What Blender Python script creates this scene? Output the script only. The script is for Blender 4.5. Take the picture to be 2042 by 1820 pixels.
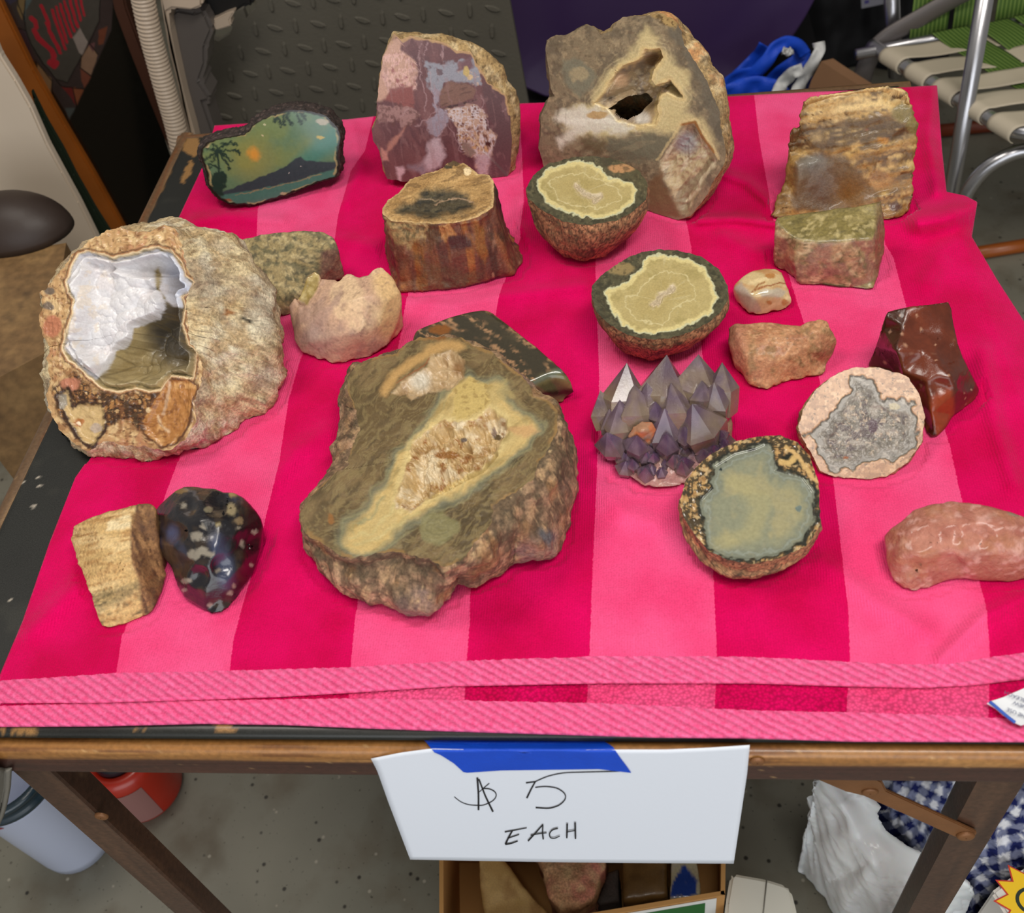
import bpy, bmesh, math, random
import numpy as np
from mathutils import Vector, Matrix
from mathutils.geometry import delaunay_2d_cdt
for o in list(bpy.data.objects): bpy.data.objects.remove(o)
SC = bpy.context.scene
COL = SC.collection
# ------------------------------------------------------------------ camera, world, lights
F = 2065.1
CP = np.array([.132264, -.739309, 1.371748])
def _rz(t): return np.array([[math.cos(t), -math.sin(t), 0], [math.sin(t), math.cos(t), 0], [0, 0, 1]])
def _rx(t): return np.array([[1, 0, 0], [0, math.cos(t), -math.sin(t)], [0, math.sin(t), math.cos(t)]])
RC = _rz(.200494) @ _rx(.722912) @ _rz(-.181339)
cam = bpy.data.cameras.new('camera'); camo = bpy.data.objects.new('camera', cam); COL.objects.link(camo)
M4 = Matrix([list(RC[i]) + [CP[i]] for i in range(3)] + [[0, 0, 0, 1]]); camo.matrix_world = M4
cam.sensor_width = 36; cam.sensor_fit = 'HORIZONTAL'; cam.lens = 36 * F / 2042; cam.clip_start = .02
cam.dof.use_dof = True; cam.dof.focus_distance = .93; cam.dof.aperture_fstop = 9
SC.camera = camo
w = bpy.data.worlds.new('world'); SC.world = w; w.use_nodes = True
w.node_tree.nodes['Background'].inputs[0].default_value = (.95, .9, .84, 1)
w.node_tree.nodes['Background'].inputs[1].default_value = .22
def area(name, loc, size, sizey, power, col, target):
    l = bpy.data.lights.new(name, 'AREA'); l.shape = 'RECTANGLE'; l.size = size; l.size_y = sizey; l.energy = power; l.color = col
    o = bpy.data.objects.new(name, l); COL.objects.link(o); o.location = loc
    o.rotation_euler = (Vector(target) - Vector(loc)).to_track_quat('-Z', 'Y').to_euler(); return o
area('ceiling_tube_light', (.55, -.75, 2.5), 1.25, .3, 25, (1, .95, .88), (.1, -.1, .7))
area('ceiling_lamp', (-.75, .1, 2.5), .5, .5, 11, (1, .93, .84), (-.1, 0, .7))
area('garage_door_daylight', (.3, -2.7, 1.25), 3.0, 1.9, 36, (.93, .96, 1), (0, -.2, .7))
SC.view_settings.view_transform = 'Standard'; SC.view_settings.look = 'None'
SC.view_settings.gamma = 1; SC.view_settings.exposure = 0; SC.view_settings.use_curve_mapping = False
# ------------------------------------------------------------------ projection helpers
TT = .72          # table top height
Z0 = .7285        # towel surface
def ray(x, y):
    d = RC @ np.array([(x - 1021) / F, -(y - 910) / F, -1.]); return d
def U(x, y, z):
    d = ray(x, y); return CP + d * (z - CP[2]) / d[2]
def UY(x, y, Y):
    d = ray(x, y); return CP + d * (Y - CP[1]) / d[1]
def UP(x, y, pl):
    d = ray(x, y); p0, n = pl; return CP + d * (np.dot(p0 - CP, n) / np.dot(d, n))
def UPs(px, pl):
    px = np.atleast_2d(px); D = np.stack([(px[:, 0] - 1021) / F, -(px[:, 1] - 910) / F, -np.ones(len(px))], 1) @ RC.T
    p0, n = pl; return CP + D * (np.dot(p0 - CP, n) / (D @ n))[:, None]
def Us(px, z):
    px = np.atleast_2d(px); D = np.stack([(px[:, 0] - 1021) / F, -(px[:, 1] - 910) / F, -np.ones(len(px))], 1) @ RC.T
    return CP + D * ((z - CP[2]) / D[:, 2])[:, None]
def pj(P):
    q = (np.atleast_2d(P) - CP) @ RC
    return np.stack([1021 + F * q[:, 0] / -q[:, 2], 910 - F * q[:, 1] / -q[:, 2]], 1)
def tilt(bx, by, t, yaw=0, z=None):
    t = math.radians(t); a = math.radians(yaw)
    return (U(bx, by, Z0 if z is None else z), np.array([math.sin(a) * math.sin(t), -math.cos(a) * math.sin(t), math.cos(t)]))
def plane3(a, b, c):
    A, B, C = [U(p[0], p[1], Z0 + p[2] / 1000) for p in (a, b, c)]
    n = np.cross(B - A, C - A); n /= np.linalg.norm(n)
    if n[2] < 0: n = -n
    return (A, n)
# ------------------------------------------------------------------ noise
def _h(i, j, k, s):
    h = (i * 374761393 + j * 668265263 + k * 2147483647 + s * 974711) & 0xffffffff
    h = ((h ^ (h >> 13)) * 1274126177) & 0xffffffff
    h = ((h ^ (h >> 16)) * 2246822519) & 0xffffffff
    return ((h ^ (h >> 15)) & 0xffffff) / 16777215.
def vn(P, s=0):
    P = np.asarray(P, float)
    if P.shape[1] == 2: P = np.column_stack([P, np.zeros(len(P))])
    I = np.floor(P).astype(np.int64); f = P - I; u = f * f * f * (f * (f * 6 - 15) + 10); r = 0
    for a in (0, 1):
        for b in (0, 1):
            for c in (0, 1):
                r = r + _h(I[:, 0] + a, I[:, 1] + b, I[:, 2] + c, s) * (u[:, 0] if a else 1 - u[:, 0]) * (u[:, 1] if b else 1 - u[:, 1]) * (u[:, 2] if c else 1 - u[:, 2])
    return r * 2 - 1
def fbm(P, sc=1., o=4, s=0, g=.5, ridge=False):
    P = np.asarray(P, float) * sc; a = 1.; r = 0; t = 0
    for k in range(o):
        n = vn(P + 17.3 * k, s + k)
        if ridge: n = 1 - 2 * np.abs(n)
        r = r + a * n; t += a; a *= g; P = P * 2.03
    return r / t
def worley(P, sc=1., s=0):
    P = np.asarray(P, float) * sc
    if P.shape[1] == 2: P = np.column_stack([P, np.zeros(len(P))])
    I = np.floor(P).astype(np.int64); f1 = np.full(len(P), 9.); f2 = f1.copy(); idv = np.zeros(len(P))
    for a in (-1, 0, 1):
        for b in (-1, 0, 1):
            for c in (-1, 0, 1):
                J = I + [a, b, c]
                q = J + np.stack([_h(J[:, 0], J[:, 1], J[:, 2], s + m) for m in (11, 12, 13)], 1)
                d = np.linalg.norm(P - q, axis=1); hv = _h(J[:, 0], J[:, 1], J[:, 2], s + 14)
                m = d < f1; f2 = np.where(m, f1, np.minimum(f2, d)); idv = np.where(m, hv, idv); f1 = np.where(m, d, f1)
    return f1, f2, idv
def ss(a, b, x):
    t = np.clip((x - a) / (b - a), 0, 1); return t * t * (3 - 2 * t)
def sdp(px, poly):      # signed distance, negative inside
    poly = np.asarray(poly, float); n = len(poly); d = np.full(len(px), 1e9); ins = np.zeros(len(px), bool)
    for i in range(n):
        a = poly[i]; b = poly[(i + 1) % n]; e = b - a; w_ = px - a
        t = np.clip((w_ @ e) / max(e @ e, 1e-9), 0, 1); d = np.minimum(d, np.sum((w_ - t[:, None] * e) ** 2, 1))
        c1 = (a[1] > px[:, 1]) != (b[1] > px[:, 1])
        if abs(e[1]) > 1e-9: ins ^= c1 & (px[:, 0] < e[0] * (px[:, 1] - a[1]) / e[1] + a[0])
    d = np.sqrt(d); return np.where(ins, -d, d)
def sdl(px, pts):
    pts = np.asarray(pts, float); d = np.full(len(px), 1e9)
    for i in range(len(pts) - 1):
        a = pts[i]; e = pts[i + 1] - a; w_ = px - a
        t = np.clip((w_ @ e) / max(e @ e, 1e-9), 0, 1); d = np.minimum(d, np.sum((w_ - t[:, None] * e) ** 2, 1))
    return np.sqrt(d)
def L(*c):
    c = np.array(c, float) / 255; return np.where(c <= .04045, c / 12.92, ((c + .055) / 1.055) ** 2.4)
class Paint:
    def __init__(s, P, px, base): s.P = P; s.px = px; s.c = np.tile(L(*base), (len(P), 1)); s.b = None
    def mix(s, col, m):
        m = np.clip(m, 0, 1)[:, None]; s.c = s.c * (1 - m) + L(*col) * m; return s
    def wp(s, w, ws, seed):
        if not w: return s.px
        return s.px + w * np.stack([fbm(s.px, 1 / ws, 3, seed), fbm(s.px, 1 / ws, 3, seed + 7)], 1)
    def poly(s, pts, col, fe=2, w=4, ws=14, seed=3, a=1):
        return s.mix(col, a * ss(fe, -fe, sdp(s.wp(w, ws, seed), pts)))
    def line(s, pts, col, wd=2, fe=1.5, w=3, ws=14, seed=5, a=1):
        return s.mix(col, a * ss(wd + fe, wd - fe, sdl(s.wp(w, ws, seed), pts)))
    def noise(s, col, sc, lo, hi, a=1, seed=1, o=4, ridge=False, st=None, g=.5, m=1):   # sc per metre, world space
        P = s.P if st is None else s.P @ np.asarray(st, float)
        return s.mix(col, a * m * ss(lo, hi, fbm(P, sc, o, seed, g, ridge)))
    def pn(s, col, size, lo, hi, a=1, seed=1, o=4, ridge=False, rot=0, ax=1, m=1, w=0, ws=40):   # pixel-size noise on the face, stretched
        c, q = math.cos(math.radians(rot)), math.sin(math.radians(rot)); X = s.wp(w, ws, seed + 3); X = np.stack([(X[:, 0] * c + X[:, 1] * q) / ax, -X[:, 0] * q + X[:, 1] * c], 1)
        return s.mix(col, a * m * ss(lo, hi, fbm(X, 1 / size, o, seed, .55, ridge)))
    def spots(s, lst, seed=9):      # (x,y,rx,ry,col)
        X = s.wp(3, 8, seed)
        for (x, y, rx, ry, col) in lst:
            d = np.hypot((X[:, 0] - x) / rx, (X[:, 1] - y) / ry); s.mix(col, ss(1.15, .8, d))
        return s
    def bands(s, d, per, col, a=.5, w=0, seed=2):
        x = d + w * fbm(s.px, 1 / 20, 3, seed); return s.mix(col, a * ss(.1, .9, np.sin(x * 2 * math.pi / per)))
# ------------------------------------------------------------------ mesh building
def obj(name, V, Fc, mat, parent=None, colr=None, smooth=True, attrs=None):
    me = bpy.data.meshes.new(name); V = np.asarray(V, float)
    if parent is not None and parent.type == 'EMPTY': off = np.array(parent.location)
    else: off = V.mean(0) if parent is None else None
    if parent is None: off[2] = V[:, 2].min()
    elif off is None: off = np.array(parent.matrix_world.translation) if False else np.array(parent['_o'])
    me.from_pydata([tuple(v) for v in (V - off)], [], [tuple(f) for f in Fc])
    if smooth: me.polygons.foreach_set('use_smooth', [True] * len(me.polygons))
    if colr is not None:
        at = me.color_attributes.new('Col', 'FLOAT_COLOR', 'POINT')
        at.data.foreach_set('color', np.column_stack([colr, np.ones(len(colr))]).astype(np.float32).ravel())
    for k, v in (attrs or {}).items():
        at = me.attributes.new(k, 'FLOAT', 'POINT'); at.data.foreach_set('value', np.asarray(v, np.float32))
    me.materials.append(mat); me.update()
    o = bpy.data.objects.new(name, me); COL.objects.link(o)
    if parent is None: o.location = off; o['_o'] = [float(a) for a in off]
    else:
        o.parent = parent; o['_o'] = [float(a) for a in off]
    return o
def tag(o, label=None, cat=None, group=None, kind=None):
    if label: o['label'] = label
    if cat: o['category'] = cat
    if group: o['group'] = group
    if kind: o['kind'] = kind
    return o
def thing(name, loc, label, cat, group=None):
    o = bpy.data.objects.new(name, None); COL.objects.link(o); o.location = Vector([float(a) for a in loc]); o.empty_display_size = .02
    o['_o'] = [float(a) for a in loc]; return tag(o, label, cat, group)
def grid_faces(R, Cn, wrap=False, off=0):
    f = []
    for i in range(R - 1):
        for j in range(Cn if wrap else Cn - 1):
            k = (j + 1) % Cn; f.append((off + i * Cn + j, off + i * Cn + k, off + (i + 1) * Cn + k, off + (i + 1) * Cn + j))
    return f
def vnormals(V, Fc):
    V = np.asarray(V); T = []
    for f in Fc:
        T.append((f[0], f[1], f[2]))
        if len(f) == 4: T.append((f[0], f[2], f[3]))
    T = np.array(T); n = np.cross(V[T[:, 1]] - V[T[:, 0]], V[T[:, 2]] - V[T[:, 0]]); N = np.zeros_like(V)
    for k in range(3): np.add.at(N, T[:, k], n)
    return N / np.maximum(np.linalg.norm(N, axis=1), 1e-12)[:, None]
# ------------------------------------------------------------------ materials
def newmat(name):
    m = bpy.data.materials.new(name); m.use_nodes = True; nt = m.node_tree; return m, nt, nt.nodes['Principled BSDF']
def pmat(name, col, rough=.6, metal=0, bump=0, bs=60, var=0, coat=0, vs=8, trans=0, alpha=None, sheen=0):
    m, nt, b = newmat(name); c = L(*col)
    b.inputs['Base Color'].default_value = (*c, 1); b.inputs['Roughness'].default_value = rough; b.inputs['Metallic'].default_value = metal
    b.inputs['Coat Weight'].default_value = coat; b.inputs['Coat Roughness'].default_value = .15
    if sheen: b.inputs['Sheen Weight'].default_value = sheen
    if trans: b.inputs['Transmission Weight'].default_value = trans
    if alpha is not None: b.inputs['Alpha'].default_value = alpha
    tc = nt.nodes.new('ShaderNodeTexCoord')
    if var:
        n = nt.nodes.new('ShaderNodeTexNoise'); n.inputs['Scale'].default_value = vs; n.inputs['Detail'].default_value = 6; nt.links.new(tc.outputs['Object'], n.inputs[0])
        mx = nt.nodes.new('ShaderNodeMix'); mx.data_type = 'RGBA'; mx.inputs[6].default_value = (*(c * (1 - var)), 1); mx.inputs[7].default_value = (*np.minimum(c * (1 + var), 1), 1)
        nt.links.new(n.outputs[0], mx.inputs[0]); nt.links.new(mx.outputs[2], b.inputs['Base Color'])
    if bump:
        n = nt.nodes.new('ShaderNodeTexNoise'); n.inputs['Scale'].default_value = bs; n.inputs['Detail'].default_value = 5; nt.links.new(tc.outputs['Object'], n.inputs[0])
        bp = nt.nodes.new('ShaderNodeBump'); bp.inputs['Strength'].default_value = bump; bp.inputs['Distance'].default_value = .002
        nt.links.new(n.outputs[0], bp.inputs['Height']); nt.links.new(bp.outputs[0], b.inputs['Normal'])
    return m
def cmat(name, rough=.6, bump=.4, bs=350, fine=.18, fs=500, coat=0, spec=.5, bdist=.001, sss=0, sssr=(.01, .01, .01), rv=.12):
    """stone: vertex colour broken up by fine procedural grain, relief from two noises"""
    m, nt, b = newmat(name); N = nt.nodes.new; lk = nt.links.new
    at = N('ShaderNodeAttribute'); at.attribute_name = 'Col'; tc = N('ShaderNodeTexCoord')
    n = N('ShaderNodeTexNoise'); n.inputs['Scale'].default_value = fs; n.inputs['Detail'].default_value = 4; lk(tc.outputs['Object'], n.inputs[0])
    mr = N('ShaderNodeMapRange'); mr.inputs[1].default_value = .3; mr.inputs[2].default_value = .7; mr.inputs[3].default_value = 1 - fine * 1.3; mr.inputs[4].default_value = 1 + fine; lk(n.outputs[0], mr.inputs[0])
    vm = N('ShaderNodeVectorMath'); vm.operation = 'SCALE'; lk(at.outputs['Color'], vm.inputs[0]); lk(mr.outputs[0], vm.inputs['Scale']); lk(vm.outputs[0], b.inputs['Base Color'])
    n2 = N('ShaderNodeTexNoise'); n2.inputs['Scale'].default_value = bs; n2.inputs['Detail'].default_value = 6; n2.inputs['Roughness'].default_value = .65; lk(tc.outputs['Object'], n2.inputs[0])
    bp = N('ShaderNodeBump'); bp.inputs['Strength'].default_value = bump; bp.inputs['Distance'].default_value = bdist; lk(n2.outputs[0], bp.inputs['Height']); lk(bp.outputs[0], b.inputs['Normal'])
    m3 = N('ShaderNodeMapRange'); m3.inputs[3].default_value = rough - rv; m3.inputs[4].default_value = rough + rv; lk(n2.outputs[0], m3.inputs[0]); lk(m3.outputs[0], b.inputs['Roughness'])
    b.inputs['Coat Weight'].default_value = coat; b.inputs['Coat Roughness'].default_value = .12; b.inputs['Specular IOR Level'].default_value = spec
    if sss:
        b.inputs['Subsurface Weight'].default_value = sss; b.inputs['Subsurface Radius'].default_value = sssr; b.inputs['Subsurface Scale'].default_value = 1
    return m
M_RIND = cmat('rough_rind', .78, .8, 260, .3, 420, bdist=.002)
M_ROUGH = cmat('rough_stone', .7, .6, 300, .22, 500, bdist=.0015)
M_CUT = cmat('sawn_stone', .42, .15, 700, .1, 600, coat=.15)
M_POL = cmat('polished_stone', .2, .04, 500, .08, 400, coat=.6)
M_GLASSY = cmat('glassy_stone', .22, .35, 120, .08, 300, coat=.4, bdist=.002)
# ------------------------------------------------------------------ stones
def starring(poly, c, N):
    poly = np.asarray(poly, float); c = np.asarray(c, float); out = np.zeros((N, 2)); E = np.roll(poly, -1, 0) - poly
    for k in range(N):
        a = 2 * math.pi * k / N; d = np.array([math.cos(a), math.sin(a)])
        den = d[0] * E[:, 1] - d[1] * E[:, 0]; den = np.where(np.abs(den) < 1e-9, 1e-9, den); w_ = poly - c
        t = (w_[:, 0] * E[:, 1] - w_[:, 1] * E[:, 0]) / den; u = (w_[:, 0] * d[1] - w_[:, 1] * d[0]) / den
        ok = (t > 0) & (u >= -1e-6) & (u <= 1 + 1e-6); out[k] = c + d * (t[ok].max() if ok.any() else 1)
    return out
def loft(name, label, c, face, pl, rings, fp, rp, N=360, S=90, seed=1, wob=1.2, amp=.0015, asc=90, mats=None, relief=None, hole=None, steps=9, ridge=False, smoothr=True, group=None, clampz=True, names=('cut_face', 'rind'), cat='rock', knob=None):
    """a stone sawn open: the flat face (own mesh, may be hollowed) and the rough body lofted behind it"""
    n = pl[1]; r0 = starring(face, c, N); r0 = r0 + wob * np.stack([fbm(r0, 1 / 9, 3, seed), fbm(r0, 1 / 9, 3, seed + 5)], 1) * 1.6
    R0 = UPs(r0, pl); cen = R0.mean(0); RR = [R0]
    for r in rings:
        if r[0] == 'off':
            q = cen + (R0 - cen) * r[2] - n * r[1]
            if len(r) > 3: q = q + np.array(r[3])
        elif r[0] == 'px': q = UPs(starring(r[1], r[3] if len(r) > 3 else np.mean(r[1], 0), N), (pl[0] - n * r[2], n))
        else: q = Us(starring(r[1], r[3] if len(r) > 3 else np.mean(r[1], 0), N), np.full(N, r[2]))
        RR.append(q)
    RR = [q for q in RR]; lc = RR[-1].mean(0); RR.append(lc + (RR[-1] - lc) * .5); RR.append(lc + (RR[-1] - lc) * .05)
    K = len(RR); rows = []; wt = []
    for k in range(K - 1):
        p0 = RR[max(k - 1, 0)]; p1 = RR[k]; p2 = RR[k + 1]; p3 = RR[min(k + 2, K - 1)]
        m = steps if k < K - 3 else 5
        for i in range(m):
            t = i / m
            if smoothr and k < K - 3: q = .5 * ((2 * p1) + (-p0 + p2) * t + (2 * p0 - 5 * p1 + 4 * p2 - p3) * t * t + (-p0 + 3 * p1 - 3 * p2 + p3) * t ** 3)
            else: q = p1 * (1 - t) + p2 * t
            rows.append(q); wt.append(min(1, (k + t) * 2.2) if k < 1 else 1)
    rows.append(RR[-1]); wt.append(1)
    V = np.vstack(rows); W = np.repeat(wt, N); Fr = grid_faces(len(rows), N, True)
    nn = vnormals(V, Fr); ctr = V.mean(0)
    if np.sum(nn * (V - ctr)) < 0: Fr = [f[::-1] for f in Fr]; nn = -nn
    dsp = fbm(V, asc, 5, seed + 20, .55, ridge) + .5 * fbm(V, asc * .3, 2, seed + 30)
    if knob: dsp = dsp + (knob[0] * fbm(V, knob[1], 3, seed + 40) + knob[2] * fbm(V, knob[3], 3, seed + 44, .5, True)) / amp
    V = V + nn * (amp * dsp * W)[:, None]
    if clampz: V[:, 2] = np.maximum(V[:, 2], Z0 - .0008)
    base = V[V[:, 2] < V[:, 2].min() + .004].mean(0); base[2] = V[:, 2].min()
    root = thing(name, base, label, cat, group); mats = mats or (M_CUT, M_RIND)
    P = Paint(V, pj(V), (128, 120, 100)); P.N = nn; P.w = W; rp(P); obj(names[1], V, Fr, mats[1], root, P.c)
    # the sawn face
    cc = UP(c[0], c[1], pl); s = np.linspace(1, 0, S + 1)[:-1]; rim = V[:N]
    Vf = np.vstack([cc + (rim - cc) * q for q in s] + [cc[None]]); sf = np.concatenate([np.repeat(s, N), [0]])
    Ff = [f[::-1] for f in grid_faces(S, N, True)]
    li = S * N; Ff += [((S - 1) * N + j, li, (S - 1) * N + (j + 1) % N) for j in range(N)]
    px0 = pj(Vf); edge = 1 - sf; keep = ss(0, .03, edge)
    if relief is not None: Vf = Vf + n * (relief(px0, Vf) * keep)[:, None]
    if hole is not None:
        inside = sdp(px0 + 2.5 * np.stack([fbm(px0, .1, 2, 4), fbm(px0, .1, 2, 8)], 1), hole) < 0; Ff = [f for f in Ff if not all(inside[i] for i in f)]
    fn = vnormals(Vf, Ff)
    if np.sum(fn @ n) < 0: Ff = [f[::-1] for f in Ff]
    P = Paint(Vf, pj(Vf), (128, 120, 100)); P.px0 = px0; P.s = sf; P.px = px0 if relief is None else P.px; fp(P); obj(names[0], Vf, Ff, mats[0], root, P.c)
    return root
def rock(name, label, loop, inner, paint, tl=.0022, smooth=2, amp=.0012, asc=110, mat=None, seed=1, shrink=.92, ridge=False, dents=(), group=None, cat='rock', bz=None, parent=None, extra=None, asub=None):
    """a broken stone: outline and ridge points with heights (mm above the cloth) -> faceted solid -> fine relief"""
    loop3 = [U(p[0], p[1], Z0 + p[2] / 1000) for p in loop]; in3 = [U(p[0], p[1], Z0 + p[2] / 1000) for p in inner]
    n = len(loop); pts = [Vector((p[0], -p[1])) for p in list(loop) + list(inner)]
    vo, eo, fo, ov, oe, of_ = delaunay_2d_cdt(pts, [(i, (i + 1) % n) for i in range(n)], [], 2, 1e-4)
    if len(vo) != len(pts): print('CDT count', name, len(vo), len(pts))
    mp = [ov[i][0] if ov[i] else 0 for i in range(len(vo))]; A = loop3 + in3
    V = [np.array(A[mp[i]]) for i in range(len(vo))]; Fc = [tuple(f) for f in fo]
    inv = {mp[i]: i for i in range(len(vo))}; cen = np.mean(loop3, 0); bz = (Z0 - .0008) if bz is None else bz
    b0 = len(V)
    for i in range(n):
        p = loop3[i]; V.append(np.array([cen[0] + (p[0] - cen[0]) * shrink, cen[1] + (p[1] - cen[1]) * shrink, bz]))
    V.append(np.array([cen[0], cen[1], bz])); cb = len(V) - 1
    for i in range(n):
        j = (i + 1) % n; a, b = inv[i], inv[j]; Fc += [(a, b, b0 + j), (a, b0 + j, b0 + i), (b0 + i, b0 + j, cb)]
    bm = bmesh.new(); vs = [bm.verts.new(v) for v in V]
    for f in Fc:
        try: bm.faces.new([vs[i] for i in f])
        except ValueError: pass
    bmesh.ops.recalc_face_normals(bm, faces=bm.faces)
    for it in range(9):
        lim = tl * 1.5; es = [e for e in bm.edges if e.calc_length() > lim and not all(v.co.z < bz + .001 for v in e.verts)]
        if not es: break
        bmesh.ops.subdivide_edges(bm, edges=es, cuts=1); bmesh.ops.triangulate(bm, faces=[f for f in bm.faces if len(f.verts) > 3])
    bm.verts.ensure_lookup_table(); bm.verts.index_update()
    V = np.array([v.co[:] for v in bm.verts]); Fc = [tuple(v.index for v in f.verts) for f in bm.faces]; E = np.array([(e.verts[0].index, e.verts[1].index) for e in bm.edges]); bm.free()
    deg = np.zeros(len(V)); np.add.at(deg, E[:, 0], 1); np.add.at(deg, E[:, 1], 1)
    for it in range(smooth):
        S_ = np.zeros_like(V); np.add.at(S_, E[:, 0], V[E[:, 1]]); np.add.at(S_, E[:, 1], V[E[:, 0]]); V = V * .4 + .6 * S_ / deg[:, None]
    nn = vnormals(V, Fc); px = pj(V)
    d = amp * (fbm(V, asc, 5, seed, .55, ridge) + .6 * fbm(V, asc * .25, 2, seed + 9))
    for (x, y, r, dep) in dents: d = d - dep / 1000 * np.clip(1 - ((px[:, 0] - x) ** 2 + (px[:, 1] - y) ** 2) / r ** 2, 0, 1) ** 1.2 * (nn[:, 2] > -.2)
    if extra is not None: d = d + extra(V, px, nn)
    V = V + nn * d[:, None]; V[:, 2] = np.maximum(V[:, 2], bz)
    P = Paint(V, pj(V), (128, 120, 100)); P.N = nn; paint(P)
    o = obj(name, V, Fc, mat or M_ROUGH, parent, P.c)
    return o if parent is not None else tag(o, label, cat, group)
# ------------------------------------------------------------------ generic solids
def boxm(name, lo, hi, mat, parent=None, bev=.002, rot=None, piv=None):
    bm = bmesh.new(); bmesh.ops.create_cube(bm, size=1)
    for v in bm.verts: v.co = Vector([lo[i] + (v.co[i] + .5) * (hi[i] - lo[i]) for i in range(3)])
    if bev: bmesh.ops.bevel(bm, geom=bm.edges[:], offset=bev, segments=2, affect='EDGES')
    V = np.array([v.co[:] for v in bm.verts]); bm.verts.index_update(); Fc = [tuple(v.index for v in f.verts) for f in bm.faces]; bm.free()
    if rot is not None:
        pv = np.array(piv if piv is not None else V.mean(0)); V = (V - pv) @ np.array(rot).T + pv
    return obj(name, V, Fc, mat, parent, smooth=False)
def frame_of(d):
    d = d / np.linalg.norm(d); a = np.array([0, 0, 1.]) if abs(d[2]) < .9 else np.array([1., 0, 0]); u = np.cross(a, d); u /= np.linalg.norm(u); return u, np.cross(d, u)
def tube(name, pts, r, mat, parent=None, n=16, rib=None, flat=1, cap=True, up=None, sub=1):
    pts = np.array(pts, float)
    if sub > 1:
        q = []
        for i in range(len(pts) - 1):
            p0, p1, p2, p3 = pts[max(i - 1, 0)], pts[i], pts[i + 1], pts[min(i + 2, len(pts) - 1)]
            for k in range(sub):
                t = k / sub; q.append(.5 * ((2 * p1) + (-p0 + p2) * t + (2 * p0 - 5 * p1 + 4 * p2 - p3) * t * t + (-p0 + 3 * p1 - 3 * p2 + p3) * t ** 3))
        q.append(pts[-1]); pts = np.array(q)
    V = []; u = None
    for i, p in enumerate(pts):
        d = pts[min(i + 1, len(pts) - 1)] - pts[max(i - 1, 0)]; d = d / np.linalg.norm(d)
        if u is None: u = frame_of(d)[0] if up is None else np.cross(up, d) / np.linalg.norm(np.cross(up, d))
        u = u - d * (u @ d); u /= np.linalg.norm(u); w_ = np.cross(d, u); rr = r if rib is None else rib(i, len(pts))
        for k in range(n):
            a = 2 * math.pi * k / n; V.append(p + rr * (math.cos(a) * u + flat * math.sin(a) * w_))
    Fc = grid_faces(len(pts), n, True)
    if cap: Fc += [tuple(range(n))[::-1], tuple(range((len(pts) - 1) * n, len(pts) * n))]
    return obj(name, V, Fc, mat, parent)
def prism(name, poly3, dvec, mat, parent=None, bev=0):
    """a plate: closed outline in space given thickness along dvec"""
    poly3 = np.array(poly3, float); dvec = np.array(dvec, float); n = len(poly3); bm = bmesh.new()
    a = [bm.verts.new(p) for p in poly3]; b = [bm.verts.new(p + dvec) for p in poly3]
    bm.faces.new(a); bm.faces.new(b[::-1])
    for i in range(n): bm.faces.new([a[i], b[i], b[(i + 1) % n], a[(i + 1) % n]])
    bmesh.ops.recalc_face_normals(bm, faces=bm.faces)
    if bev: bmesh.ops.bevel(bm, geom=bm.edges[:], offset=bev, segments=2, affect='EDGES')
    bm.verts.index_update(); V = np.array([v.co[:] for v in bm.verts]); Fc = [tuple(v.index for v in f.verts) for f in bm.faces]; bm.free()
    return obj(name, V, Fc, mat, parent, smooth=False)
def sheet(name, G, mat, parent=None, th=0, colr=None, attrs=None, smooth=True):
    """G: rows x cols x 3 grid; th>0 gives it a back side"""
    R_, C_ = G.shape[:2]; V = G.reshape(-1, 3); Fc = grid_faces(R_, C_)
    if th:
        nn = vnormals(V, Fc); n0 = len(V); V2 = V - nn * th; V = np.vstack([V, V2]); Fc = Fc + [tuple(n0 + i for i in f[::-1]) for f in Fc]
        ring = list(range(C_)) + [i * C_ + C_ - 1 for i in range(1, R_)] + [(R_ - 1) * C_ + j for j in range(C_ - 2, -1, -1)] + [i * C_ for i in range(R_ - 2, 0, -1)]
        for i in range(len(ring)):
            a, b = ring[i], ring[(i + 1) % len(ring)]; Fc.append((b, a, n0 + a, n0 + b))
        if colr is not None: colr = np.vstack([colr, colr])
        if attrs: attrs = {k: np.concatenate([v, v]) for k, v in attrs.items()}
    return obj(name, V, Fc, mat, parent, colr, smooth, attrs)
def patch(rows):      # rows: list of px polylines (same length) -> dense interpolation helper
    return np.array(rows, float)
def interp(poly, t):   # arclength sampling of a polyline
    poly = np.array(poly, float); d = np.r_[0, np.cumsum(np.linalg.norm(np.diff(poly, axis=0), axis=1))]; d /= d[-1]
    return np.stack([np.interp(t, d, poly[:, i]) for i in range(poly.shape[1])], 1)
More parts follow.
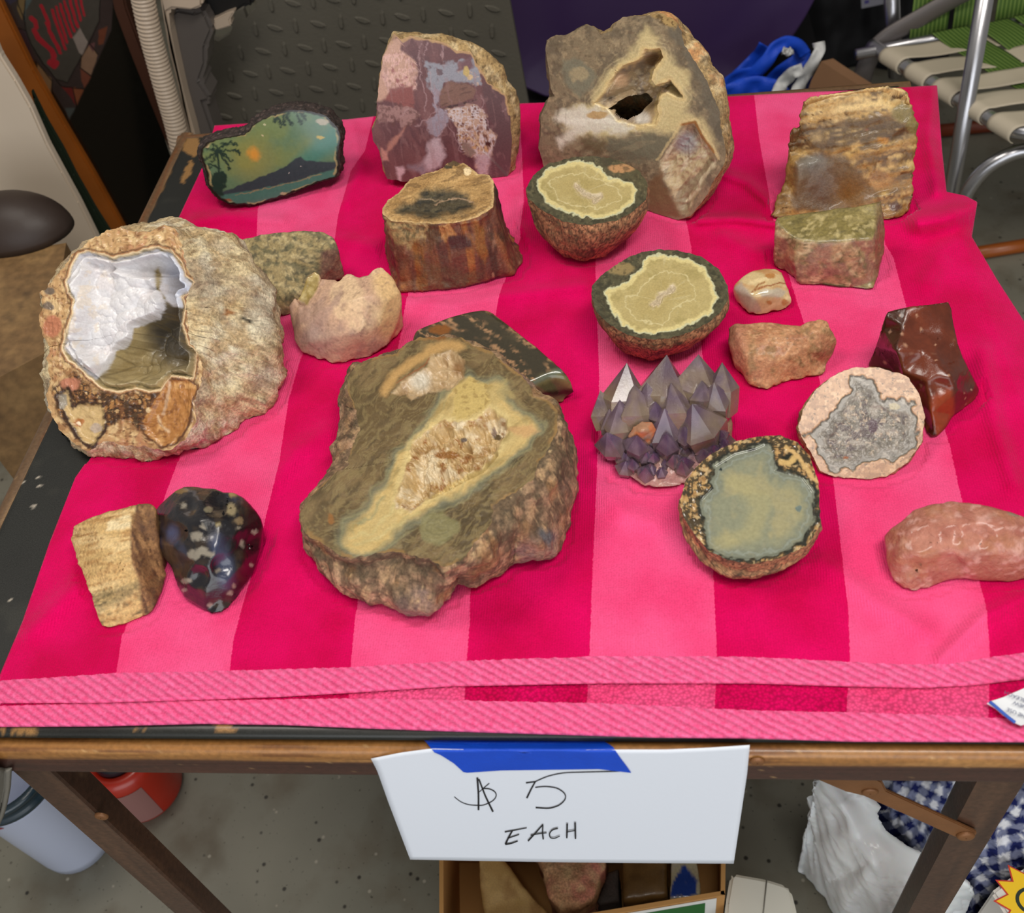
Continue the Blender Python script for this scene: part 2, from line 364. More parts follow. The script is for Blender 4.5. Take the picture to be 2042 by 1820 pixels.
# ------------------------------------------------------------------ setting
def mfloor():
    m, nt, b = newmat('speckled_concrete'); N = nt.nodes.new; lk = nt.links.new; tc = N('ShaderNodeTexCoord')
    def nz(sc, de=4): n = N('ShaderNodeTexNoise'); n.inputs['Scale'].default_value = sc; n.inputs['Detail'].default_value = de; lk(tc.outputs['Object'], n.inputs[0]); return n.outputs[0]
    def mixc(f, a, bcol, lo, hi):
        r = N('ShaderNodeMapRange'); r.inputs[1].default_value = lo; r.inputs[2].default_value = hi; lk(f, r.inputs[0]); x = N('ShaderNodeMix'); x.data_type = 'RGBA'; lk(r.outputs[0], x.inputs[0])
        if isinstance(a, tuple): x.inputs[6].default_value = (*L(*a), 1)
        else: lk(a, x.inputs[6])
        x.inputs[7].default_value = (*L(*bcol), 1); return x.outputs[2]
    c = mixc(nz(2.5, 6), (112, 110, 96), (138, 134, 120), .3, .7); c = mixc(nz(14, 6), c, (106, 98, 82), .5, .72)
    v = N('ShaderNodeTexVoronoi'); v.inputs['Scale'].default_value = 42; lk(tc.outputs['Object'], v.inputs[0])
    c = mixc(v.outputs['Distance'], c, (44, 40, 33), .15, .08)
    v2 = N('ShaderNodeTexVoronoi'); v2.inputs['Scale'].default_value = 33; lk(tc.outputs['Object'], v2.inputs[0]); c = mixc(v2.outputs['Distance'], c, (160, 154, 138), .10, .05)
    c = mixc(nz(160, 3), c, (62, 58, 48), .66, .74); lk(c, b.inputs['Base Color']); b.inputs['Roughness'].default_value = .5; return m
boxm('floor', (-3, -2.5, -.05), (3, 3.2, 0), mfloor(), bev=0)['kind'] = 'structure'
o = boxm('wall_back', (-3, 3.2, -.05), (3, 3.3, 2.6), pmat('dark_plaster', (58, 54, 50), .8, bump=.2), bev=0); o['kind'] = 'structure'
# ------------------------------------------------------------------ card table
BLK = cmat('black_vinyl', .38, .1, 900, .25, 900, coat=.1)
WOOD = cmat('worn_wood', .42, .2, 500, .15, 250, coat=.3)
X0, X1, Y0, Y1 = -.4235, .425, -.4285, .3605
tb = thing('card_table', (0, -.03, 0), 'folding card table with worn black top and dark wooden frame under the pink towel', 'table')
nx, ny = 360, 320
gx = np.linspace(X0, X1, nx); gy = np.linspace(Y0, Y1, ny); GX, GY = np.meshgrid(gx, gy)
ed = np.minimum.reduce([GX - X0, X1 - GX, GY - Y0, Y1 - GY]); G = np.stack([GX, GY, TT - .004 * np.clip(1 - ed / .006, 0, 1) ** 2], 2)
P = Paint(G.reshape(-1, 3), pj(G.reshape(-1, 3)), (36, 37, 34)); P.noise((24, 24, 22), 6, 0, .5).noise((52, 52, 46), 30, .25, .6, .6)
for pp in ([(376, 322), (386, 318), (380, 345), (368, 365), (358, 362)], [(28, 1452), (72, 1452), (72, 1463), (22, 1463)], [(425, 1438), (455, 1438), (470, 1457), (434, 1461)], [(806, 1448), (900, 1449), (900, 1455), (815, 1454)], [(0, 1452), (10, 1452), (10, 1460), (0, 1460)], [(265, 1455), (288, 1455), (288, 1459), (265, 1458)], [(395, 268), (400, 300), (388, 312), (362, 300), (372, 270)]): P.poly(pp, (150, 112, 66), 1.5, 4, 8)
for (a, b_) in ((45, 962), (76, 952), (78, 968), (20, 1195), (66, 1010)): P.poly([(a - 3, b_ - 2), (a + 3, b_ - 3), (a + 4, b_ + 2), (a - 2, b_ + 3)], (190, 180, 165), 1, 1)
e1 = fbm(P.P, 60, 4, 3); P.mix((135, 100, 60), ss(.0045, .002, ed.reshape(-1) - .003 * e1) * ss(-.2, .2, fbm(P.P, 14, 3, 8)) * (GY.reshape(-1) > Y0 + .01))
sheet('tabletop', G, BLK, tb, th=.012, colr=P.c)
def rail(name, a, b_, outw, hw, z1, z2, ledge, side=False):
    a = np.array(a, float); b_ = np.array(b_, float); outw = np.array(outw, float); n = 300; t = np.linspace(0, 1, n)
    prof = [(-.006, z1 - .002), (ledge * .35, z1), (ledge * .7, z1 - .0012), (ledge * .92, z1 - .004), (ledge, z1 - .008), (ledge, z1 - .02), (ledge, (z1 + z2) / 2), (ledge, z2 + .002), (ledge - .002, z2), (-.012, z2)]
    pr = interp(prof, np.linspace(0, 1, 40)); G = np.zeros((40, n, 3))
    for i, (q, z) in enumerate(pr): G[i] = a + (b_ - a) * t[:, None] + outw * q; G[i, :, 2] = z
    V = G.reshape(-1, 3); P = Paint(V, pj(V), (66, 36, 30)); q = np.repeat(pr[:, 1], n)
    ln = b_ - a; ax = 0 if abs(ln[0]) > abs(ln[1]) else 1; st = np.diag([.06 if ax == 0 else 1, .06 if ax == 1 else 1, 1])
    P.noise((84, 48, 36), 90, -.1, .5, .7, st=st).noise((46, 26, 24), 120, .1, .5, .6, 4, st=st)
    wm = ss(z1 - .0155, z1 - .0115, q + .002 * fbm(V @ np.diag([.3, .3, 1]), 30, 3, 6)); P.mix((104, 78, 52) if side else (158, 108, 56), wm)
    P.noise((150, 116, 76) if side else (184, 134, 78), 200, 0.1, .5, .7, 11, st=st, m=wm).noise((112, 68, 34), 260, .1, .5, .8, 12, st=st, m=wm).noise((205, 165, 110), 350, .55, .7, .6, 14)
    return sheet(name, G[:, :, :], WOOD, tb, colr=P.c)
fr = rail('apron', (X0 - .012, Y0 + .002, 0), (X1 + .012, Y0 + .002, 0), (0, -1, 0), 0, .709, .671, .0088)
rail('apron', (X0 + .002, Y1 + .011, 0), (X0 + .002, Y0 - .008, 0), (-1, 0, 0), 0, .7195, .671, .0135, True)
rail('apron', (X1 + .01, Y1 - .002, 0), (X0 - .01, Y1 - .002, 0), (0, 1, 0), 0, .7195, .671, .0125, True)
rail('apron', (X1 - .002, Y0 - .008, 0), (X1 - .002, Y1 + .011, 0), (1, 0, 0), 0, .715, .671, .0125, True)
DW = cmat('dark_stained_wood', .4, .2, 300, .2, 200, coat=.25)
def leg(xc, yc, face=1):
    n = 60; z = np.linspace(.671, 0, n); h = .0165; d = .012; lp = [(-h, -d), (h, -d), (h, d), (-h, d), (-h, -d)]
    lp = interp(lp, np.linspace(0, 1, 33))[:-1]; V = np.array([[xc + a, yc + b_, q] for q in z for a, b_ in lp])
    P = Paint(V, pj(V), (74, 48, 36)); st = np.diag([1, 1, .06]); P.noise((96, 66, 48), 80, 0, .5, .7, st=st).noise((50, 30, 26), 120, .1, .5, .6, 4, st=st).noise((120, 90, 66), 40, .5, .6, .6, 5)
    return obj('leg', V, grid_faces(n, 32, True) + [tuple(range(32)), tuple(range(59 * 32, 60 * 32))], DW, tb, P.c, smooth=False)
LX, RX, LY = -.370, .374, -.402
leg(LX, LY); leg(RX, LY); leg(LX, .33); leg(RX, .33)
# steel rivets and the folding brace on the right leg
RUST = pmat('rusty_steel', (134, 90, 54), .5, .25, .3, 200, .35, vs=40)
def disc(name, p, r, h, mat, parent, axis=(0, -1, 0), n=24):
    ax = np.array(axis, float); u, w_ = frame_of(ax); p = np.array(p); V = []
    for (rr, hh) in ((r, 0), (r, h * .5), (r * .8, h * .9), (r * .4, h), (.0005, h)):
        for k in range(n): a = 2 * math.pi * k / n; V.append(p + ax * hh + rr * (math.cos(a) * u + math.sin(a) * w_))
    return obj(name, V, grid_faces(5, n, True), mat, parent)
pl = (np.array([0, LY - .012, 0]), np.array([0, -1., 0]))
disc('rivet', UP(203, 1625, pl), .006, .003, RUST, tb)
disc('rivet', UY(1540 - 30, 1517, Y0 - .0068), .005, .002, RUST, tb)
b0 = UP(1640, 1535, (np.array([0, LY - .016, 0]), np.array([0, -1., 0]))); b1 = UP(1925, 1664, (np.array([0, LY - .016, 0]), np.array([0, -1., 0])))
dd = (b1 - b0) / np.linalg.norm(b1 - b0); nn_ = np.array([0, -1., 0]); wv = np.cross(dd, nn_) * .0085
ends = [b1 + wv * math.cos(a) + dd * .0085 * math.sin(a) for a in np.linspace(0, math.pi, 10)]
br = prism('brace', [b0 + wv * 1.6] + [b0 + dd * .04 + wv * 1.5, b0 + dd * .055 + wv] + ends + [b0 + dd * .06 - wv, b0 + dd * .045 - wv * 1.9, b0 - wv * 1.8], (0, .003, 0), RUST, tb, .0008)
disc('rivet', b1 + nn_ * .0002, .0068, .003, RUST, br); disc('rivet', b0 + dd * .052, .006, .002, RUST, br)
# ------------------------------------------------------------------ towel
def mtowel():
    m, nt, b = newmat('striped_terry'); N = nt.nodes.new; lk = nt.links.new
    def att(n_): a = N('ShaderNodeAttribute'); a.attribute_name = n_; return a.outputs['Fac']
    def mth(op, a, b_=None, c=None):
        x = N('ShaderNodeMath'); x.operation = op
        for i, v in enumerate((a, b_, c)):
            if v is None: continue
            if isinstance(v, (int, float)): x.inputs[i].default_value = v
            else: lk(v, x.inputs[i])
        return x.outputs[0]
    def mix(f, a, c):
        x = N('ShaderNodeMix'); x.data_type = 'RGBA'; lk(f, x.inputs[0])
        for i, v in ((6, a), (7, c)):
            if isinstance(v, tuple): x.inputs[i].default_value = (*L(*v), 1)
            else: lk(v, x.inputs[i])
        return x.outputs[2]
    def mr(v, a, b_, c=0, d=1): x = N('ShaderNodeMapRange'); lk(v, x.inputs[0]); x.inputs[1].default_value = a; x.inputs[2].default_value = b_; x.inputs[3].default_value = c; x.inputs[4].default_value = d; return x.outputs[0]
    tc = N('ShaderNodeTexCoord')
    def nz(sc, de=4, src=None): n = N('ShaderNodeTexNoise'); n.inputs['Scale'].default_value = sc; n.inputs['Detail'].default_value = de; lk(tc.outputs['Object'] if src is None else src, n.inputs[0]); return n.outputs[0]
    s, hem, terry = att('s'), att('hem'), att('terry')
    edge = mth('MULTIPLY', mth('SUBTRACT', nz(500, 2), .5), .02); par = mth('GREATER_THAN', mth('PINGPONG', mth('ADD', mth('ADD', s, edge), .5), 1), .5)
    # pingpong(s+.5): 0..1..0 -> >.5 on odd cells
    par = mth('GREATER_THAN', mth('MODULO', mth('ADD', s, edge), 2), 1)
    nap = mr(nz(16, 4), .35, .65, 0, 1); fine = mr(nz(900, 3), .3, .7, .86, 1.1)
    dark = mix(nap, (205, 0, 76), (228, 4, 98)); light = mix(nap, (242, 66, 124), (250, 90, 146)); c = mix(par, dark, light)
    vo = N('ShaderNodeTexVoronoi'); vo.inputs['Scale'].default_value = 420; lk(tc.outputs['Object'], vo.inputs[0])
    loops = mth('MULTIPLY', mr(vo.outputs['Distance'], 0, .8, 1.18, .62), 1)
    sep = N('ShaderNodeSeparateXYZ'); lk(tc.outputs['Object'], sep.inputs[0]); X = sep.outputs[0]; Y = sep.outputs[1]
    rowx = mth('SINE', mth('ADD', mth('MULTIPLY', X, 2 * math.pi / .0019), mth('MULTIPLY', nz(60, 2), 6)))
    rows = mr(rowx, -1, 1, .965, 1.02)
    ph = mth('ADD', mth('ADD', mth('MULTIPLY', X, 2 * math.pi / .0105), mth('MULTIPLY', Y, 2 * math.pi / .0062)), mth('MULTIPLY', nz(90, 2), 2.4)); tw = mth('SINE', ph)
    twill = mr(tw, -1, -.1, .7, 1.0)
    hemc = mix(mr(nz(400, 2), .3, .7), (240, 84, 138), (252, 116, 168)); ishem = mth('GREATER_THAN', mth('ADD', hem, mth('MULTIPLY', mth('SUBTRACT', nz(300, 2), .5), 6)), 0)
    c = mix(ishem, c, hemc)
    k = mth('MULTIPLY', fine, rows); k = N('ShaderNodeMix').outputs[0] if False else k
    x = N('ShaderNodeMix'); x.data_type = 'FLOAT'; lk(terry, x.inputs[0]); lk(k, x.inputs[2]); lk(loops, x.inputs[3]); k = x.outputs[0]
    x = N('ShaderNodeMix'); x.data_type = 'FLOAT'; lk(ishem, x.inputs[0]); lk(k, x.inputs[2]); lk(mth('MULTIPLY', twill, fine), x.inputs[3]); k = x.outputs[0]
    vm = N('ShaderNodeVectorMath'); vm.operation = 'SCALE'; lk(c, vm.inputs[0]); lk(k, vm.inputs['Scale']); lk(vm.outputs[0], b.inputs['Base Color'])
    h1 = mth('ADD', mth('MULTIPLY', nz(700, 3), .6), mth('MULTIPLY', rowx, .12)); h2 = mth('MULTIPLY', vo.outputs['Distance'], -1.6)
    x = N('ShaderNodeMix'); x.data_type = 'FLOAT'; lk(terry, x.inputs[0]); lk(h1, x.inputs[2]); lk(h2, x.inputs[3]); h = x.outputs[0]
    x = N('ShaderNodeMix'); x.data_type = 'FLOAT'; lk(ishem, x.inputs[0]); lk(h, x.inputs[2]); lk(mth('MULTIPLY', tw, .45), x.inputs[3]); h = x.outputs[0]
    bp = N('ShaderNodeBump'); bp.inputs['Strength'].default_value = .75; bp.inputs['Distance'].default_value = .0012; lk(h, bp.inputs['Height']); lk(bp.outputs[0], b.inputs['Normal'])
    b.inputs['Roughness'].default_value = .95; b.inputs['Specular IOR Level'].default_value = .1; b.inputs['Sheen Weight'].default_value = .25; b.inputs['Sheen Roughness'].default_value = .4
    b.inputs['Sheen Tint'].default_value = (1, .45, .65, 1); return m
MT = mtowel()
BND = [[(560, 235), (530, 350), (514, 411), (512, 470), (348, 938), (330, 985), (244, 1262), (235, 1320), (222, 1400), (215, 1480)],
 [(745, 232), (728, 300), (700, 340), (674, 430), (668, 474), (598, 719), (575, 800), (557, 920), (535, 1010), (465, 1278), (460, 1320), (452, 1400), (448, 1480)],
 [(895, 215), (865, 350), (828, 500), (797, 670), (760, 900), (712, 1196), (700, 1320), (690, 1480)],
 [(1035, 205), (1042, 330), (1045, 400), (1035, 470), (995, 590), (960, 800), (938, 1000), (937, 1240), (930, 1320), (922, 1480)],
 [(1215, 195), (1200, 300), (1190, 450), (1187, 530), (1195, 750), (1190, 960), (1183, 1100), (1175, 1320), (1166, 1480)],
 [(1400, 195), (1365, 420), (1378, 490), (1387, 600), (1400, 700), (1410, 800), (1422, 1136), (1426, 1220), (1430, 1320), (1421, 1480)],
 [(1504, 194), (1514, 280), (1535, 396), (1560, 500), (1583, 580), (1602, 640), (1634, 754), (1663, 965), (1681, 1125), (1692, 1220), (1695, 1320), (1689, 1400), (1686, 1480)],
 [(1690, 180), (1715, 300), (1766, 488), (1782, 514), (1804, 600), (1850, 740), (1890, 870), (1912, 970), (1957, 1168), (1968, 1220), (1975, 1320), (1968, 1480)],
 [(1895, 150), (2010, 480), (2120, 870), (2270, 1320), (2290, 1480)]]
def stripe(px):
    xs = [np.interp(px[:, 1], [p[1] for p in b], [p[0] for p in b]) for b in BND]; xs = [2 * xs[0] - xs[1]] + xs + [2 * xs[-1] - xs[-2]]
    xs = np.array(xs); s = np.zeros(len(px))
    for i in range(len(xs) - 1):
        m = (px[:, 0] >= xs[i]) & (px[:, 0] < xs[i + 1]); s[m] = i + (px[m, 0] - xs[i][m]) / (xs[i + 1][m] - xs[i][m])
    s[px[:, 0] < xs[0]] = .01; return s
def coons(Fr, Bk, Lf, Rt, nu, nv, pv=1.):
    u = np.linspace(0, 1, nu); v = np.linspace(0, 1, nv) ** pv; f = interp(Fr, u); b = interp(Bk, u); l = interp(Lf, v); r = interp(Rt, v); u = u[None, :, None]; v = v[:, None, None]
    return (1 - v) * f[None] + v * b[None] + (1 - u) * l[:, None] + u * r[:, None] - ((1 - u) * (1 - v) * f[0] + u * (1 - v) * f[-1] + (1 - u) * v * b[0] + u * v * b[-1])
WR = [([(1955, 402), (1925, 418), (1880, 432), (1835, 440)], 13, 26), ([(1925, 470), (1880, 500), (1850, 560)], 4, 22), ([(1860, 180), (1850, 280), (1868, 380)], 4, 14),
 ([(1440, 345), (1490, 365), (1530, 400), (1560, 430)], 5, 12), ([(1395, 440), (1470, 436), (1545, 446)], 5, 11), ([(1040, 400), (1030, 440), (1045, 480)], 4, 14), ([(1440, 470), (1500, 500), (1560, 510)], 3, 16),
 ([(600, 470), (700, 480), (770, 500)], 3, 14), ([(800, 600), (900, 610), (1000, 590), (1160, 570)], 3, 14), ([(60, 1260), (150, 1170), (215, 1130)], 4, 22), ([(550, 960), (590, 900), (650, 860)], 3, 20),
 ([(1180, 880), (1190, 960), (1240, 1020), (1300, 1040)], 3, 22), ([(1640, 1120), (1750, 1200), (1850, 1260)], 3, 20), ([(700, 250), (720, 330), (690, 400)], 3, 14), ([(1960, 700), (1985, 850), (2020, 960)], 4, 20), ([(1880, 1310), (1960, 1230), (2042, 1190)], 4, 18), ([(390, 440), (450, 430), (560, 440)], 4, 14)]
def tz(px, z0, amp=1):
    Pw = Us(px, z0); z = 1.3 * fbm(Pw, 11, 3, 31) + .8 * fbm(Pw, 30, 3, 35) + .4
    for (ln, h, wd) in WR:
        d = sdl(px, ln); z = z + h * 1.5 * np.exp(-(d / wd) ** 2)
    z = z0 + np.clip(z, -1.2, 20) / 1000 * amp
    over = np.clip(Pw[:, 0] - .428, 0, 1); z = z - 6 * over ** 2 - .25 * over; return z
tw = thing('beach_towel', (0, -.03, TT), 'folded beach towel striped in dark and light pink, spread over the table under the rocks', 'towel')
def towel_layer(name, Fr, Bk, Lf, Rt, nu, nv, z0, zb, hemtop, terry, amp=1):
    G = coons(Fr, Bk, Lf, Rt, nu, nv, 1.0); px = G.reshape(-1, 2); z = tz(px, z0, amp)
    W = np.array([U(p[0], p[1], q) for p, q in zip(px, z)]).reshape(nv, nu, 3)
    s = stripe(px).reshape(nv, nu); hx = np.array(hemtop, float); hem = (px[:, 1] - np.interp(px[:, 0], hx[:, 0], hx[:, 1])).reshape(nv, nu)
    # rolled edges all round
    def skirt(A, axis, first):
        e = A[0] if (axis == 0 and first) else A[-1] if axis == 0 else A[:, 0] if first else A[:, -1]; return e
    W0 = W.copy()
    dn = np.array([(0, -.0006, -.0012), (0, -.0008, -.0025), (0, 0, -.0033)])
    F_ = np.stack([W[0] + d for d in dn[::-1]]); B_ = np.stack([W[-1] - [0, -.0008, .0012], W[-1] - [0, 0, .0033]]); W = np.concatenate([F_, W, B_]); s = np.concatenate([s[:1]] * 3 + [s] + [s[-1:]] * 2); hem = np.concatenate([hem[:1]] * 3 + [hem] + [hem[-1:]] * 2)
    Ls = np.stack([W[:, 0] + [.001, 0, -.0033], W[:, 0] + [-.0008, 0, -.0015]], 1); Rs = np.stack([W[:, -1] + [.0008, 0, -.0015], W[:, -1] + [-.001, 0, -.0033]], 1)
    W = np.concatenate([Ls, W, Rs], 1); s = np.concatenate([s[:, :1]] * 2 + [s] + [s[:, -1:]] * 2, 1); hem = np.concatenate([hem[:, :1]] * 2 + [hem] + [hem[:, -1:]] * 2, 1)
    W[:, :, 2] = np.where(W[:, :, 0] < .44, np.maximum(W[:, :, 2], TT + .0007), W[:, :, 2])
    n = W.shape[0] * W.shape[1]
    return sheet(name, W, MT, tw, attrs={'s': s.ravel(), 'hem': hem.ravel(), 'terry': np.full(n, terry)})
LF = [(-6, 1397), (0, 1345), (45, 1238), (100, 1078), (150, 952), (187, 900), (345, 455), (358, 430), (405, 330), (428, 250)]
BK = [(428, 250), (560, 242), (690, 238), (745, 232), (900, 220), (1040, 206), (1450, 192), (1600, 184), (1700, 180), (1760, 176), (1868, 170)]
RT = [(2330, 1370), (2150, 850), (2042, 640), (1990, 560), (1937, 470), (1948, 402), (1925, 390), (1887, 382), (1878, 300), (1868, 170)]
FU = [(-6, 1397), (200, 1396), (400, 1390), (560, 1384), (700, 1376), (900, 1363), (1200, 1357), (1500, 1357), (1690, 1363), (1838, 1366), (1940, 1361), (2042, 1349), (2330, 1370)]
HU = [(-20, 1358), (0, 1357), (230, 1342), (455, 1337), (700, 1330), (900, 1318), (1200, 1308), (1420, 1308), (1560, 1312), (1690, 1319), (1820, 1325), (1900, 1323), (1980, 1309), (2042, 1301), (2340, 1310)]
towel_layer('upper_layer', FU, BK, LF, RT, 520, 380, Z0, 0, HU, 0.)
FL = [(-12, 1444), (0, 1444), (200, 1443), (400, 1438), (560, 1440), (700, 1446), (900, 1453), (1100, 1459), (1300, 1465), (1500, 1467), (1700, 1473), (2042, 1474), (2340, 1476)]
HL = [(-20, 1408), (0, 1407), (300, 1398), (700, 1392), (1000, 1398), (1200, 1402), (1500, 1416), (1700, 1420), (1850, 1424), (2042, 1434), (2340, 1434)]
towel_layer('lower_layer', FL, [(435, 262), (560, 250), (900, 228), (1450, 198), (1700, 186), (1862, 178)], [(-12, 1444), (-4, 1400), (45, 1250), (150, 960), (187, 910), (345, 460), (405, 340), (435, 262)],
    [(2340, 1476), (2150, 900), (2050, 700), (1985, 590), (1930, 480), (1885, 390), (1875, 300), (1862, 178)], 300, 260, TT + .0042, 0, HL, 1., .12)
# care tag
TAGW = pmat('white_satin', (225, 228, 232), .5, bump=.1); BLUE = pmat('blue_thread', (52, 96, 190), .6); INK = pmat('tag_ink', (60, 70, 110), .6)
q = [(1968, 1402), (1975, 1398), (2000, 1390), (2042, 1372), (2110, 1345), (2150, 1395), (2080, 1432), (2036, 1446), (2022, 1440), (2000, 1425), (1985, 1412)]
hz = [4, 5, 6.5, 7.7, 9, 8, 6.6, 6, 5.6, 5, 4.5]
ct = prism('care_tag', [U(a, b_, TT + .0065 + h / 1000) for (a, b_), h in zip(q, hz)], (0, 0, -.0006), TAGW, tw)
tube('edge_stitching', [U(a, b_, TT + .0072 + h / 1000) for (a, b_, h) in ((1974, 1399, 4.5), (1985, 1408, 5), (2000, 1421, 5.2), (2012, 1431, 5.5), (2024, 1440, 5.8))], .0011, BLUE, ct, 8, sub=4)
def text3(body, px, sz, ang, mat, parent, pl, name='lettering', ext=.0001, sx=1.):
    cu = bpy.data.curves.new('t', 'FONT'); cu.body = body; cu.size = 1; cu.align_x = 'CENTER'; cu.align_y = 'CENTER'; to = bpy.data.objects.new('t', cu); COL.objects.link(to)
    me = to.to_mesh(); V = np.array([v.co[:] for v in me.vertices]) * [sz * sx, sz, 0]; Fc = [tuple(p.vertices) for p in me.polygons]; to.to_mesh_clear(); bpy.data.objects.remove(to)
    c = UP(px[0], px[1], pl); n = pl[1]; e1 = UP(px[0] + 10 * math.cos(math.radians(ang)), px[1] - 10 * math.sin(math.radians(ang)), pl) - c; e1 /= np.linalg.norm(e1); e2 = np.cross(n, e1)
    return obj(name, c + n * ext + V[:, :1] * e1 + V[:, 1:2] * e2, Fc, mat, parent, smooth=False)
tp = plane3((2000, 1390, 6), (2110, 1345, 7), (2036, 1446, 4))
tp = (tp[0] + tp[1] * .0012, tp[1])
for body, x, y in (('BLEACH', 2024, 1388), ('NEW', 2034, 1405), ('THE USE', 2030, 1422)): text3(body, (x, y), .0036, 158, INK, ct, tp, 'printed_text')
# ------------------------------------------------------------------ paper sign and tape
PAPER = pmat('white_paper', (232, 238, 248), .75, bump=.05, bs=300); TAPE = pmat('blue_masking_tape', (4, 74, 205), .55, bump=.25, bs=600, var=.15, vs=60)
n_ = np.array([0, -1., .07]); n_ /= np.linalg.norm(n_); pp = (U(1100, 1500, .709) + [0, -.0022, 0], n_)
uu, vv = np.linspace(0, 1, 60), np.linspace(0, 1, 30); G = np.zeros((30, 60, 3))
top = interp([(740, 1512), (800, 1500), (860, 1492), (1000, 1496), (1240, 1494), (1330, 1494), (1420, 1490), (1495, 1485)], uu); bot = interp([(818, 1713), (1100, 1718), (1300, 1720), (1463, 1721)], uu)
lf = interp([(740, 1512), (752, 1535), (775, 1600), (818, 1713)], vv); rt = interp([(1495, 1485), (1490, 1540), (1463, 1721)], vv)
for i, v in enumerate(vv):
    for j, u in enumerate(uu):
        p = (1 - v) * top[j] + v * bot[j] + (1 - u) * lf[i] + u * rt[i] - ((1 - u) * (1 - v) * top[0] + u * (1 - v) * top[-1] + (1 - u) * v * bot[0] + u * v * bot[-1])
        G[i, j] = UP(p[0], p[1], (pp[0] + n_ * .0012 * math.sin(3 * u + 2 * v), n_))
ps = sheet('paper_sign', G, PAPER, th=.0003)
tag(ps, 'white torn paper sign reading $ 5 EACH in black ink, taped to the table edge', 'sign')
PI_ = pmat('black_ink', (22, 22, 30), .5)
def stroke(pts, w0=2.2, w1=None, name='lettering'):
    w1 = w1 or w0; q = interp(pts, np.linspace(0, 1, 3 * len(pts) + 4)); # smooth
    for _ in range(2): q[1:-1] = (q[:-2] + 2 * q[1:-1] + q[2:]) / 4
    d = np.gradient(q, axis=0); d /= np.linalg.norm(d, axis=1)[:, None]; nr = np.stack([-d[:, 1], d[:, 0]], 1); wd = np.linspace(w0, w1, len(q))[:, None] / 2
    pl = (pp[0] + n_ * .0018, n_); G = np.stack([UPs(q + nr * wd, pl), UPs(q - nr * wd, pl)]); return sheet(name, G, PI_, ps, th=.0001, smooth=False)
T5 = lambda x, y: (700 + x / 2.4309, 1430 + y / 2.4309)
for st_, a, b_ in (([(500, 385), (530, 410), (570, 425), (640, 428), (690, 405), (708, 380), (700, 360), (670, 345), (640, 345)], 1.4, 2.4), ([(612, 292), (618, 370), (618, 450)], 4, 3.5), ([(620, 300), (650, 380), (688, 458)], 3, 3.6), ([(670, 320), (640, 345), (622, 362)], 2, 1.5),
    ([(848, 318), (893, 312)], 3, 2.4), ([(893, 312), (872, 350), (852, 392)], 3, 3.5), ([(893, 312), (950, 285), (1030, 268), (1130, 266), (1300, 262)], 2.2, 1.6), ([(893, 340), (940, 334), (1000, 342), (1040, 370), (1044, 395), (1010, 428), (960, 443), (895, 438)], 2, 2.4),
    ([(782, 550), (765, 580), (748, 616)], 3, 3.4), ([(745, 556), (800, 546), (852, 536)], 2.4, 1.5), ([(762, 586), (815, 568)], 2, 2), ([(748, 616), (775, 612), (808, 600)], 3, 2),
    ([(930, 520), (895, 560), (858, 600)], 2.4, 3), ([(930, 520), (928, 560), (932, 592)], 2.4, 3), ([(870, 572), (910, 564), (948, 560)], 2, 2),
    ([(1003, 538), (975, 545), (960, 565), (965, 585), (985, 588), (1012, 576)], 2.6, 1.8), ([(1048, 515), (1046, 586)], 3.4, 3), ([(1086, 510), (1088, 590)], 3.6, 3), ([(1046, 556), (1088, 548)], 2, 2)):
    stroke([T5(*p) for p in st_], a, b_)
tq = [(836, 1466), (1000, 1462), (1192, 1460), (1198, 1470), (1205, 1478), (1222, 1488), (1235, 1508), (1250, 1528), (1259, 1541), (1225, 1533), (1000, 1536), (926, 1541), (905, 1522), (880, 1506), (866, 1500), (852, 1482)]
ta = np.array(tq, float); cu_, cv = [], []
bm = bmesh.new(); bb = bmesh.new(); lo_ = ta.min(0); hi_ = ta.max(0); C2 = (1000., 1500.)
r_ = starring(ta, (1045, 1500), 200); rows = []
for s_ in np.linspace(1, 0.02, 14):
    q2 = np.array([1045, 1500]) + (r_ - [1045, 1500]) * s_; rw = []
    for a, b_ in q2:
        ly = np.clip((b_ - 1476) / 22, -1, 1); P0 = UP(a, b_, (pp[0] + n_ * .0019, n_)); 
        if b_ < 1497: P1 = U(a, b_, .7105 + max(0, (1474 - b_)) * .0006); k = ss(1497, 1484, b_); P0 = P0 * (1 - k) + P1 * k
        rw.append(P0)
    rows.append(rw)
V = np.array(rows).reshape(-1, 3)
o = obj('masking_tape', V, [f[::-1] for f in grid_faces(14, 200, True)] + [tuple(range(13 * 200, 14 * 200))], TAPE); tag(o, 'strip of blue masking tape holding the paper sign to the table edge', 'tape')
# ================================================================== ROCKS
def s4(pts, k, ox, oy): return [(ox + x / k, oy + y / k) for x, y in pts]
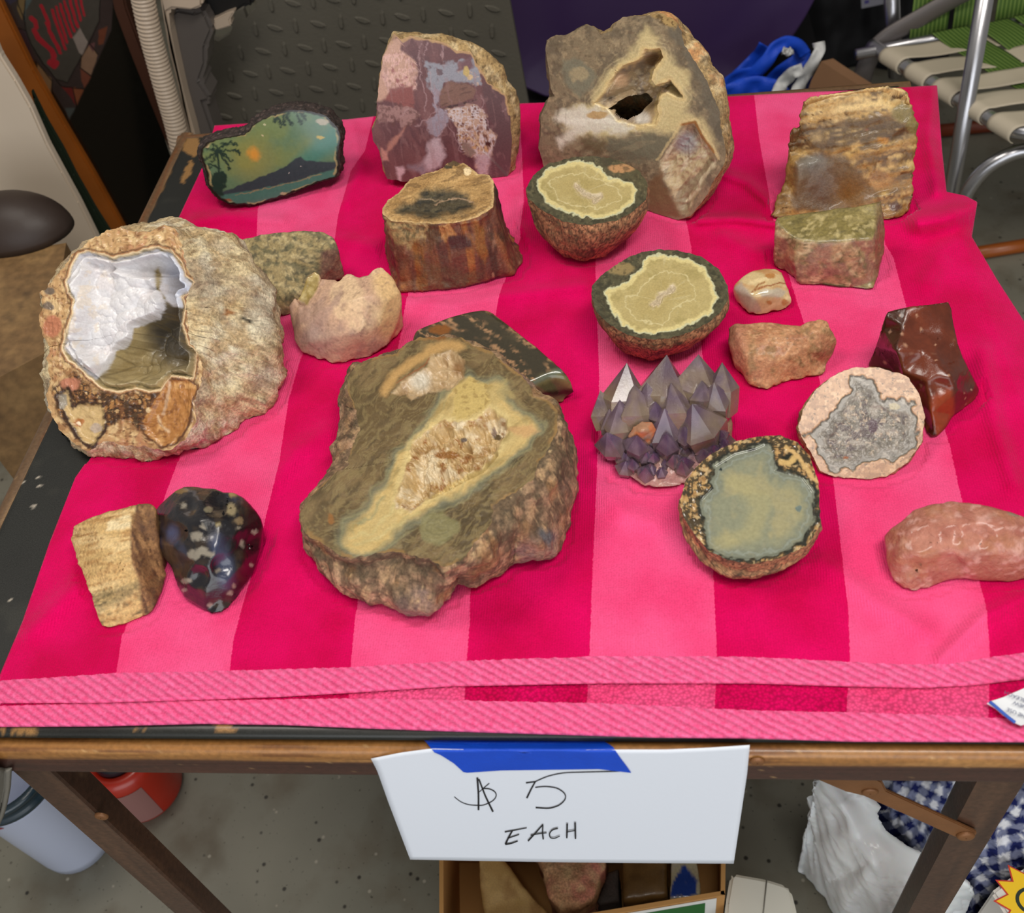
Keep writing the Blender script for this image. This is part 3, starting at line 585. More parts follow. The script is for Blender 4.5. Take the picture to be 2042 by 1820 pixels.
# ---- palm painted slab
pf = [(399, 310), (402, 300), (411, 284), (446, 274), (487, 267), (507, 247), (535, 230), (576, 219), (617, 221), (651, 231), (672, 254), (679, 274), (673, 308), (678, 329), (671, 353), (634, 363), (600, 377), (555, 393), (507, 409), (456, 407), (432, 394), (416, 370), (411, 343)]
def f_slab(P):
    P.c[:] = L(96, 128, 96); P.pn((122, 140, 84), 60, -.1, .4, .7, 3); P.mix(( 84, 130, 118), ss(560, 680, P.px[:, 0]) * ss(330, 240, P.px[:, 1] - .35 * (P.px[:, 0] - 640)) * .8)
    P.mix((60, 130, 118), ss(30, 5, sdl(P.px, [(600, 330), (640, 295), (680, 270)])) * .75); P.mix((150, 146, 74), ss(70, 15, np.hypot(P.px[:, 0] - 505, (P.px[:, 1] - 315))) * .6)
    P.mix((214, 152, 62), ss(20, 4, np.hypot(P.px[:, 0] - 506, P.px[:, 1] - 307) + 5 * fbm(P.px, .15, 3)) * .95)
    P.poly([(440, 384), (480, 368), (530, 348), (565, 335), (590, 316), (600, 312), (612, 320), (645, 322), (690, 322), (690, 334), (640, 345), (590, 362), (530, 376), (470, 388), (436, 392)], (52, 66, 72), 1.5, 3)
    P.poly([(436, 390), (500, 380), (590, 361), (650, 342), (690, 330), (690, 375), (560, 410), (430, 412)], (72, 118, 106), 2, 2); P.line([(470, 389), (540, 374), (590, 362), (640, 348)], (160, 140, 96), .8, 1.2, 4, 8, a=.8)
    tr = (30, 56, 48)
    P.line([(434, 302), (436, 330), (437, 360), (432, 388)], tr, 2, 1, 1)
    for q in ([(434, 302), (445, 288), (462, 284), (472, 288)], [(434, 302), (455, 300), (470, 300), (478, 307)], [(434, 302), (445, 315), (458, 335)], [(434, 302), (450, 310), (462, 322)], [(434, 302), (422, 308), (410, 318), (404, 324)], [(434, 302), (424, 298), (412, 298)], [(434, 302), (430, 290), (424, 284)], [(434, 302), (428, 318), (416, 332)]): P.line(q, tr, 2.6, 2, 5, 5)
    P.poly([(424, 345), (440, 340), (452, 348), (448, 372), (446, 392), (424, 392), (414, 372)], tr, 2.5, 7, 6); P.line([(412, 336), (425, 330), (440, 336)], tr, 2, 1.5, 3, 6)
    for q in ([(552, 222), (556, 240), (561, 250)], [(565, 222), (567, 238), (566, 250)], [(575, 222), (574, 236), (580, 246)], [(590, 222), (596, 236), (600, 246)], [(600, 222), (606, 234), (609, 240)], [(548, 224), (550, 236), (549, 242)]): P.line(q, tr, 3, 2, 5, 5)
    P.spots([(643, 243, 14, 6, (176, 176, 158)), (638, 273, 8, 3.5, (190, 176, 96)), (523, 271, 3, 2, (200, 190, 150)), (410, 291, 8, 5, (200, 186, 140)), (528, 248, 2.5, 2, (200, 200, 160)), (565, 385, 7, 3, (170, 160, 130)), (455, 399, 9, 2.5, (140, 96, 70)), (601, 331, 1.5, 1.2, (200, 200, 190)), (577, 346, 1.5, 1.2, (200, 200, 190))])
    e = (1 - P.s) * 150; P.mix((30, 26, 22), ss(7, 3, e + 3 * fbm(P.px, .12, 3))); P.mix((176, 160, 110), ss(3, 1, np.abs(e - 7 + 3 * fbm(P.px, .12, 3))) * ss(-.1, .3, fbm(P.px, .05, 3, 5)) * .8)
def r_bark(P): P.c[:] = L(58, 46, 42); P.noise((30, 25, 22), 200, -.1, .3, .8).noise((104, 86, 80), 260, .15, .5, .7, 4).noise((130, 118, 112), 500, .45, .6, .5, 6)
loft('painted_slab', 'dark bark-edged slice painted with a palm beach sunset, at the back left', (545, 320), pf, tilt(520, 410, 74, 12), [('off', .006, 1.02), ('off', .018, 1.05), ('off', .032, .98), ('off', .038, .86)], f_slab, r_bark, 320, 80, 11, amp=.0026, asc=130, mats=(cmat('lacquered_painting', .22, .03, 300, .05, 300, coat=.5), M_RIND), names=('painted_face', 'bark_rind'), ridge=True)
# ---- purple agate, upright
pf = [(786, 66), (799, 80), (817, 71), (846, 77), (884, 84), (910, 101), (939, 103), (950, 127), (966, 150), (973, 165), (1009, 190), (1016, 221), (1020, 276), (1018, 330), (1012, 357), (966, 359), (875, 364), (802, 361), (772, 357), (763, 330), (757, 299), (744, 281), (741, 258), (750, 243), (752, 203), (757, 158), (764, 112), (777, 85)]
ps_ = [(776, 80), (786, 60), (821, 64), (857, 65), (882, 66), (911, 75), (938, 86), (962, 97), (987, 115), (1003, 131), (1013, 160), (1029, 178), (1038, 203), (1039, 239), (1035, 294), (1026, 341), (1017, 357), (966, 357), (875, 358), (802, 356), (776, 350), (765, 328), (760, 299), (750, 281), (746, 258), (754, 240), (756, 203), (761, 158), (766, 112)]
def f_purple(P):
    k = 5.515; Z = lambda pts: s4(pts, k, 730, 40)
    P.c[:] = L(104, 70, 72); P.pn((124, 84, 84), 40, -.1, .5, .8, 3, rot=80, ax=3); P.pn((84, 56, 62), 30, .1, .5, .7, 7, rot=60, ax=3)
    P.poly(Z([(1320, 690), (1560, 830), (1680, 900), (1720, 1800), (1300, 1790), (1380, 1400), (1440, 1280), (1330, 1000), (1270, 760)]), (98, 71, 73), 3, 4)
    P.poly(Z([(100, 700), (170, 420), (280, 230), (500, 120), (520, 180), (380, 260), (380, 330), (530, 440), (560, 560), (540, 740), (250, 830), (160, 900), (100, 900)]), (196, 158, 138), 3, 5); P.pn((150, 88, 92), 9, .0, .35, .85, 5, m=ss(4, -4, sdp(P.px, Z([(190, 500), (330, 330), (530, 460), (540, 740), (250, 800), (180, 640)])))); P.pn((226, 186, 176), 7, .2, .45, .8, 15, ridge=True, m=ss(3, -3, sdp(P.px, Z([(190, 400), (330, 300), (560, 460), (560, 760), (250, 830), (180, 640)]))))
    P.poly(Z([(270, 760), (520, 720), (540, 960), (400, 950), (300, 900), (190, 880)]), (140, 84, 80), 3, 4)
    P.poly(Z([(130, 960), (330, 940), (560, 960), (600, 1060), (420, 1180), (300, 1100), (120, 1120)]), (170, 134, 128), 3, 8, 9, a=.8); P.pn((100, 66, 62), 8, .1, .3, .7, 8, m=ss(4, -4, sdp(P.px, Z([(130, 880), (600, 940), (600, 1100), (400, 1200), (130, 1100)]))))
    P.poly(Z([(230, 1380), (360, 1240), (440, 1170), (400, 1260), (300, 1400), (230, 1450)]), (186, 134, 118), 3, 5, a=.8); P.poly(Z([(160, 1420), (240, 1440), (250, 1560), (170, 1560)]), (206, 150, 136), 3, 5, a=.8)
    # grey-blue chalcedony
    bl = (148, 150, 160)
    P.poly(Z([(650, 450), (820, 480), (1000, 450), (1180, 400), (1260, 560), (1270, 700), (1100, 700), (870, 680), (820, 780), (760, 830), (700, 760), (670, 560)]), bl, 3, 7, 10); P.poly(Z([(720, 760), (820, 780), (800, 960), (900, 1060), (880, 1160), (800, 1280), (690, 1230), (670, 1120), (780, 1020), (740, 900)]), (156, 148, 160), 3, 7, 10)
    P.pn((92, 64, 70), 12, .0, .25, .8, 21, m=ss(3, -3, sdp(P.px, Z([(690, 500), (850, 510), (880, 600), (800, 700), (720, 620)])))); P.poly(Z([(1020, 460), (1150, 420), (1190, 500), (1100, 560), (990, 560)]), (116, 84, 90), 3, 5); P.pn((206, 178, 160), 8, .1, .4, .8, 24, m=ss(3, -3, sdp(P.px, Z([(1010, 560), (1250, 520), (1270, 720), (1180, 740), (1050, 640)])))); P.spots([(930, 143, 7, 12, (196, 172, 110)), (938, 155, 7, 6, (206, 180, 140))])
    P.poly(Z([(820, 760), (900, 680), (1080, 690), (1200, 760), (1180, 860), (1000, 910), (830, 960), (800, 860)]), (128, 96, 84), 2.5, 4); P.pn((92, 66, 60), 5, .1, .5, .7, 30, rot=-15, ax=5, m=ss(3, -3, sdp(P.px, Z([(820, 760), (900, 680), (1080, 690), (1200, 760), (1180, 860), (1000, 910), (830, 960)]))))
    P.line(Z([(850, 980), (1000, 930), (1150, 900), (1210, 880)]), (70, 52, 50), 1.6, 1.5)
    br = Z([(860, 990), (1200, 930), (1300, 1010), (1340, 1180), (1430, 1290), (1400, 1400), (1360, 1480), (1330, 1700), (1240, 1700), (1200, 1500), (1050, 1440), (1000, 1280), (1010, 1180), (920, 1080)])
    P.poly(br, (190, 160, 140), 3, 8, 10); P.pn((112, 72, 60), 8, .0, .25, .9, 33, m=ss(3, -3, sdp(P.px, br))); P.pn((214, 206, 208), 6, .2, .4, .8, 36, ridge=True, m=ss(3, -3, sdp(P.px, br))); P.pn((206, 168, 116), 14, .1, .4, .8, 39, m=ss(3, -3, sdp(P.px, Z([(1000, 1240), (1200, 1230), (1380, 1460), (1200, 1500), (1050, 1400)]))))
    P.poly(Z([(1310, 1330), (1380, 1340), (1370, 1400), (1310, 1380)]), (74, 34, 26), 2, 2); P.poly(Z([(1060, 1320), (1150, 1380), (1210, 1470), (1120, 1500), (1050, 1410)]), (140, 124, 110), 3, 3)
    P.poly(Z([(680, 1330), (800, 1300), (850, 1420), (870, 1500), (820, 1620), (640, 1680), (560, 1640), (660, 1500)]), (196, 178, 184), 5, 6, 12); P.poly(Z([(470, 1600), (640, 1560), (660, 1680), (480, 1640)]), (140, 126, 134), 6, 5); P.poly(Z([(320, 1620), (400, 1600), (440, 1640), (390, 1700), (390, 1790), (360, 1780), (350, 1700)]), (206, 178, 184), 3, 4); P.poly(Z([(1210, 1500), (1370, 1460), (1340, 1700), (1220, 1700)]), (186, 164, 170), 5, 5, a=.8)
    for q in ([(620, 200), (570, 420), (600, 600), (640, 760), (650, 1000)], [(680, 210), (640, 400)], [(830, 270), (840, 420)], [(700, 560), (740, 830), (790, 960)], [(900, 1160), (990, 1300), (1060, 1450)], [(880, 1160), (800, 1280), (860, 1430)], [(1270, 840), (1290, 1000), (1340, 1180)], [(560, 1170), (700, 1050), (780, 1000)], [(1500, 1000), (1560, 950), (1540, 830)], [(370, 1060), (480, 960)], [(520, 560), (600, 580)]): P.line(Z(q), (190, 160, 162), .7, 1.4, 6, 12, a=.7)
    P.pn((156, 120, 118), 14, .45, .6, .3, 44, ridge=True, rot=80, ax=4)
    P.mix((186, 150, 106), ss(.955, .985, P.s + .03 * fbm(P.px, .06, 3, 4)) * ss(760, 800, P.px[:, 0] - 0 * P.px[:, 1]) * (P.px[:, 1] < 230))
def r_tan(P): P.c[:] = L(176, 146, 98); P.noise((214, 190, 146), 120, .0, .4, .8).noise((112, 88, 56), 160, .1, .45, .8, 5).noise((70, 54, 36), 240, .3, .5, .7, 8)
def r_purp(P): r_tan(P); P.mix((146, 124, 96), ss(.3, .9, 1 - P.w) * 0)
loft('purple_agate', 'maroon and lilac cut agate standing upright behind the dark petrified wood stump', (890, 225), pf, tilt(890, 364, 80, 6), [('px', ps_, .016), ('off', .04, .92, (0, 0, -.010)), ('off', .065, .76, (0, 0, -.014)), ('off', .075, .5, (0, 0, -.016))], f_purple, r_purp, 380, 110, 12, amp=.0022)
# ---- hollow agatized coral, upright
K = 4.232; Z = lambda pts: s4(pts, K, 1060, 10)
pf = [(1091, 79), (1110, 70), (1131, 69), (1152, 57), (1173, 49), (1188, 55), (1197, 68), (1221, 62), (1225, 48), (1240, 34), (1263, 32), (1287, 31), (1312, 28), (1336, 34), (1350, 46), (1358, 62), (1366, 90), (1384, 120), (1404, 150), (1420, 185), (1434, 218), (1437, 250), (1442, 275), (1447, 300), (1445, 324), (1436, 342), (1426, 353), (1410, 388), (1391, 412), (1377, 430), (1355, 438), (1320, 431), (1296, 421), (1240, 412), (1180, 400), (1120, 378), (1085, 335), (1082, 318), (1074, 294), (1078, 270), (1079, 227), (1095, 194), (1105, 192), (1098, 175), (1093, 138), (1088, 100)]
psh = [(1094, 84), (1131, 72), (1173, 52), (1190, 58), (1198, 70), (1226, 52), (1263, 34), (1290, 30), (1315, 24), (1340, 27), (1354, 38), (1361, 57), (1378, 67), (1397, 86), (1415, 112), (1425, 138), (1439, 152), (1446, 180), (1453, 234), (1456, 270), (1453, 305), (1449, 326), (1438, 350), (1412, 392), (1379, 431), (1355, 436), (1300, 415), (1180, 392), (1095, 335), (1080, 300), (1084, 230), (1100, 190), (1095, 138)]
CAV = [(1287, 100), (1315, 101), (1318, 116), (1300, 140), (1296, 161), (1306, 173), (1329, 166), (1336, 161), (1358, 194), (1344, 190), (1329, 183), (1313, 190), (1308, 211), (1310, 227), (1303, 246), (1266, 249), (1230, 240), (1211, 215), (1188, 206), (1207, 185), (1225, 152), (1240, 135), (1263, 126), (1280, 116)]
HOLE = Z([(640, 870), (700, 828), (800, 835), (866, 880), (836, 960), (790, 990), (720, 965)])
ORB = Z([(1080, 1310), (1240, 1080), (1270, 1010), (1380, 990), (1440, 1100), (1520, 1220), (1560, 1330), (1480, 1450), (1400, 1600), (1330, 1760), (1250, 1760), (1170, 1560), (1100, 1450)])
def rel_hollow(px, V):
    d = sdp(px + 3 * np.stack([fbm(px, .06, 3, 2), fbm(px, .06, 3, 6)], 1), CAV); f1, f2, _ = worley(px, 1 / 24., 3)
    z = -.034 * ss(2, -26, d) - .006 * ss(3, -2, d) + ss(0, -10, d) * (.006 * (1 - np.clip(f1 * 1.3, 0, 1)) + .003 * fbm(px, .06, 3, 4))
    z = z + .012 * np.clip(1 - np.hypot(px[:, 0] - 1228, (px[:, 1] - 185)) / 30, 0, 1) ** .6 * ss(2, -6, d)
    e = sdp(px, ORB); z = z - .007 * ss(4, -22, e) + ss(0, -8, e) * .0016 * fbm(px, .08, 4, 5, ridge=True)
    return z + .0003 * fbm(px, .1, 3, 9)
def f_hollow(P):
    P.c[:] = L(136, 121, 96); P.pn((160, 143, 114), 40, -.1, .4, .8, 3); P.pn((108, 97, 80), 30, .0, .45, .8, 5); P.pn((176, 156, 122), 9, .1, .4, .5, 45); P.pn((96, 84, 66), 7, .15, .45, .5, 47)
    P.poly(Z([(270, 470), (380, 450), (540, 560), (520, 700), (400, 770), (300, 700), (250, 560)]), (128, 124, 104), 5, 6); P.poly(Z([(330, 560), (420, 520), (500, 560), (440, 640), (340, 640)]), (164, 150, 118), 3, 8, 8)
    P.poly(Z([(1200, 100), (1560, 500), (1640, 1200), (1560, 1150), (1440, 800), (1380, 600), (1280, 380), (1150, 240)]), (112, 104, 88), 8, 8); P.pn((84, 78, 66), 9, .1, .5, .4, 13, rot=-65, ax=6, m=ss(1370, 1400, P.px[:, 0]) * (P.px[:, 1] < 300))
    cr = Z([(960, 180), (1060, 250), (1100, 360), (1200, 480), (1300, 560), (1340, 700), (1300, 900), (1440, 980), (1560, 1180), (1540, 1260), (1440, 1150), (1400, 1000), (1280, 1010), (1200, 1110), (1050, 1040), (850, 1080), (660, 1120), (400, 1090), (260, 1050), (300, 870), (480, 830), (560, 700), (640, 560), (760, 460), (900, 330)])
    P.poly(cr, (206, 188, 138), 12, 12, 18); P.mix((222, 196, 138), ss(12, 2, sdp(P.wp(5, 12, 4), CAV)) * ss(-30, 0, sdp(P.px, CAV))); P.mix((232, 212, 164), .3 * ss(.1, .9, np.sin((sdp(P.px, CAV) + 9 * fbm(P.px, .04, 3, 3)) * .7)) * ss(34, 14, sdp(P.px, CAV)))
    wh = Z([(250, 880), (500, 860), (640, 880), (730, 980), (860, 1010), (850, 1060), (600, 1080), (400, 1090), (250, 1200), (230, 1130), (330, 1030), (200, 960)]); P.poly(wh, (222, 214, 194), 9, 10); P.pn((240, 234, 216), 14, .0, .4, .7, 17, rot=10, ax=4, m=ss(6, -6, sdp(P.px, wh))); P.spots([(1190, 230, 22, 8, (196, 164, 116))])
    P.poly(Z([(430, 1130), (480, 1110), (620, 1150), (660, 1220), (560, 1250), (430, 1230)]), (116, 102, 76), 7, 10); P.poly(Z([(640, 1130), (1190, 1080), (1220, 1150), (1080, 1320), (900, 1330), (660, 1290)]), (118, 112, 92), 7, 8); P.pn((150, 136, 108), 8, .1, .5, .6, 19, rot=-20, ax=4, m=(P.px[:, 1] > 280) * .8)
    d = sdp(P.wp(3, 14, 2), CAV); ins = ss(1, -5, d); P.mix((176, 152, 118), ins); P.pn((140, 124, 108), 18, -.1, .3, .9, 23, m=ins); P.pn((206, 188, 158), 12, .1, .4, .7, 27, m=ins); P.mix((104, 76, 54), ins * ss(22, 8, np.hypot(P.px[:, 0] - 1301, P.px[:, 1] - 120))); P.mix((206, 198, 186), ins * ss(20, 8, np.hypot(P.px[:, 0] - 1282, P.px[:, 1] - 236))); P.mix((214, 178, 140), ins * ss(22, 6, np.hypot(P.px[:, 0] - 1240, P.px[:, 1] - 160)))
    P.poly(Z([(1120, 700), (1180, 640), (1280, 780), (1230, 780)]), (120, 104, 70), 2, 2)
    e = sdp(P.wp(4, 14, 6), ORB); io = ss(2, -4, e); P.mix((186, 166, 128), io); P.pn((210, 196, 164), 14, .0, .3, .9, 29, rot=-50, ax=2.5, m=io); P.pn((136, 118, 90), 12, .05, .35, .8, 31, rot=-55, ax=4, m=io); P.mix((150, 146, 150), io * ss(34, 10, np.hypot(P.px[:, 0] - 1370, P.px[:, 1] - 285)) * .8); P.mix((170, 122, 66), ss(3.5, 1.5, sdl(P.px, Z([(1260, 1010), (1380, 985), (1440, 1110), (1540, 1240)]))) * .9); P.mix((232, 206, 150), ss(4, 1, np.abs(e - 5)) * .5 * (P.px[:, 1] < 320))
    P.poly(Z([(990, 1500), (1100, 1380), (1110, 1500), (1200, 1640), (1260, 1790), (1100, 1780), (980, 1730)]), (126, 100, 72), 5, 5)
    P.pn((92, 80, 60), 16, .45, .65, .4, 37, ridge=True, m=ss(1150, 1110, P.px[:, 0])); P.poly(Z([(1000, 60), (1180, 60), (1260, 130), (1200, 200), (1080, 150)]), (176, 148, 96), 4, 8); P.pn((80, 64, 40), 5, .1, .3, .8, 41, m=ss(4, -2, sdp(P.px, Z([(1000, 60), (1180, 60), (1260, 130), (1200, 200), (1080, 150)]))))
def r_hollow(P): r_tan(P); P.noise((120, 104, 78), 40, 0, .5, .6, 31); P.noise((206, 146, 92), 60, .15, .4, .8, 33); P.mix((110, 96, 74), ss(1200, 1150, P.px[:, 0]))
n_h = np.cross(U(1355, 438, Z0) - U(1075, 352, Z0), [0, 0, 1]); n_h /= np.linalg.norm(n_h); n_h = n_h * math.sin(math.radians(78)) + np.array([0, 0, math.cos(math.radians(78))])
loft('hollow_geode', 'large upright tan and cream geode with a hollow centre, behind a half nodule', (1262, 215), pf, (U(1355, 438, Z0), n_h), [('px', psh, .016, (1265, 220)), ('off', .04, .90, (0, 0, -.014)), ('off', .062, .72, (0, 0, -.022)), ('off', .072, .4, (0, 0, -.025))], f_hollow, r_hollow, 420, 150, 13, amp=.0026, relief=rel_hollow, hole=HOLE)
# ---- nodules and agates cut flat
def r_nod(P):
    P.c[:] = L(172, 128, 90); P.noise((214, 158, 112), 90, .0, .4, .8, 3).noise((104, 78, 56), 120, .0, .4, .7, 5); f1, f2, _ = worley(P.P + .0015 * np.stack([fbm(P.P, 300, 2, 1), fbm(P.P, 300, 2, 2), fbm(P.P, 300, 2, 3)], 1), 190, 4); P.mix((52, 44, 32), ss(.16, .03, f2 - f1) * .75); P.noise((92, 90, 62), 40, .15, .4, .5, 9)
def f_nod(inner, ring2, cry, seed, spot):
    def f(P):
        P.c[:] = L(84, 80, 58); P.pn((60, 58, 42), 8, 0, .3, .9, seed); P.pn((112, 104, 76), 6, .2, .4, .7, seed + 2)
        P.spots([spot]); P.pn((70, 62, 44), 7, .1, .4, .6, seed + 20)
        X = P.wp(5, 9, seed + 4); d = sdp(X, inner); i = ss(1.5, -1.5, d); P.mix((186, 168, 112), i); P.pn((168, 152, 96), 34, -.1, .4, .8, seed + 6, m=i); P.pn((198, 182, 128), 10, .1, .5, .45, seed + 8, m=i, rot=30)
        P.mix((224, 208, 146), ss(6.5, 1.5, np.abs(d + 3.5)) * .85); P.mix((206, 206, 168), ss(2.5, .8, np.abs(d - .5)) * .8)
        d2 = sdp(P.wp(7, 12, seed + 10), ring2); P.mix((214, 200, 150), ss(1.8, .5, np.abs(d2)) * .8); P.mix((178, 158, 100), ss(0, -20, d2) * .5); P.mix((212, 200, 156), .35 * i * ss(.35, .6, fbm(np.stack([np.arctan2(P.px[:, 1] - cry[1][1], P.px[:, 0] - cry[1][0]) * 9, d * .02], 1), 1, 3, seed)))
        dc = sdl(P.wp(4, 6, seed + 12), cry); P.mix((196, 176, 150), ss(7, 4, dc)); P.mix((150, 134, 112), ss(3, 1, dc) * .7); P.mix((206, 190, 150), ss(11, 7, dc) * .4)
    return f
def rel_cry(cry):
    def f(px, V): d = sdl(px, cry); return -.0018 * ss(7, 3, d) + ss(6, 3, d) * .0009 * fbm(px, .3, 2, 3) + .00015 * fbm(px, .1, 3, 2)
    return f
c1 = [(1150, 370), (1160, 384), (1178, 392), (1196, 391), (1186, 400)]
pf = [(1049, 375), (1064, 349), (1092, 327), (1139, 314), (1190, 311), (1241, 321), (1276, 341), (1292, 370), (1288, 398), (1264, 421), (1229, 440), (1170, 449), (1123, 442), (1076, 415), (1053, 395)]
loft('half_nodule', 'bowl-shaped half nodule with pale yellow centre, directly before the upright hollow geode', (1172, 378), pf, (U(1170, 378, Z0 + .062), np.array([-.02, -.03, 1.])), [('off', .014, 1.0), ('z', [(1068, 428), (1110, 405), (1170, 392), (1235, 405), (1278, 428), (1264, 464), (1222, 494), (1165, 505), (1108, 494), (1074, 464)], Z0 + .022, (1170, 450)), ('z', [(1115, 462), (1165, 450), (1225, 462), (1232, 487), (1205, 512), (1165, 521), (1128, 513), (1105, 490)], Z0 + .001, (1168, 486))],
     f_nod([(1070, 368), (1088, 341), (1131, 325), (1170, 323), (1194, 333), (1209, 353), (1260, 366), (1268, 380), (1264, 402), (1237, 421), (1201, 436), (1151, 430), (1111, 415), (1088, 400)], [(1095, 368), (1120, 348), (1165, 345), (1200, 362), (1235, 380), (1240, 398), (1200, 415), (1150, 412), (1112, 395)], c1, 50, (1238, 336, 26, 9, (186, 140, 96))), r_nod, 340, 90, 14, amp=.0012, asc=160, relief=rel_cry(c1))
c2 = [(1302, 608), (1314, 600), (1318, 588), (1332, 584), (1341, 574)]
pf = [(1181, 568), (1201, 547), (1244, 518), (1279, 502), (1316, 497), (1356, 500), (1401, 512), (1434, 537), (1451, 569), (1452, 594), (1438, 621), (1416, 641), (1379, 661), (1336, 674), (1293, 677), (1250, 667), (1216, 648), (1190, 622), (1180, 594)]
loft('half_nodule', 'round half nodule with pale yellow centre and dark rim, just behind the amethyst', (1316, 588), pf, (U(1316, 588, Z0 + .05), np.array([-.03, -.06, 1.])), [('off', .013, .995), ('z', [(1225, 610), (1316, 590), (1405, 610), (1420, 650), (1375, 695), (1300, 715), (1235, 695), (1205, 650)], Z0 + .014, (1316, 655)), ('z', [(1255, 640), (1316, 625), (1380, 640), (1385, 675), (1345, 705), (1295, 718), (1255, 705), (1238, 675)], Z0 + .001, (1316, 672))],
     f_nod([(1207, 580), (1247, 566), (1281, 534), (1290, 512), (1321, 508), (1373, 517), (1407, 537), (1421, 566), (1430, 594), (1416, 624), (1379, 643), (1350, 656), (1310, 664), (1270, 664), (1239, 645), (1219, 616)], [(1246, 594), (1272, 588), (1290, 560), (1321, 539), (1360, 545), (1384, 570), (1385, 598), (1345, 612), (1325, 650), (1270, 635), (1250, 612)], c2, 60, (1238, 535, 28, 13, (146, 126, 84))), r_nod, 360, 90, 15, amp=.0012, asc=160, relief=rel_cry(c2))
# green-grey agate, oval
GI = [(1507, 893), (1525, 884), (1543, 898), (1547, 936), (1580, 944), (1600, 950), (1622, 980), (1625, 1034), (1600, 1078), (1562, 1102), (1503, 1115), (1445, 1111), (1412, 1092), (1404, 1034), (1396, 998), (1420, 972), (1424, 929), (1464, 904)]
pf = [(1366, 962), (1386, 932), (1422, 902), (1471, 879), (1518, 870), (1554, 868), (1590, 882), (1614, 907), (1632, 962), (1635, 1016), (1636, 1049), (1608, 1088), (1554, 1113), (1503, 1124), (1453, 1117), (1414, 1099), (1389, 1070), (1364, 1034), (1354, 1002)]
def f_green(P):
    P.c[:] = L(190, 152, 98); P.pn((150, 112, 70), 12, -.1, .3, .9, 3); P.pn((44, 42, 34), 9, .05, .2, .9, 5, ridge=True); P.pn((214, 184, 134), 8, .2, .4, .7, 8)
    X = P.wp(9, 12, 4); d = sdp(X, GI); P.mix((40, 42, 34), ss(9, 5, d) * ss(-6, 0, d) * .9); P.mix((44, 44, 36), ss(14, 6, d) * ss(-.1, .2, fbm(P.px, .04, 2, 44))); i = ss(2, -2, d); P.mix((124, 128, 112), i); P.mix((138, 140, 116), ss(-4, -30, d)); P.pn((162, 154, 116), 60, -.1, .3, .9, 9, m=ss(-12, -40, d)); P.pn((150, 146, 118), 12, .1, .5, .4, 11, m=i); P.bands(d, 9, (150, 158, 146), .4 , 4) if False else None
    P.mix((152, 160, 150), ss(3, 1, np.abs(d + 10)) * i * .45); P.mix((168, 160, 116), ss(30, 5, sdl(P.wp(12, 30, 8), [(1470, 960), (1520, 1000), (1500, 1060), (1440, 1080)])) * .6 * i); P.spots([(1579, 916, 22, 12, (36, 36, 28)), (1438, 935, 3, 3, (40, 50, 50)), (1592, 1014, 7, 7, (110, 124, 118))])
    P.line([(1558, 920), (1574, 924), (1588, 908)], (206, 172, 110), 5, 2, 3, 8); P.line([(1566, 893), (1590, 908), (1612, 940), (1628, 958)], (206, 170, 112), 4, 2, 5, 8)
def rel_g(px, V): d = sdp(px, GI); return -.0008 * ss(0, -3, d) + .0005 * ss(0, 4, d) * fbm(px, .15, 3, 3)
loft('green_agate', 'oval agate with misty green-grey polished face, touching the round grey geode', (1500, 1000), pf, (U(1500, 1125, Z0 + .030), np.array([-.03, -.16, .985])), [('off', .012, 1.005), ('z', [(1400, 1010), (1500, 985), (1600, 1010), (1632, 1062), (1612, 1102), (1560, 1138), (1500, 1152), (1440, 1146), (1395, 1118), (1364, 1072)], Z0 + .013, (1505, 1075)), ('z', [(1420, 1060), (1500, 1040), (1580, 1060), (1600, 1090), (1570, 1125), (1510, 1150), (1465, 1152), (1425, 1130), (1400, 1095)], Z0 + .001, (1500, 1100))],
     f_green, r_nod, 360, 110, 16, amp=.0014, asc=150, relief=rel_g, mats=(M_POL, M_RIND))
# round grey geode, leaning
RI = [(1696, 747), (1736, 758), (1761, 787), (1790, 800), (1820, 802), (1831, 827), (1823, 889), (1790, 912), (1722, 925), (1690, 932), (1663, 947), (1645, 922), (1627, 893), (1607, 862), (1638, 849), (1663, 816), (1685, 783)]
pf = [(1592, 849), (1603, 813), (1628, 776), (1664, 748), (1700, 733), (1754, 733), (1807, 749), (1832, 783), (1845, 827), (1838, 882), (1807, 924), (1770, 948), (1729, 955), (1665, 950), (1636, 938), (1618, 905), (1598, 871)]
def f_round(P):
    P.c[:] = L(190, 148, 112); P.pn((160, 120, 90), 10, -.1, .3, .8, 3); P.pn((216, 178, 140), 8, .1, .4, .8, 6); P.pn((70, 54, 40), 5, .35, .5, .7, 8)
    d = sdp(P.wp(15, 20, 4), RI); i = ss(1.5, -1.5, d); P.mix((128, 122, 112), i); P.bands(d, 5.5, (168, 160, 148), .5 , 6) if False else None
    P.mix((160, 154, 144), i * ss(.3, .8, np.sin((d + 4 * fbm(P.px, .05, 3, 3)) * 2 * math.pi / 6)) * ss(-20, -4, d) * .5 * ss(-.1, .3, fbm(P.px, .02, 2, 61)) ); P.mix((90, 84, 72), i * ss(4, 1, np.abs(d + 2)) * .7)
    P.pn((174, 166, 154), 7, .15, .45, .7, 58, m=i, w=26, ws=30, ax=3, rot=40); P.pn((92, 86, 78), 7, .2, .45, .6, 59, m=i, w=26, ws=30, ax=3, rot=-30); P.pn((168, 158, 146), 18, .0, .35, .8, 12, m=ss(-8, -22, d)); P.pn((96, 84, 84), 14, .05, .3, .8, 14, m=ss(-16, -30, d)); P.pn((196, 176, 152), 6, .2, .4, .7, 16, m=ss(-14, -30, d)); P.spots([(1740, 850, 10, 14, (96, 78, 84)), (1686, 912, 5, 3, (150, 92, 58)), (1784, 810, 12, 7, (170, 158, 126))])
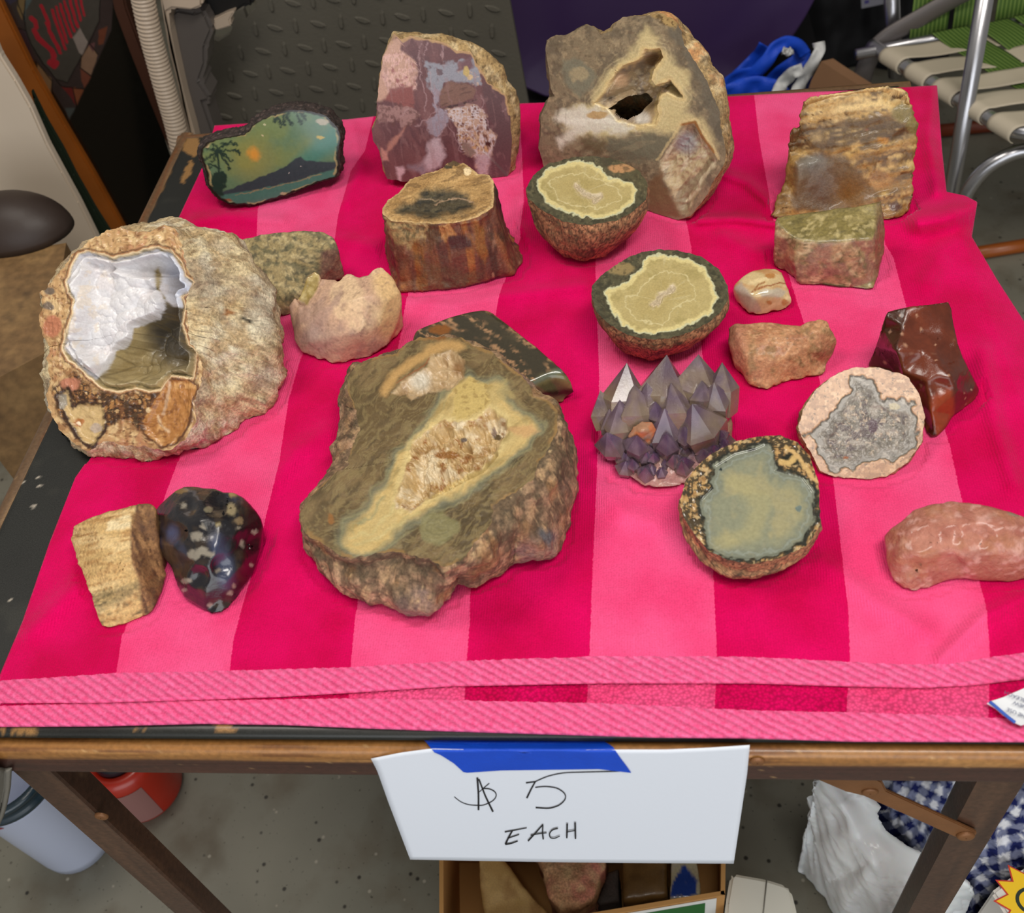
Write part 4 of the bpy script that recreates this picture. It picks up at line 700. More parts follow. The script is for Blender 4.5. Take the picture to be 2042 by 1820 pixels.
def rel_r(px, V): d = sdp(px + 15 * np.stack([fbm(px, 1 / 20, 3, 4), fbm(px, 1 / 20, 3, 11)], 1), RI); return -.001 * ss(2, -3, d) - .0015 * ss(-14, -34, d) + .0007 * ss(-8, -20, d) * fbm(px, .2, 3, 3)
def r_round(P): r_tan(P); P.noise((196, 150, 112), 60, -.2, .4, .8, 41)
loft('round_geode', 'round geode half with grey chalcedony face and tan rim, lying against the dark red rock', (1715, 845), pf, tilt(1700, 956, 32, -4), [('off', .008, 1.02), ('off', .022, .98), ('off', .038, .8), ('off', .045, .5)], f_round, r_round, 340, 110, 17, amp=.0018, asc=150, relief=rel_r)
# ---- white geode
K = 3.3704; Z = lambda pts: s4(pts, K, 60, 420)
WF = [(158, 497), (179, 479), (208, 462), (238, 453), (268, 462), (306, 459), (330, 447), (352, 458), (362, 488), (372, 530), (388, 562), (374, 586), (371, 613), (378, 678), (392, 702), (408, 734), (403, 761), (388, 791), (390, 840), (369, 877), (336, 898), (297, 892), (253, 888), (208, 878), (179, 901), (149, 886), (119, 856), (99, 818), (90, 788), (101, 770), (98, 746), (93, 717), (101, 693), (84, 663), (78, 628), (87, 613), (79, 583), (99, 568), (125, 533), (143, 509)]
WC = Z([(380, 280), (480, 300), (560, 320), (660, 300), (760, 270), (860, 250), (950, 280), (1020, 360), (1040, 440), (1090, 480), (1080, 550), (1010, 570), (1040, 650), (1020, 760), (1050, 880), (1110, 960), (1090, 1120), (1020, 1110), (940, 1100), (870, 1200), (800, 1210), (700, 1180), (600, 1210), (480, 1180), (420, 1130), (320, 1040), (260, 1000), (220, 920), (250, 800), (290, 700), (300, 600), (260, 540), (250, 480), (290, 360), (330, 290)])
WW = Z([(250, 480), (290, 360), (330, 290), (400, 280), (560, 330), (860, 260), (960, 290), (1030, 400), (1090, 490), (1080, 560), (1010, 580), (1030, 650), (960, 640), (900, 590), (870, 520), (880, 460), (865, 380), (845, 400), (850, 520), (910, 580), (910, 660), (880, 730), (800, 760), (700, 790), (690, 860), (660, 920), (580, 950), (540, 1050), (470, 1120), (440, 1140), (320, 1040), (230, 920), (260, 780), (300, 620)])
def rel_white(px, V):
    X = px + 3 * np.stack([fbm(px, .08, 3, 2), fbm(px, .08, 3, 6)], 1); d = sdp(X, WC); w_ = sdp(X, WW); f1, f2, idv = worley(px, 1 / 40., 5); g1, g2, _ = worley(px, 1 / 11., 8)
    mass = ss(2, -22, sdp(X, Z([(240, 500), (330, 330), (560, 360), (840, 400), (850, 520), (910, 590), (905, 680), (860, 740), (700, 790), (690, 880), (560, 960), (540, 1050), (450, 1140), (320, 1040), (230, 920)])))
    z = -.052 * ss(0, -40, d) - .006 * ss(2, -3, d); z = z + .045 * mass * ss(0, -30, d) * (.75 + .15 * ss(150, 330, px[:, 0]))
    z = z + ss(-1, -12, d) * (.017 * np.sqrt(np.clip(1 - f1 ** 2 * .95, 0, 1)) + .0016 * np.sqrt(np.clip(1 - g1 ** 2 * 1.3, 0, 1)) + .003 * fbm(px, .02, 2, 5))
    b_ = ss(2, 8, d); z = z + b_ * (.0015 * fbm(px, .08, 4, 7, ridge=True)) - .004 * ss(3, -5, sdp(px, Z([(180, 1240), (260, 1200), (330, 1300), (480, 1300), (490, 1470), (420, 1570), (330, 1520)]))) - .002 * ss(3, -5, sdp(px, Z([(870, 1250), (930, 1140), (1060, 1140), (1060, 1400), (980, 1560), (880, 1580), (770, 1450)])))
    return z
def f_white(P):
    P.c[:] = L(196, 156, 108); P.pn((222, 190, 140), 14, -.1, .3, .9, 3); P.pn((150, 106, 68), 12, .1, .35, .8, 5); P.pn((182, 122, 88), 22, .2, .45, .6, 9); lowr = ss(4, -6, sdp(P.wp(8, 20, 6), Z([(150, 1190), (300, 1080), (440, 1200), (600, 1240), (800, 1220), (900, 1160), (1090, 1120), (1150, 1200), (1090, 1400), (980, 1570), (880, 1590), (780, 1500), (640, 1420), (520, 1440), (420, 1590), (300, 1500), (190, 1380)]))); P.mix((116, 76, 46), lowr); P.pn((176, 126, 72), 11, -.05, .25, .85, 51, m=lowr); P.pn((206, 170, 120), 9, .1, .3, .8, 53, m=lowr); P.pn((58, 40, 28), 9, .15, .3, .9, 55, m=lowr, ridge=True); P.pn((96, 64, 40), 5, .3, .5, .7, 11)
    P.spots([(98, 580, 12, 8, (120, 104, 88)), (96, 610, 12, 8, (124, 108, 92)), (104, 650, 20, 22, (186, 120, 88)), (140, 765, 20, 13, (188, 124, 96))])
    d = sdp(P.wp(3, 12, 2) if False else P.px + 3 * np.stack([fbm(P.px, .08, 3, 2), fbm(P.px, .08, 3, 6)], 1), WC)
    P.mix((78, 50, 34), ss(11, 6, d) * ss(3, 6, d) * .85); br = Z([(850, 1240), (930, 1130), (1060, 1130), (1130, 1180), (1080, 1330), (1080, 1420), (980, 1560), (880, 1590), (760, 1500), (760, 1380)]); P.poly(br, (178, 122, 66), 4, 5); P.mix((100, 64, 40), ss(4, 1, np.abs(sdp(P.wp(5, 14, 3), br)))); P.pn((214, 164, 104), 16, .0, .4, .8, 13, m=ss(0, -6, sdp(P.px, br))); P.pn((130, 82, 46), 10, .2, .4, .7, 15, m=ss(0, -6, sdp(P.px, br)))
    cr = Z([(190, 1250), (250, 1210), (280, 1340), (340, 1300), (480, 1310), (500, 1440), (420, 1580), (350, 1540), (270, 1420)]); P.mix((66, 44, 32), ss(10, 5, sdp(P.wp(4, 10, 3), cr))); P.poly(cr, (206, 176, 124), 3, 5, 8); P.spots([(s4([(330, 1420)], K, 60, 420)[0]) + (10, 9, (170, 110, 60)), (s4([(330, 1425)], K, 60, 420)[0]) + (4, 4, (240, 220, 190)), (s4([(225, 1280)], K, 60, 420)[0]) + (9, 15, (150, 140, 124)), (s4([(445, 1460)], K, 60, 420)[0]) + (12, 10, (190, 170, 150)), (s4([(795, 1335)], K, 60, 420)[0]) + (5, 5, (226, 196, 150)), (s4([(1215, 1075)], K, 60, 420)[0]) + (8, 8, (168, 108, 70))])
    P.line(Z([(900, 1370), (930, 1250), (940, 1150)]), (196, 160, 126), 3, 2, 4); P.line(Z([(860, 1380), (880, 1440), (930, 1480)]), (214, 180, 140), 2.5, 2, 4)
    i = ss(1.5, -1.5, d); P.mix((232, 206, 164), ss(4.5, 2, np.abs(d - 1.5))); P.mix((176, 124, 80), ss(2, .5, np.abs(d - 4.8)) * .8)
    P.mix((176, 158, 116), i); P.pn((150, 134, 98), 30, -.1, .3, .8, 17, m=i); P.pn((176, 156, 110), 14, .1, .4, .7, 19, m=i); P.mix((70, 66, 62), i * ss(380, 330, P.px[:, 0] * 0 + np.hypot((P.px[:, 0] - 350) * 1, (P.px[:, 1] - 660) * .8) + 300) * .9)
    ww = sdp(P.px + 3 * np.stack([fbm(P.px, .08, 3, 2), fbm(P.px, .08, 3, 6)], 1), WW); m = ss(2, -3, ww) * i; P.mix((222, 220, 222), m); P.mix((192, 201, 222), m * ss(300, 370, P.px[:, 0]) * .7); P.pn((222, 214, 214), 22, .1, .4, .5, 21, m=m); P.mix((196, 200, 214), m * ss(16, 4, np.abs(P.px[:, 1] - 505 - .0 * P.px[:, 0]))* .35); P.pn((226, 206, 176), 16, .2, .4, .45, 23, m=m * ss(250, 180, P.px[:, 0]))
    f1, f2, _ = worley(P.px0, 1 / 40., 5); P.mix((178, 172, 172), m * ss(.08, .0, f2 - f1) * .22); P.mix((110, 96, 66), i * (1 - m) * ss(.1, .0, f2 - f1) * .6)
def r_white(P):
    P.c[:] = L(240, 218, 172); P.noise((255, 244, 214), 40, -.2, .35, .9, 3).noise((206, 172, 122), 70, .0, .4, .8, 5).noise((150, 112, 72), 200, .1, .4, .6, 7); f1, f2, _ = worley(P.P + .002 * np.stack([fbm(P.P, 200, 2, 1), fbm(P.P, 200, 2, 2), fbm(P.P, 200, 2, 3)], 1), 210, 4); P.mix((120, 88, 54), ss(.12, .02, f2 - f1) * .35); P.noise((120, 90, 58), 90, .3, .5, .6, 9); P.noise((170, 150, 132), 25, .15, .4, .5, 12)
    P.poly(Z([(1410, 700), (1450, 720), (1490, 740), (1480, 760), (1440, 745)]), (20, 18, 14), 1.5, 2); P.spots([(456, 622, 8, 8, (168, 116, 70)), (362, 560, 3, 40, (150, 100, 60))]); P.noise((96, 70, 46), 50, .2, .45, .7, 14, m=ss(870, 900, P.px[:, 1])); P.noise((176, 96, 70), 50, .25, .45, .6, 16, m=ss(850, 880, P.px[:, 1]))
nw = np.array([-.16, -.66, .735]); nw /= np.linalg.norm(nw); pw = (U(240, 905, Z0 + .012), nw)
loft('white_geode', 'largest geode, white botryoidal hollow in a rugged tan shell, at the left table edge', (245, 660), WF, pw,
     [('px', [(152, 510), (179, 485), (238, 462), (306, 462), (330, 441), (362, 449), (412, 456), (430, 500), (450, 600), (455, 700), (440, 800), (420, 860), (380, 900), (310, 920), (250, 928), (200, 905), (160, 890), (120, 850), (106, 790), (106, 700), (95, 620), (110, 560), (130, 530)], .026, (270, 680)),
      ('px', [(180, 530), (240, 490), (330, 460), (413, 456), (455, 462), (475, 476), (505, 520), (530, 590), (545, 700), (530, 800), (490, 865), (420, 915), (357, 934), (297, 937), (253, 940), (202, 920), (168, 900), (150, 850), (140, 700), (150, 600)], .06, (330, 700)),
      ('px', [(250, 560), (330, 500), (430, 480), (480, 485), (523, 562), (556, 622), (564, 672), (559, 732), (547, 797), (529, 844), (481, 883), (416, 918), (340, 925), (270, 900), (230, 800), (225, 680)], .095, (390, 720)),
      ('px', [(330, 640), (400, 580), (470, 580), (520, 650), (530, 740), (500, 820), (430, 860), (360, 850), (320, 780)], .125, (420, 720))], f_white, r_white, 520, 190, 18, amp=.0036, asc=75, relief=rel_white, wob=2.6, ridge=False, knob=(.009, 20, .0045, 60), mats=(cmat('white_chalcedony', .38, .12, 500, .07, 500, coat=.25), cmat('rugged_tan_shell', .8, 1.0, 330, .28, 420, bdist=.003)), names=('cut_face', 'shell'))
# ---- front chunk of agatized coral
K = 2.7581; Z = lambda pts: s4(pts, K, 560, 580)
CF = [(741, 714), (792, 703), (810, 685), (836, 674), (886, 671), (923, 674), (944, 689), (984, 703), (1002, 721), (1039, 747), (1057, 769), (1064, 790), (1097, 800), (1112, 818), (1110, 860), (1092, 900), (1070, 928), (1066, 953), (1035, 975), (1013, 990), (984, 1008), (981, 1044), (962, 1066), (944, 1084), (923, 1117), (886, 1131), (850, 1113), (785, 1099), (745, 1104), (705, 1113), (680, 1110), (651, 1088), (607, 1062), (598, 1026), (611, 997), (640, 968), (667, 945), (694, 928), (701, 888), (718, 859), (712, 827), (694, 783), (691, 750), (716, 725)]
VUG = [(883, 834), (915, 842), (952, 834), (977, 812), (1010, 834), (1013, 866), (984, 910), (959, 935), (904, 964), (857, 993), (821, 1019), (785, 1011), (796, 964), (814, 924), (817, 888), (846, 863)]
VU2 = [(778, 787), (799, 761), (850, 732), (861, 707), (904, 700), (930, 718), (925, 755), (900, 775), (860, 782), (821, 798), (812, 786)]
def rel_chunk(px, V):
    X = px + 5 * np.stack([fbm(px, .05, 3, 2), fbm(px, .05, 3, 6)], 1); d = sdp(X, VUG); e = sdp(X, VU2)
    z = -.012 * ss(3, -22, d) + ss(2, -12, d) * (.010 * fbm(px, .024, 4, 3, ridge=True) + .003 * fbm(px, .12, 3, 4)); z = z - .008 * ss(2, -16, e) + ss(2, -8, e) * .003 * fbm(px, .05, 3, 7, ridge=True)
    z = z - .012 * ss(10, 2, np.hypot((px[:, 0] - 990) * .7, px[:, 1] - 870)) - .010 * ss(12, 2, np.hypot(px[:, 0] - 924, px[:, 1] - 878)) - .009 * ss(9, 2, sdl(px, [(860, 985), (905, 962), (960, 935), (985, 905)]))
    return z + .0006 * fbm(px, .03, 4, 9) + .0002 * fbm(px, .2, 2, 5)
def f_chunk(P):
    P.c[:] = L(108, 89, 58); P.pn((136, 114, 78), 46, -.1, .4, .8, 3, rot=-50, ax=2); P.pn((82, 68, 44), 30, .0, .4, .8, 5, rot=-50, ax=2.5); P.pn((70, 60, 40), 7, .1, .5, .5, 7, rot=-40, ax=6, w=14)
    P.pn((146, 128, 86), 6, .25, .5, .55, 8, rot=-42, ax=5, w=20, ridge=True)
    cr = [(890, 785), (905, 770), (935, 752), (985, 765), (1015, 800), (1078, 860), (1045, 890), (995, 930), (925, 978), (852, 1012), (815, 1040), (765, 1082), (720, 1104), (690, 1088), (695, 1044), (741, 1008), (778, 955), (800, 905), (846, 852), (870, 815)]
    d = sdp(P.wp(16, 40, 4), cr); P.mix((124, 126, 102), ss(22, 2, d) * .8); P.mix((212, 182, 118), ss(8, -10, d)); P.mix((228, 202, 138), ss(14, 3, sdp(P.wp(6, 14, 9), VUG)) * .8); P.mix((186, 172, 120), ss(-2, -30, d) * .35); P.pn((150, 128, 76), 24, .05, .4, .6, 11, rot=-42, ax=2.5, m=ss(6, -6, d))
    P.mix((160, 154, 110), ss(.2, .9, np.sin((d + 20 * fbm(P.px, .02, 3, 7)) / 2.6)) * ss(30, 10, d) * ss(-20, -4, d) * .35)
    for q, c in (([(700, 1075), (740, 1060), (775, 1030), (790, 1000)], (206, 190, 132)), ([(705, 1090), (760, 1070), (800, 1040), (830, 1020)], (196, 180, 124)), ([(715, 1045), (745, 1025), (765, 995)], (150, 150, 112))): P.line(q, c, 3, 4, 8, 20, a=.7)
    sw = np.hypot((P.px[:, 0] - 872) * .8, P.px[:, 1] - 1052) + 9 * fbm(P.px, .04, 3, 51); P.mix((140, 134, 92), ss(36, 28, sw) * .8); P.mix((112, 106, 72), ss(.2, .9, np.sin(sw / 2.1 + 2 * fbm(P.px, .06, 2, 3))) * ss(34, 24, sw) * .35)
    vi = ss(2, -4, sdp(P.wp(7, 16, 2), VUG)); P.mix((196, 166, 116), vi); P.pn((164, 128, 80), 30, .0, .3, .9, 13, m=vi); P.pn((224, 206, 172), 34, .0, .25, .9, 15, m=vi); P.pn((150, 98, 48), 18, .3, .5, .85, 17, m=vi); P.pn((206, 180, 134), 7, .1, .4, .6, 18, m=vi); P.pn((186, 152, 88), 4, .0, .4, .7, 19, m=vi * ss(960, 980, P.px[:, 1])); P.spots([(925, 878, 7, 5, (104, 90, 80)), (992, 872, 9, 5, (96, 78, 50)), (985, 862, 5, 10, (150, 130, 116)), (892, 908, 26, 8, (156, 108, 56)), (968, 800, 4, 12, (190, 170, 140))])
    P.poly([(905, 772), (935, 752), (985, 768), (975, 800), (960, 822), (930, 835), (905, 830)], (204, 178, 110), 4, 8); P.pn((160, 132, 76), 12, .1, .4, .7, 23, m=ss(3, -4, sdp(P.px, [(905, 772), (935, 752), (985, 768), (975, 800), (960, 822), (930, 835), (905, 830)])))
    P.line([(765, 780), (790, 745), (840, 712), (880, 688), (920, 690)], (196, 156, 98), 9, 7, 5); v2 = ss(2, -4, sdp(P.wp(5, 14, 2), VU2)); P.mix((196, 168, 128), v2); P.pn((160, 128, 88), 18, .0, .3, .8, 25, rot=70, ax=3, m=v2); P.mix((206, 196, 176), v2 * ss(30, 8, np.hypot(P.px[:, 0] - 838, P.px[:, 1] - 760))); P.mix((140, 100, 58), v2 * ss(20, 5, np.hypot(P.px[:, 0] - 915, P.px[:, 1] - 735)) * .8); P.line([(790, 765), (820, 745), (845, 730), (855, 715)], (150, 92, 54), 1, 1.5, 3); P.poly([(960, 775), (1010, 760), (1025, 790), (990, 800)], (190, 168, 110), 6, 8, a=.6); P.poly([(1005, 850), (1060, 845), (1075, 862), (1030, 872)], (206, 160, 110), 6, 8, a=.7)
    P.mix((150, 118, 72), ss(.965, .99, P.s + .02 * fbm(P.px, .05, 3, 4)) * ss(-.2, .2, fbm(P.px, .03, 2, 5))); P.spots([(660, 1035, 7, 12, (150, 104, 56))]); P.line([(886, 671), (875, 672), (850, 668)], (140, 92, 50), 5, 5)
def r_chunk(P):
    P.c[:] = L(158, 128, 98); P.noise((198, 158, 124), 40, -.2, .4, .85, 3).noise((108, 90, 66), 60, .0, .4, .8, 5).noise((74, 62, 44), 110, .1, .4, .7, 7, ridge=True).noise((196, 160, 118), 130, .2, .45, .7, 9).noise((150, 124, 116), 20, .1, .4, .6, 11); P.noise((206, 176, 130), 300, .4, .6, .7, 13); P.spots([(1088, 1070, 18, 14, (96, 96, 96))]); P.noise((176, 128, 78), 60, .2, .5, .6, 15, m=ss(1110, 1060, P.px[:, 0]) * 0 + .7)
pc = plane3((850, 1113, 62), (607, 1050, 40), (1068, 940, 74))
loft('coral_geode', 'large brown and cream agatized chunk lying cut side up in front of the dark slab', (868, 905), CF, pc,
     [('px', [(700, 740), (800, 705), (886, 678), (985, 708), (1060, 778), (1105, 806), (1124, 850), (1120, 885), (1112, 930), (1098, 970), (1060, 1000), (1030, 1040), (1000, 1065), (978, 1100), (940, 1120), (890, 1142), (850, 1128), (790, 1116), (710, 1128), (660, 1106), (604, 1068), (600, 1010), (655, 945), (676, 900), (681, 850), (684, 790)], .012, (868, 915)),
      ('z', [(680, 850), (760, 790), (900, 760), (1020, 800), (1100, 850), (1140, 900), (1146, 930), (1146, 964), (1134, 1004), (1116, 1048), (1106, 1085), (1085, 1108), (1050, 1105), (1024, 1100), (990, 1135), (941, 1155), (908, 1150), (899, 1175), (865, 1205), (815, 1200), (778, 1188), (712, 1176), (670, 1150), (640, 1118), (606, 1072), (625, 1010), (665, 960), (668, 900)], Z0 + .022, (868, 965)),
      ('z', [(700, 900), (800, 860), (950, 850), (1060, 900), (1110, 960), (1125, 1020), (1104, 1098), (1082, 1117), (1046, 1117), (1024, 1109), (991, 1146), (941, 1167), (908, 1158), (897, 1189), (857, 1222), (814, 1218), (778, 1204), (712, 1189), (680, 1160), (651, 1124), (628, 1092), (660, 1020), (690, 960)], Z0, (868, 1010))],
     f_chunk, r_chunk, 520, 170, 19, amp=.0042, asc=45, relief=rel_chunk, wob=2.2, ridge=True)
# ================================================================== broken stones
# ---- petrified wood stump (loft with ledge top)
ST = [(762, 415), (773, 399), (794, 386), (818, 358), (852, 345), (880, 337), (905, 324), (931, 328), (952, 346), (976, 350), (984, 358), (985, 385), (984, 414), (955, 431), (923, 442), (875, 446), (820, 444), (780, 440), (764, 428)]
def f_stump(P):
    P.c[:] = L(172, 134, 82); P.pn((196, 158, 102), 22, -.1, .4, .8, 3, rot=-15, ax=2); P.pn((120, 90, 52), 8, .1, .4, .7, 5, rot=-15, ax=5)
    m = ss(6, -14, sdp(P.wp(10, 20, 4), [(780, 420), (810, 405), (832, 385), (850, 372), (900, 372), (930, 382), (945, 400), (950, 415), (910, 432), (850, 440), (800, 432)])); P.mix((66, 60, 44), m * .95); P.pn((98, 88, 62), 14, 0, .4, .7, 7, m=m, rot=-10, ax=3); P.pn((40, 38, 30), 8, .05, .4, .8, 9, m=m, rot=-10, ax=3)
    P.line([(865, 407), (890, 402), (905, 396), (925, 396), (945, 404)], (170, 140, 110), 1.2, 1.5, 5); P.line([(835, 396), (860, 398), (885, 402)], (150, 128, 100), 1, 1.5, 5); P.mix((222, 190, 136), ss(.93, .99, P.s + .03 * fbm(P.px, .05, 3, 4)) * .6); P.spots([(932, 342, 8, 8, (236, 210, 164)), (893, 333, 10, 4, (70, 60, 40)), (905, 325, 12, 6, (96, 74, 48))])
def r_stump(P):
    P.c[:] = L(118, 74, 56); st = np.diag([1, 1, .13]); P.noise((146, 92, 58), 60, 0, .35, .9, 3, st=st).noise((92, 56, 48), 70, .0, .35, .8, 5, st=st).noise((172, 112, 54), 50, .2, .4, .8, 7, st=st).noise((66, 46, 34), 100, .15, .4, .8, 9, st=st).noise((190, 140, 112), 160, .35, .55, .6, 11); P.noise((96, 74, 48), 30, .1, .4, .7, 13)
    P.poly([(766, 430), (860, 446), (852, 462), (842, 478), (826, 484), (818, 494), (800, 490), (788, 480), (776, 468), (770, 450)], (176, 146, 98), 2, 6, 8); P.pn((108, 98, 68), 7, 0, .3, .8, 15, m=ss(2, -3, sdp(P.px, [(776, 440), (850, 450), (838, 476), (815, 484), (792, 476)]))); P.poly([(874, 448), (896, 446), (912, 466), (896, 474), (888, 482), (876, 466)], (190, 136, 82), 2, 5); P.poly([(948, 442), (962, 452), (975, 510), (968, 525), (952, 500)], (146, 96, 46), 3, 5); P.poly([(985, 358), (1004, 384), (1008, 430), (990, 415)], (50, 44, 36), 2, 3); P.poly([(894, 470), (930, 466), (944, 490), (900, 500)], (84, 54, 48), 3, 5)
    P.mix((186, 150, 96), ss(.16, .0, P.w) * .8)
def rel_stump(px, V): return -.004 * ss(4, -16, sdp(px, [(790, 420), (840, 385), (900, 375), (945, 395), (945, 415), (860, 436)])) + .0016 * fbm(px, .06, 4, 3, ridge=True) + .003 * ss(40, 5, np.hypot(px[:, 0] - 905, px[:, 1] - 335))
def r_stump_v(P): r_stump(P)
loft('petrified_stump', 'brown petrified wood stump with rough dark hollow top, in front of the purple agate', (872, 398), ST, (U(875, 446, Z0 + .070), np.array([-.02, -.06, 1.])), [('off', .012, 1.02), ('z', [(772, 460), (800, 440), (900, 420), (1000, 440), (1024, 500), (1018, 528), (975, 545), (915, 552), (850, 556), (800, 552), (776, 510)], Z0 + .012, (890, 500)), ('z', [(778, 500), (820, 460), (900, 450), (1010, 460), (1040, 510), (1035, 524), (1018, 546), (979, 551), (963, 560), (915, 571), (852, 579), (799, 580), (786, 555)], Z0 + .0, (890, 515))],
     f_stump, r_stump, 360, 80, 21, amp=.0026, asc=70, relief=rel_stump, mats=(M_ROUGH, cmat('petrified_bark', .55, .7, 240, .2, 400, coat=.15, bdist=.002)), names=('top_face', 'bark_side'), steps=12, ridge=True)
# ---- big tan slab, upright at right
def p_slab(P):
    P.c[:] = L(150, 112, 58); 
    P.pn((190, 150, 84), 26, -.2, .3, .9, 3, rot=-12, ax=4); P.pn((92, 66, 38), 12, .05, .35, .8, 5, rot=-12, ax=6); P.pn((216, 180, 112), 8, .15, .4, .7, 7, rot=-12, ax=5)
    top = [(1600, 185), (1640, 176), (1700, 168), (1760, 160), (1810, 170), (1826, 200), (1820, 240), (1790, 225), (1740, 228), (1680, 240), (1610, 250), (1588, 250)]; m = ss(4, -6, sdp(P.wp(8, 14, 4), top)); P.mix((196, 158, 92), m * .7); P.pn((224, 194, 132), 14, .0, .3, .8, 9, rot=-10, ax=4, m=m); P.pn((88, 64, 36), 6, .2, .35, .9, 11, rot=-10, ax=6, m=m)
    dk = [(1578, 258), (1690, 236), (1770, 226), (1800, 250), (1826, 262), (1800, 280), (1700, 290), (1650, 300), (1570, 300)]; m = ss(8, -8, sdp(P.wp(10, 18, 6), dk)); P.mix((86, 66, 40), m * .85); P.pn((130, 104, 62), 6, .1, .4, .7, 13, rot=-12, ax=6, m=m)
    gl = [(1590, 310), (1640, 300), (1700, 320), (1735, 360), (1740, 405), (1690, 425), (1590, 425), (1575, 390), (1582, 345)]; m = ss(6, -8, sdp(P.wp(9, 24, 8), gl)); P.mix((116, 92, 62), m); P.mix((112, 104, 92), m * ss(50, 8, np.hypot(P.px[:, 0] - 1620, P.px[:, 1] - 322))); P.mix((100, 76, 62), m * ss(60, 10, np.hypot(P.px[:, 0] - 1640, P.px[:, 1] - 375)) * .7); P.mix((128, 92, 44), m * ss(60, 10, np.hypot(P.px[:, 0] - 1700, P.px[:, 1] - 390)))
    o_ = 1 - m; P.pn((222, 188, 126), 5, .25, .5, .4, 31, rot=-12, ax=7, m=o_); P.pn((70, 50, 28), 5, .1, .5, .5, 33, rot=-12, ax=9, m=o_)
    P.spots([(1756, 358, 26, 20, (176, 132, 72)), (1752, 350, 20, 11, (150, 108, 60)), (1760, 280, 14, 6, (176, 122, 44)), (1785, 412, 14, 10, (88, 52, 34)), (1727, 258, 4, 3, (206, 96, 60)), (1800, 225, 22, 20, (124, 108, 62)), (1820, 250, 12, 16, (128, 112, 60))])
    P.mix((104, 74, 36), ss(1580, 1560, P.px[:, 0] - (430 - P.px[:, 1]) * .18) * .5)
def e_slab(V, px, nn): f = fbm(np.stack([px[:, 0] / 90 + px[:, 1] / 400, px[:, 1] / 14 + px[:, 0] / 70], 1), 1, 4, 5, ridge=True); return .0026 * f * ss(1, -1, (sdp(px, [(1590, 310), (1640, 300), (1700, 320), (1735, 360), (1740, 425), (1575, 425)])) / 12 * -1) + .0008 * fbm(px, .06, 3, 6)
rock('petrified_slab', 'tall honey-brown layered slab standing at the back right corner of the towel',
     [(1533, 436, 0), (1543, 408, 8), (1562, 360, 24), (1572, 300, 50), (1576, 262, 70), (1584, 256, 74), (1592, 250, 76), (1598, 215, 92), (1605, 198, 100), (1612, 192, 102), (1650, 183, 104), (1700, 176, 106), (1745, 170, 108), (1768, 168, 109), (1790, 172, 107), (1808, 178, 104), (1822, 215, 88), (1832, 250, 74), (1829, 290, 56), (1822, 345, 34), (1824, 385, 18), (1808, 425, 2), (1788, 438, 0), (1700, 436, 0), (1600, 436, 0)],
     [(1612, 205, 95), (1700, 195, 98), (1800, 192, 96), (1590, 262, 70), (1700, 245, 78), (1800, 250, 76), (1578, 320, 45), (1592, 330, 44), (1640, 320, 44), (1720, 310, 52), (1790, 320, 46), (1570, 400, 14), (1590, 400, 14), (1680, 400, 10), (1740, 370, 25), (1800, 380, 20)], p_slab, .0026, 2, .0008, 150, cmat('waxy_petrified_wood', .42, .5, 300, .16, 450, coat=.2, bdist=.0012), 22, extra=e_slab, shrink=1.0)
# ---- greenish tan block
def p_block(P):
    P.c[:] = L(170, 140, 102); front = P.px[:, 1] - (455 + (1750 - P.px[:, 0]) * -.02)
    tp = ss(.45, .75, P.N[:, 2]); P.mix((132, 118, 66), tp); P.pn((156, 140, 88), 24, .0, .4, .8, 3, rot=-15, ax=2, m=tp); P.pn((100, 90, 50), 14, .1, .4, .7, 5, rot=-15, ax=3, m=tp); P.pn((196, 178, 124), 6, .25, .45, .7, 7, rot=-25, ax=3, m=tp)
    f = 1 - tp; P.pn((176, 138, 100), 16, -.1, .25, .9, 9, rot=-10, ax=2, m=f); P.pn((140, 92, 74), 16, .1, .35, .6, 11, rot=-8, ax=2, m=f * ss(480, 530, P.px[:, 1] + 10)); P.pn((104, 98, 62), 14, .1, .35, .8, 13, m=f); P.pn((90, 84, 54), 8, .2, .45, .7, 16, m=f); P.pn((216, 188, 146), 6, .1, .4, .8, 15, rot=-12, ax=3, m=f); P.pn((150, 104, 90), 30, .05, .3, .7, 17, m=f); P.mix((112, 84, 56), ss(1742, 1750, P.px[:, 0] - (P.px[:, 1] - 420) * -.02) * .7)
rock('tan_block', 'squarish greenish-tan block with pinkish flecked front, leaning against the honey-brown slab',
     [(1545, 440, 46), (1550, 432, 47), (1620, 421, 50), (1700, 410, 52), (1745, 402, 54), (1758, 398, 55), (1761, 420, 48), (1765, 460, 30), (1764, 500, 18), (1752, 545, 5), (1742, 578, 0), (1700, 573, 0), (1640, 567, 0), (1590, 566, 0), (1583, 545, 6), (1565, 505, 20), (1545, 470, 36)],
     [(1590, 478, 42), (1585, 500, 32), (1640, 482, 42), (1700, 478, 43), (1740, 476, 42), (1748, 440, 46), (1738, 560, 5), (1588, 540, 14), (1660, 530, 20)], p_block, .0024, 1, .0012, 120, cmat('waxy_block', .38, .4, 240, .2, 400, coat=.3, bdist=.0015), 23, shrink=.96)
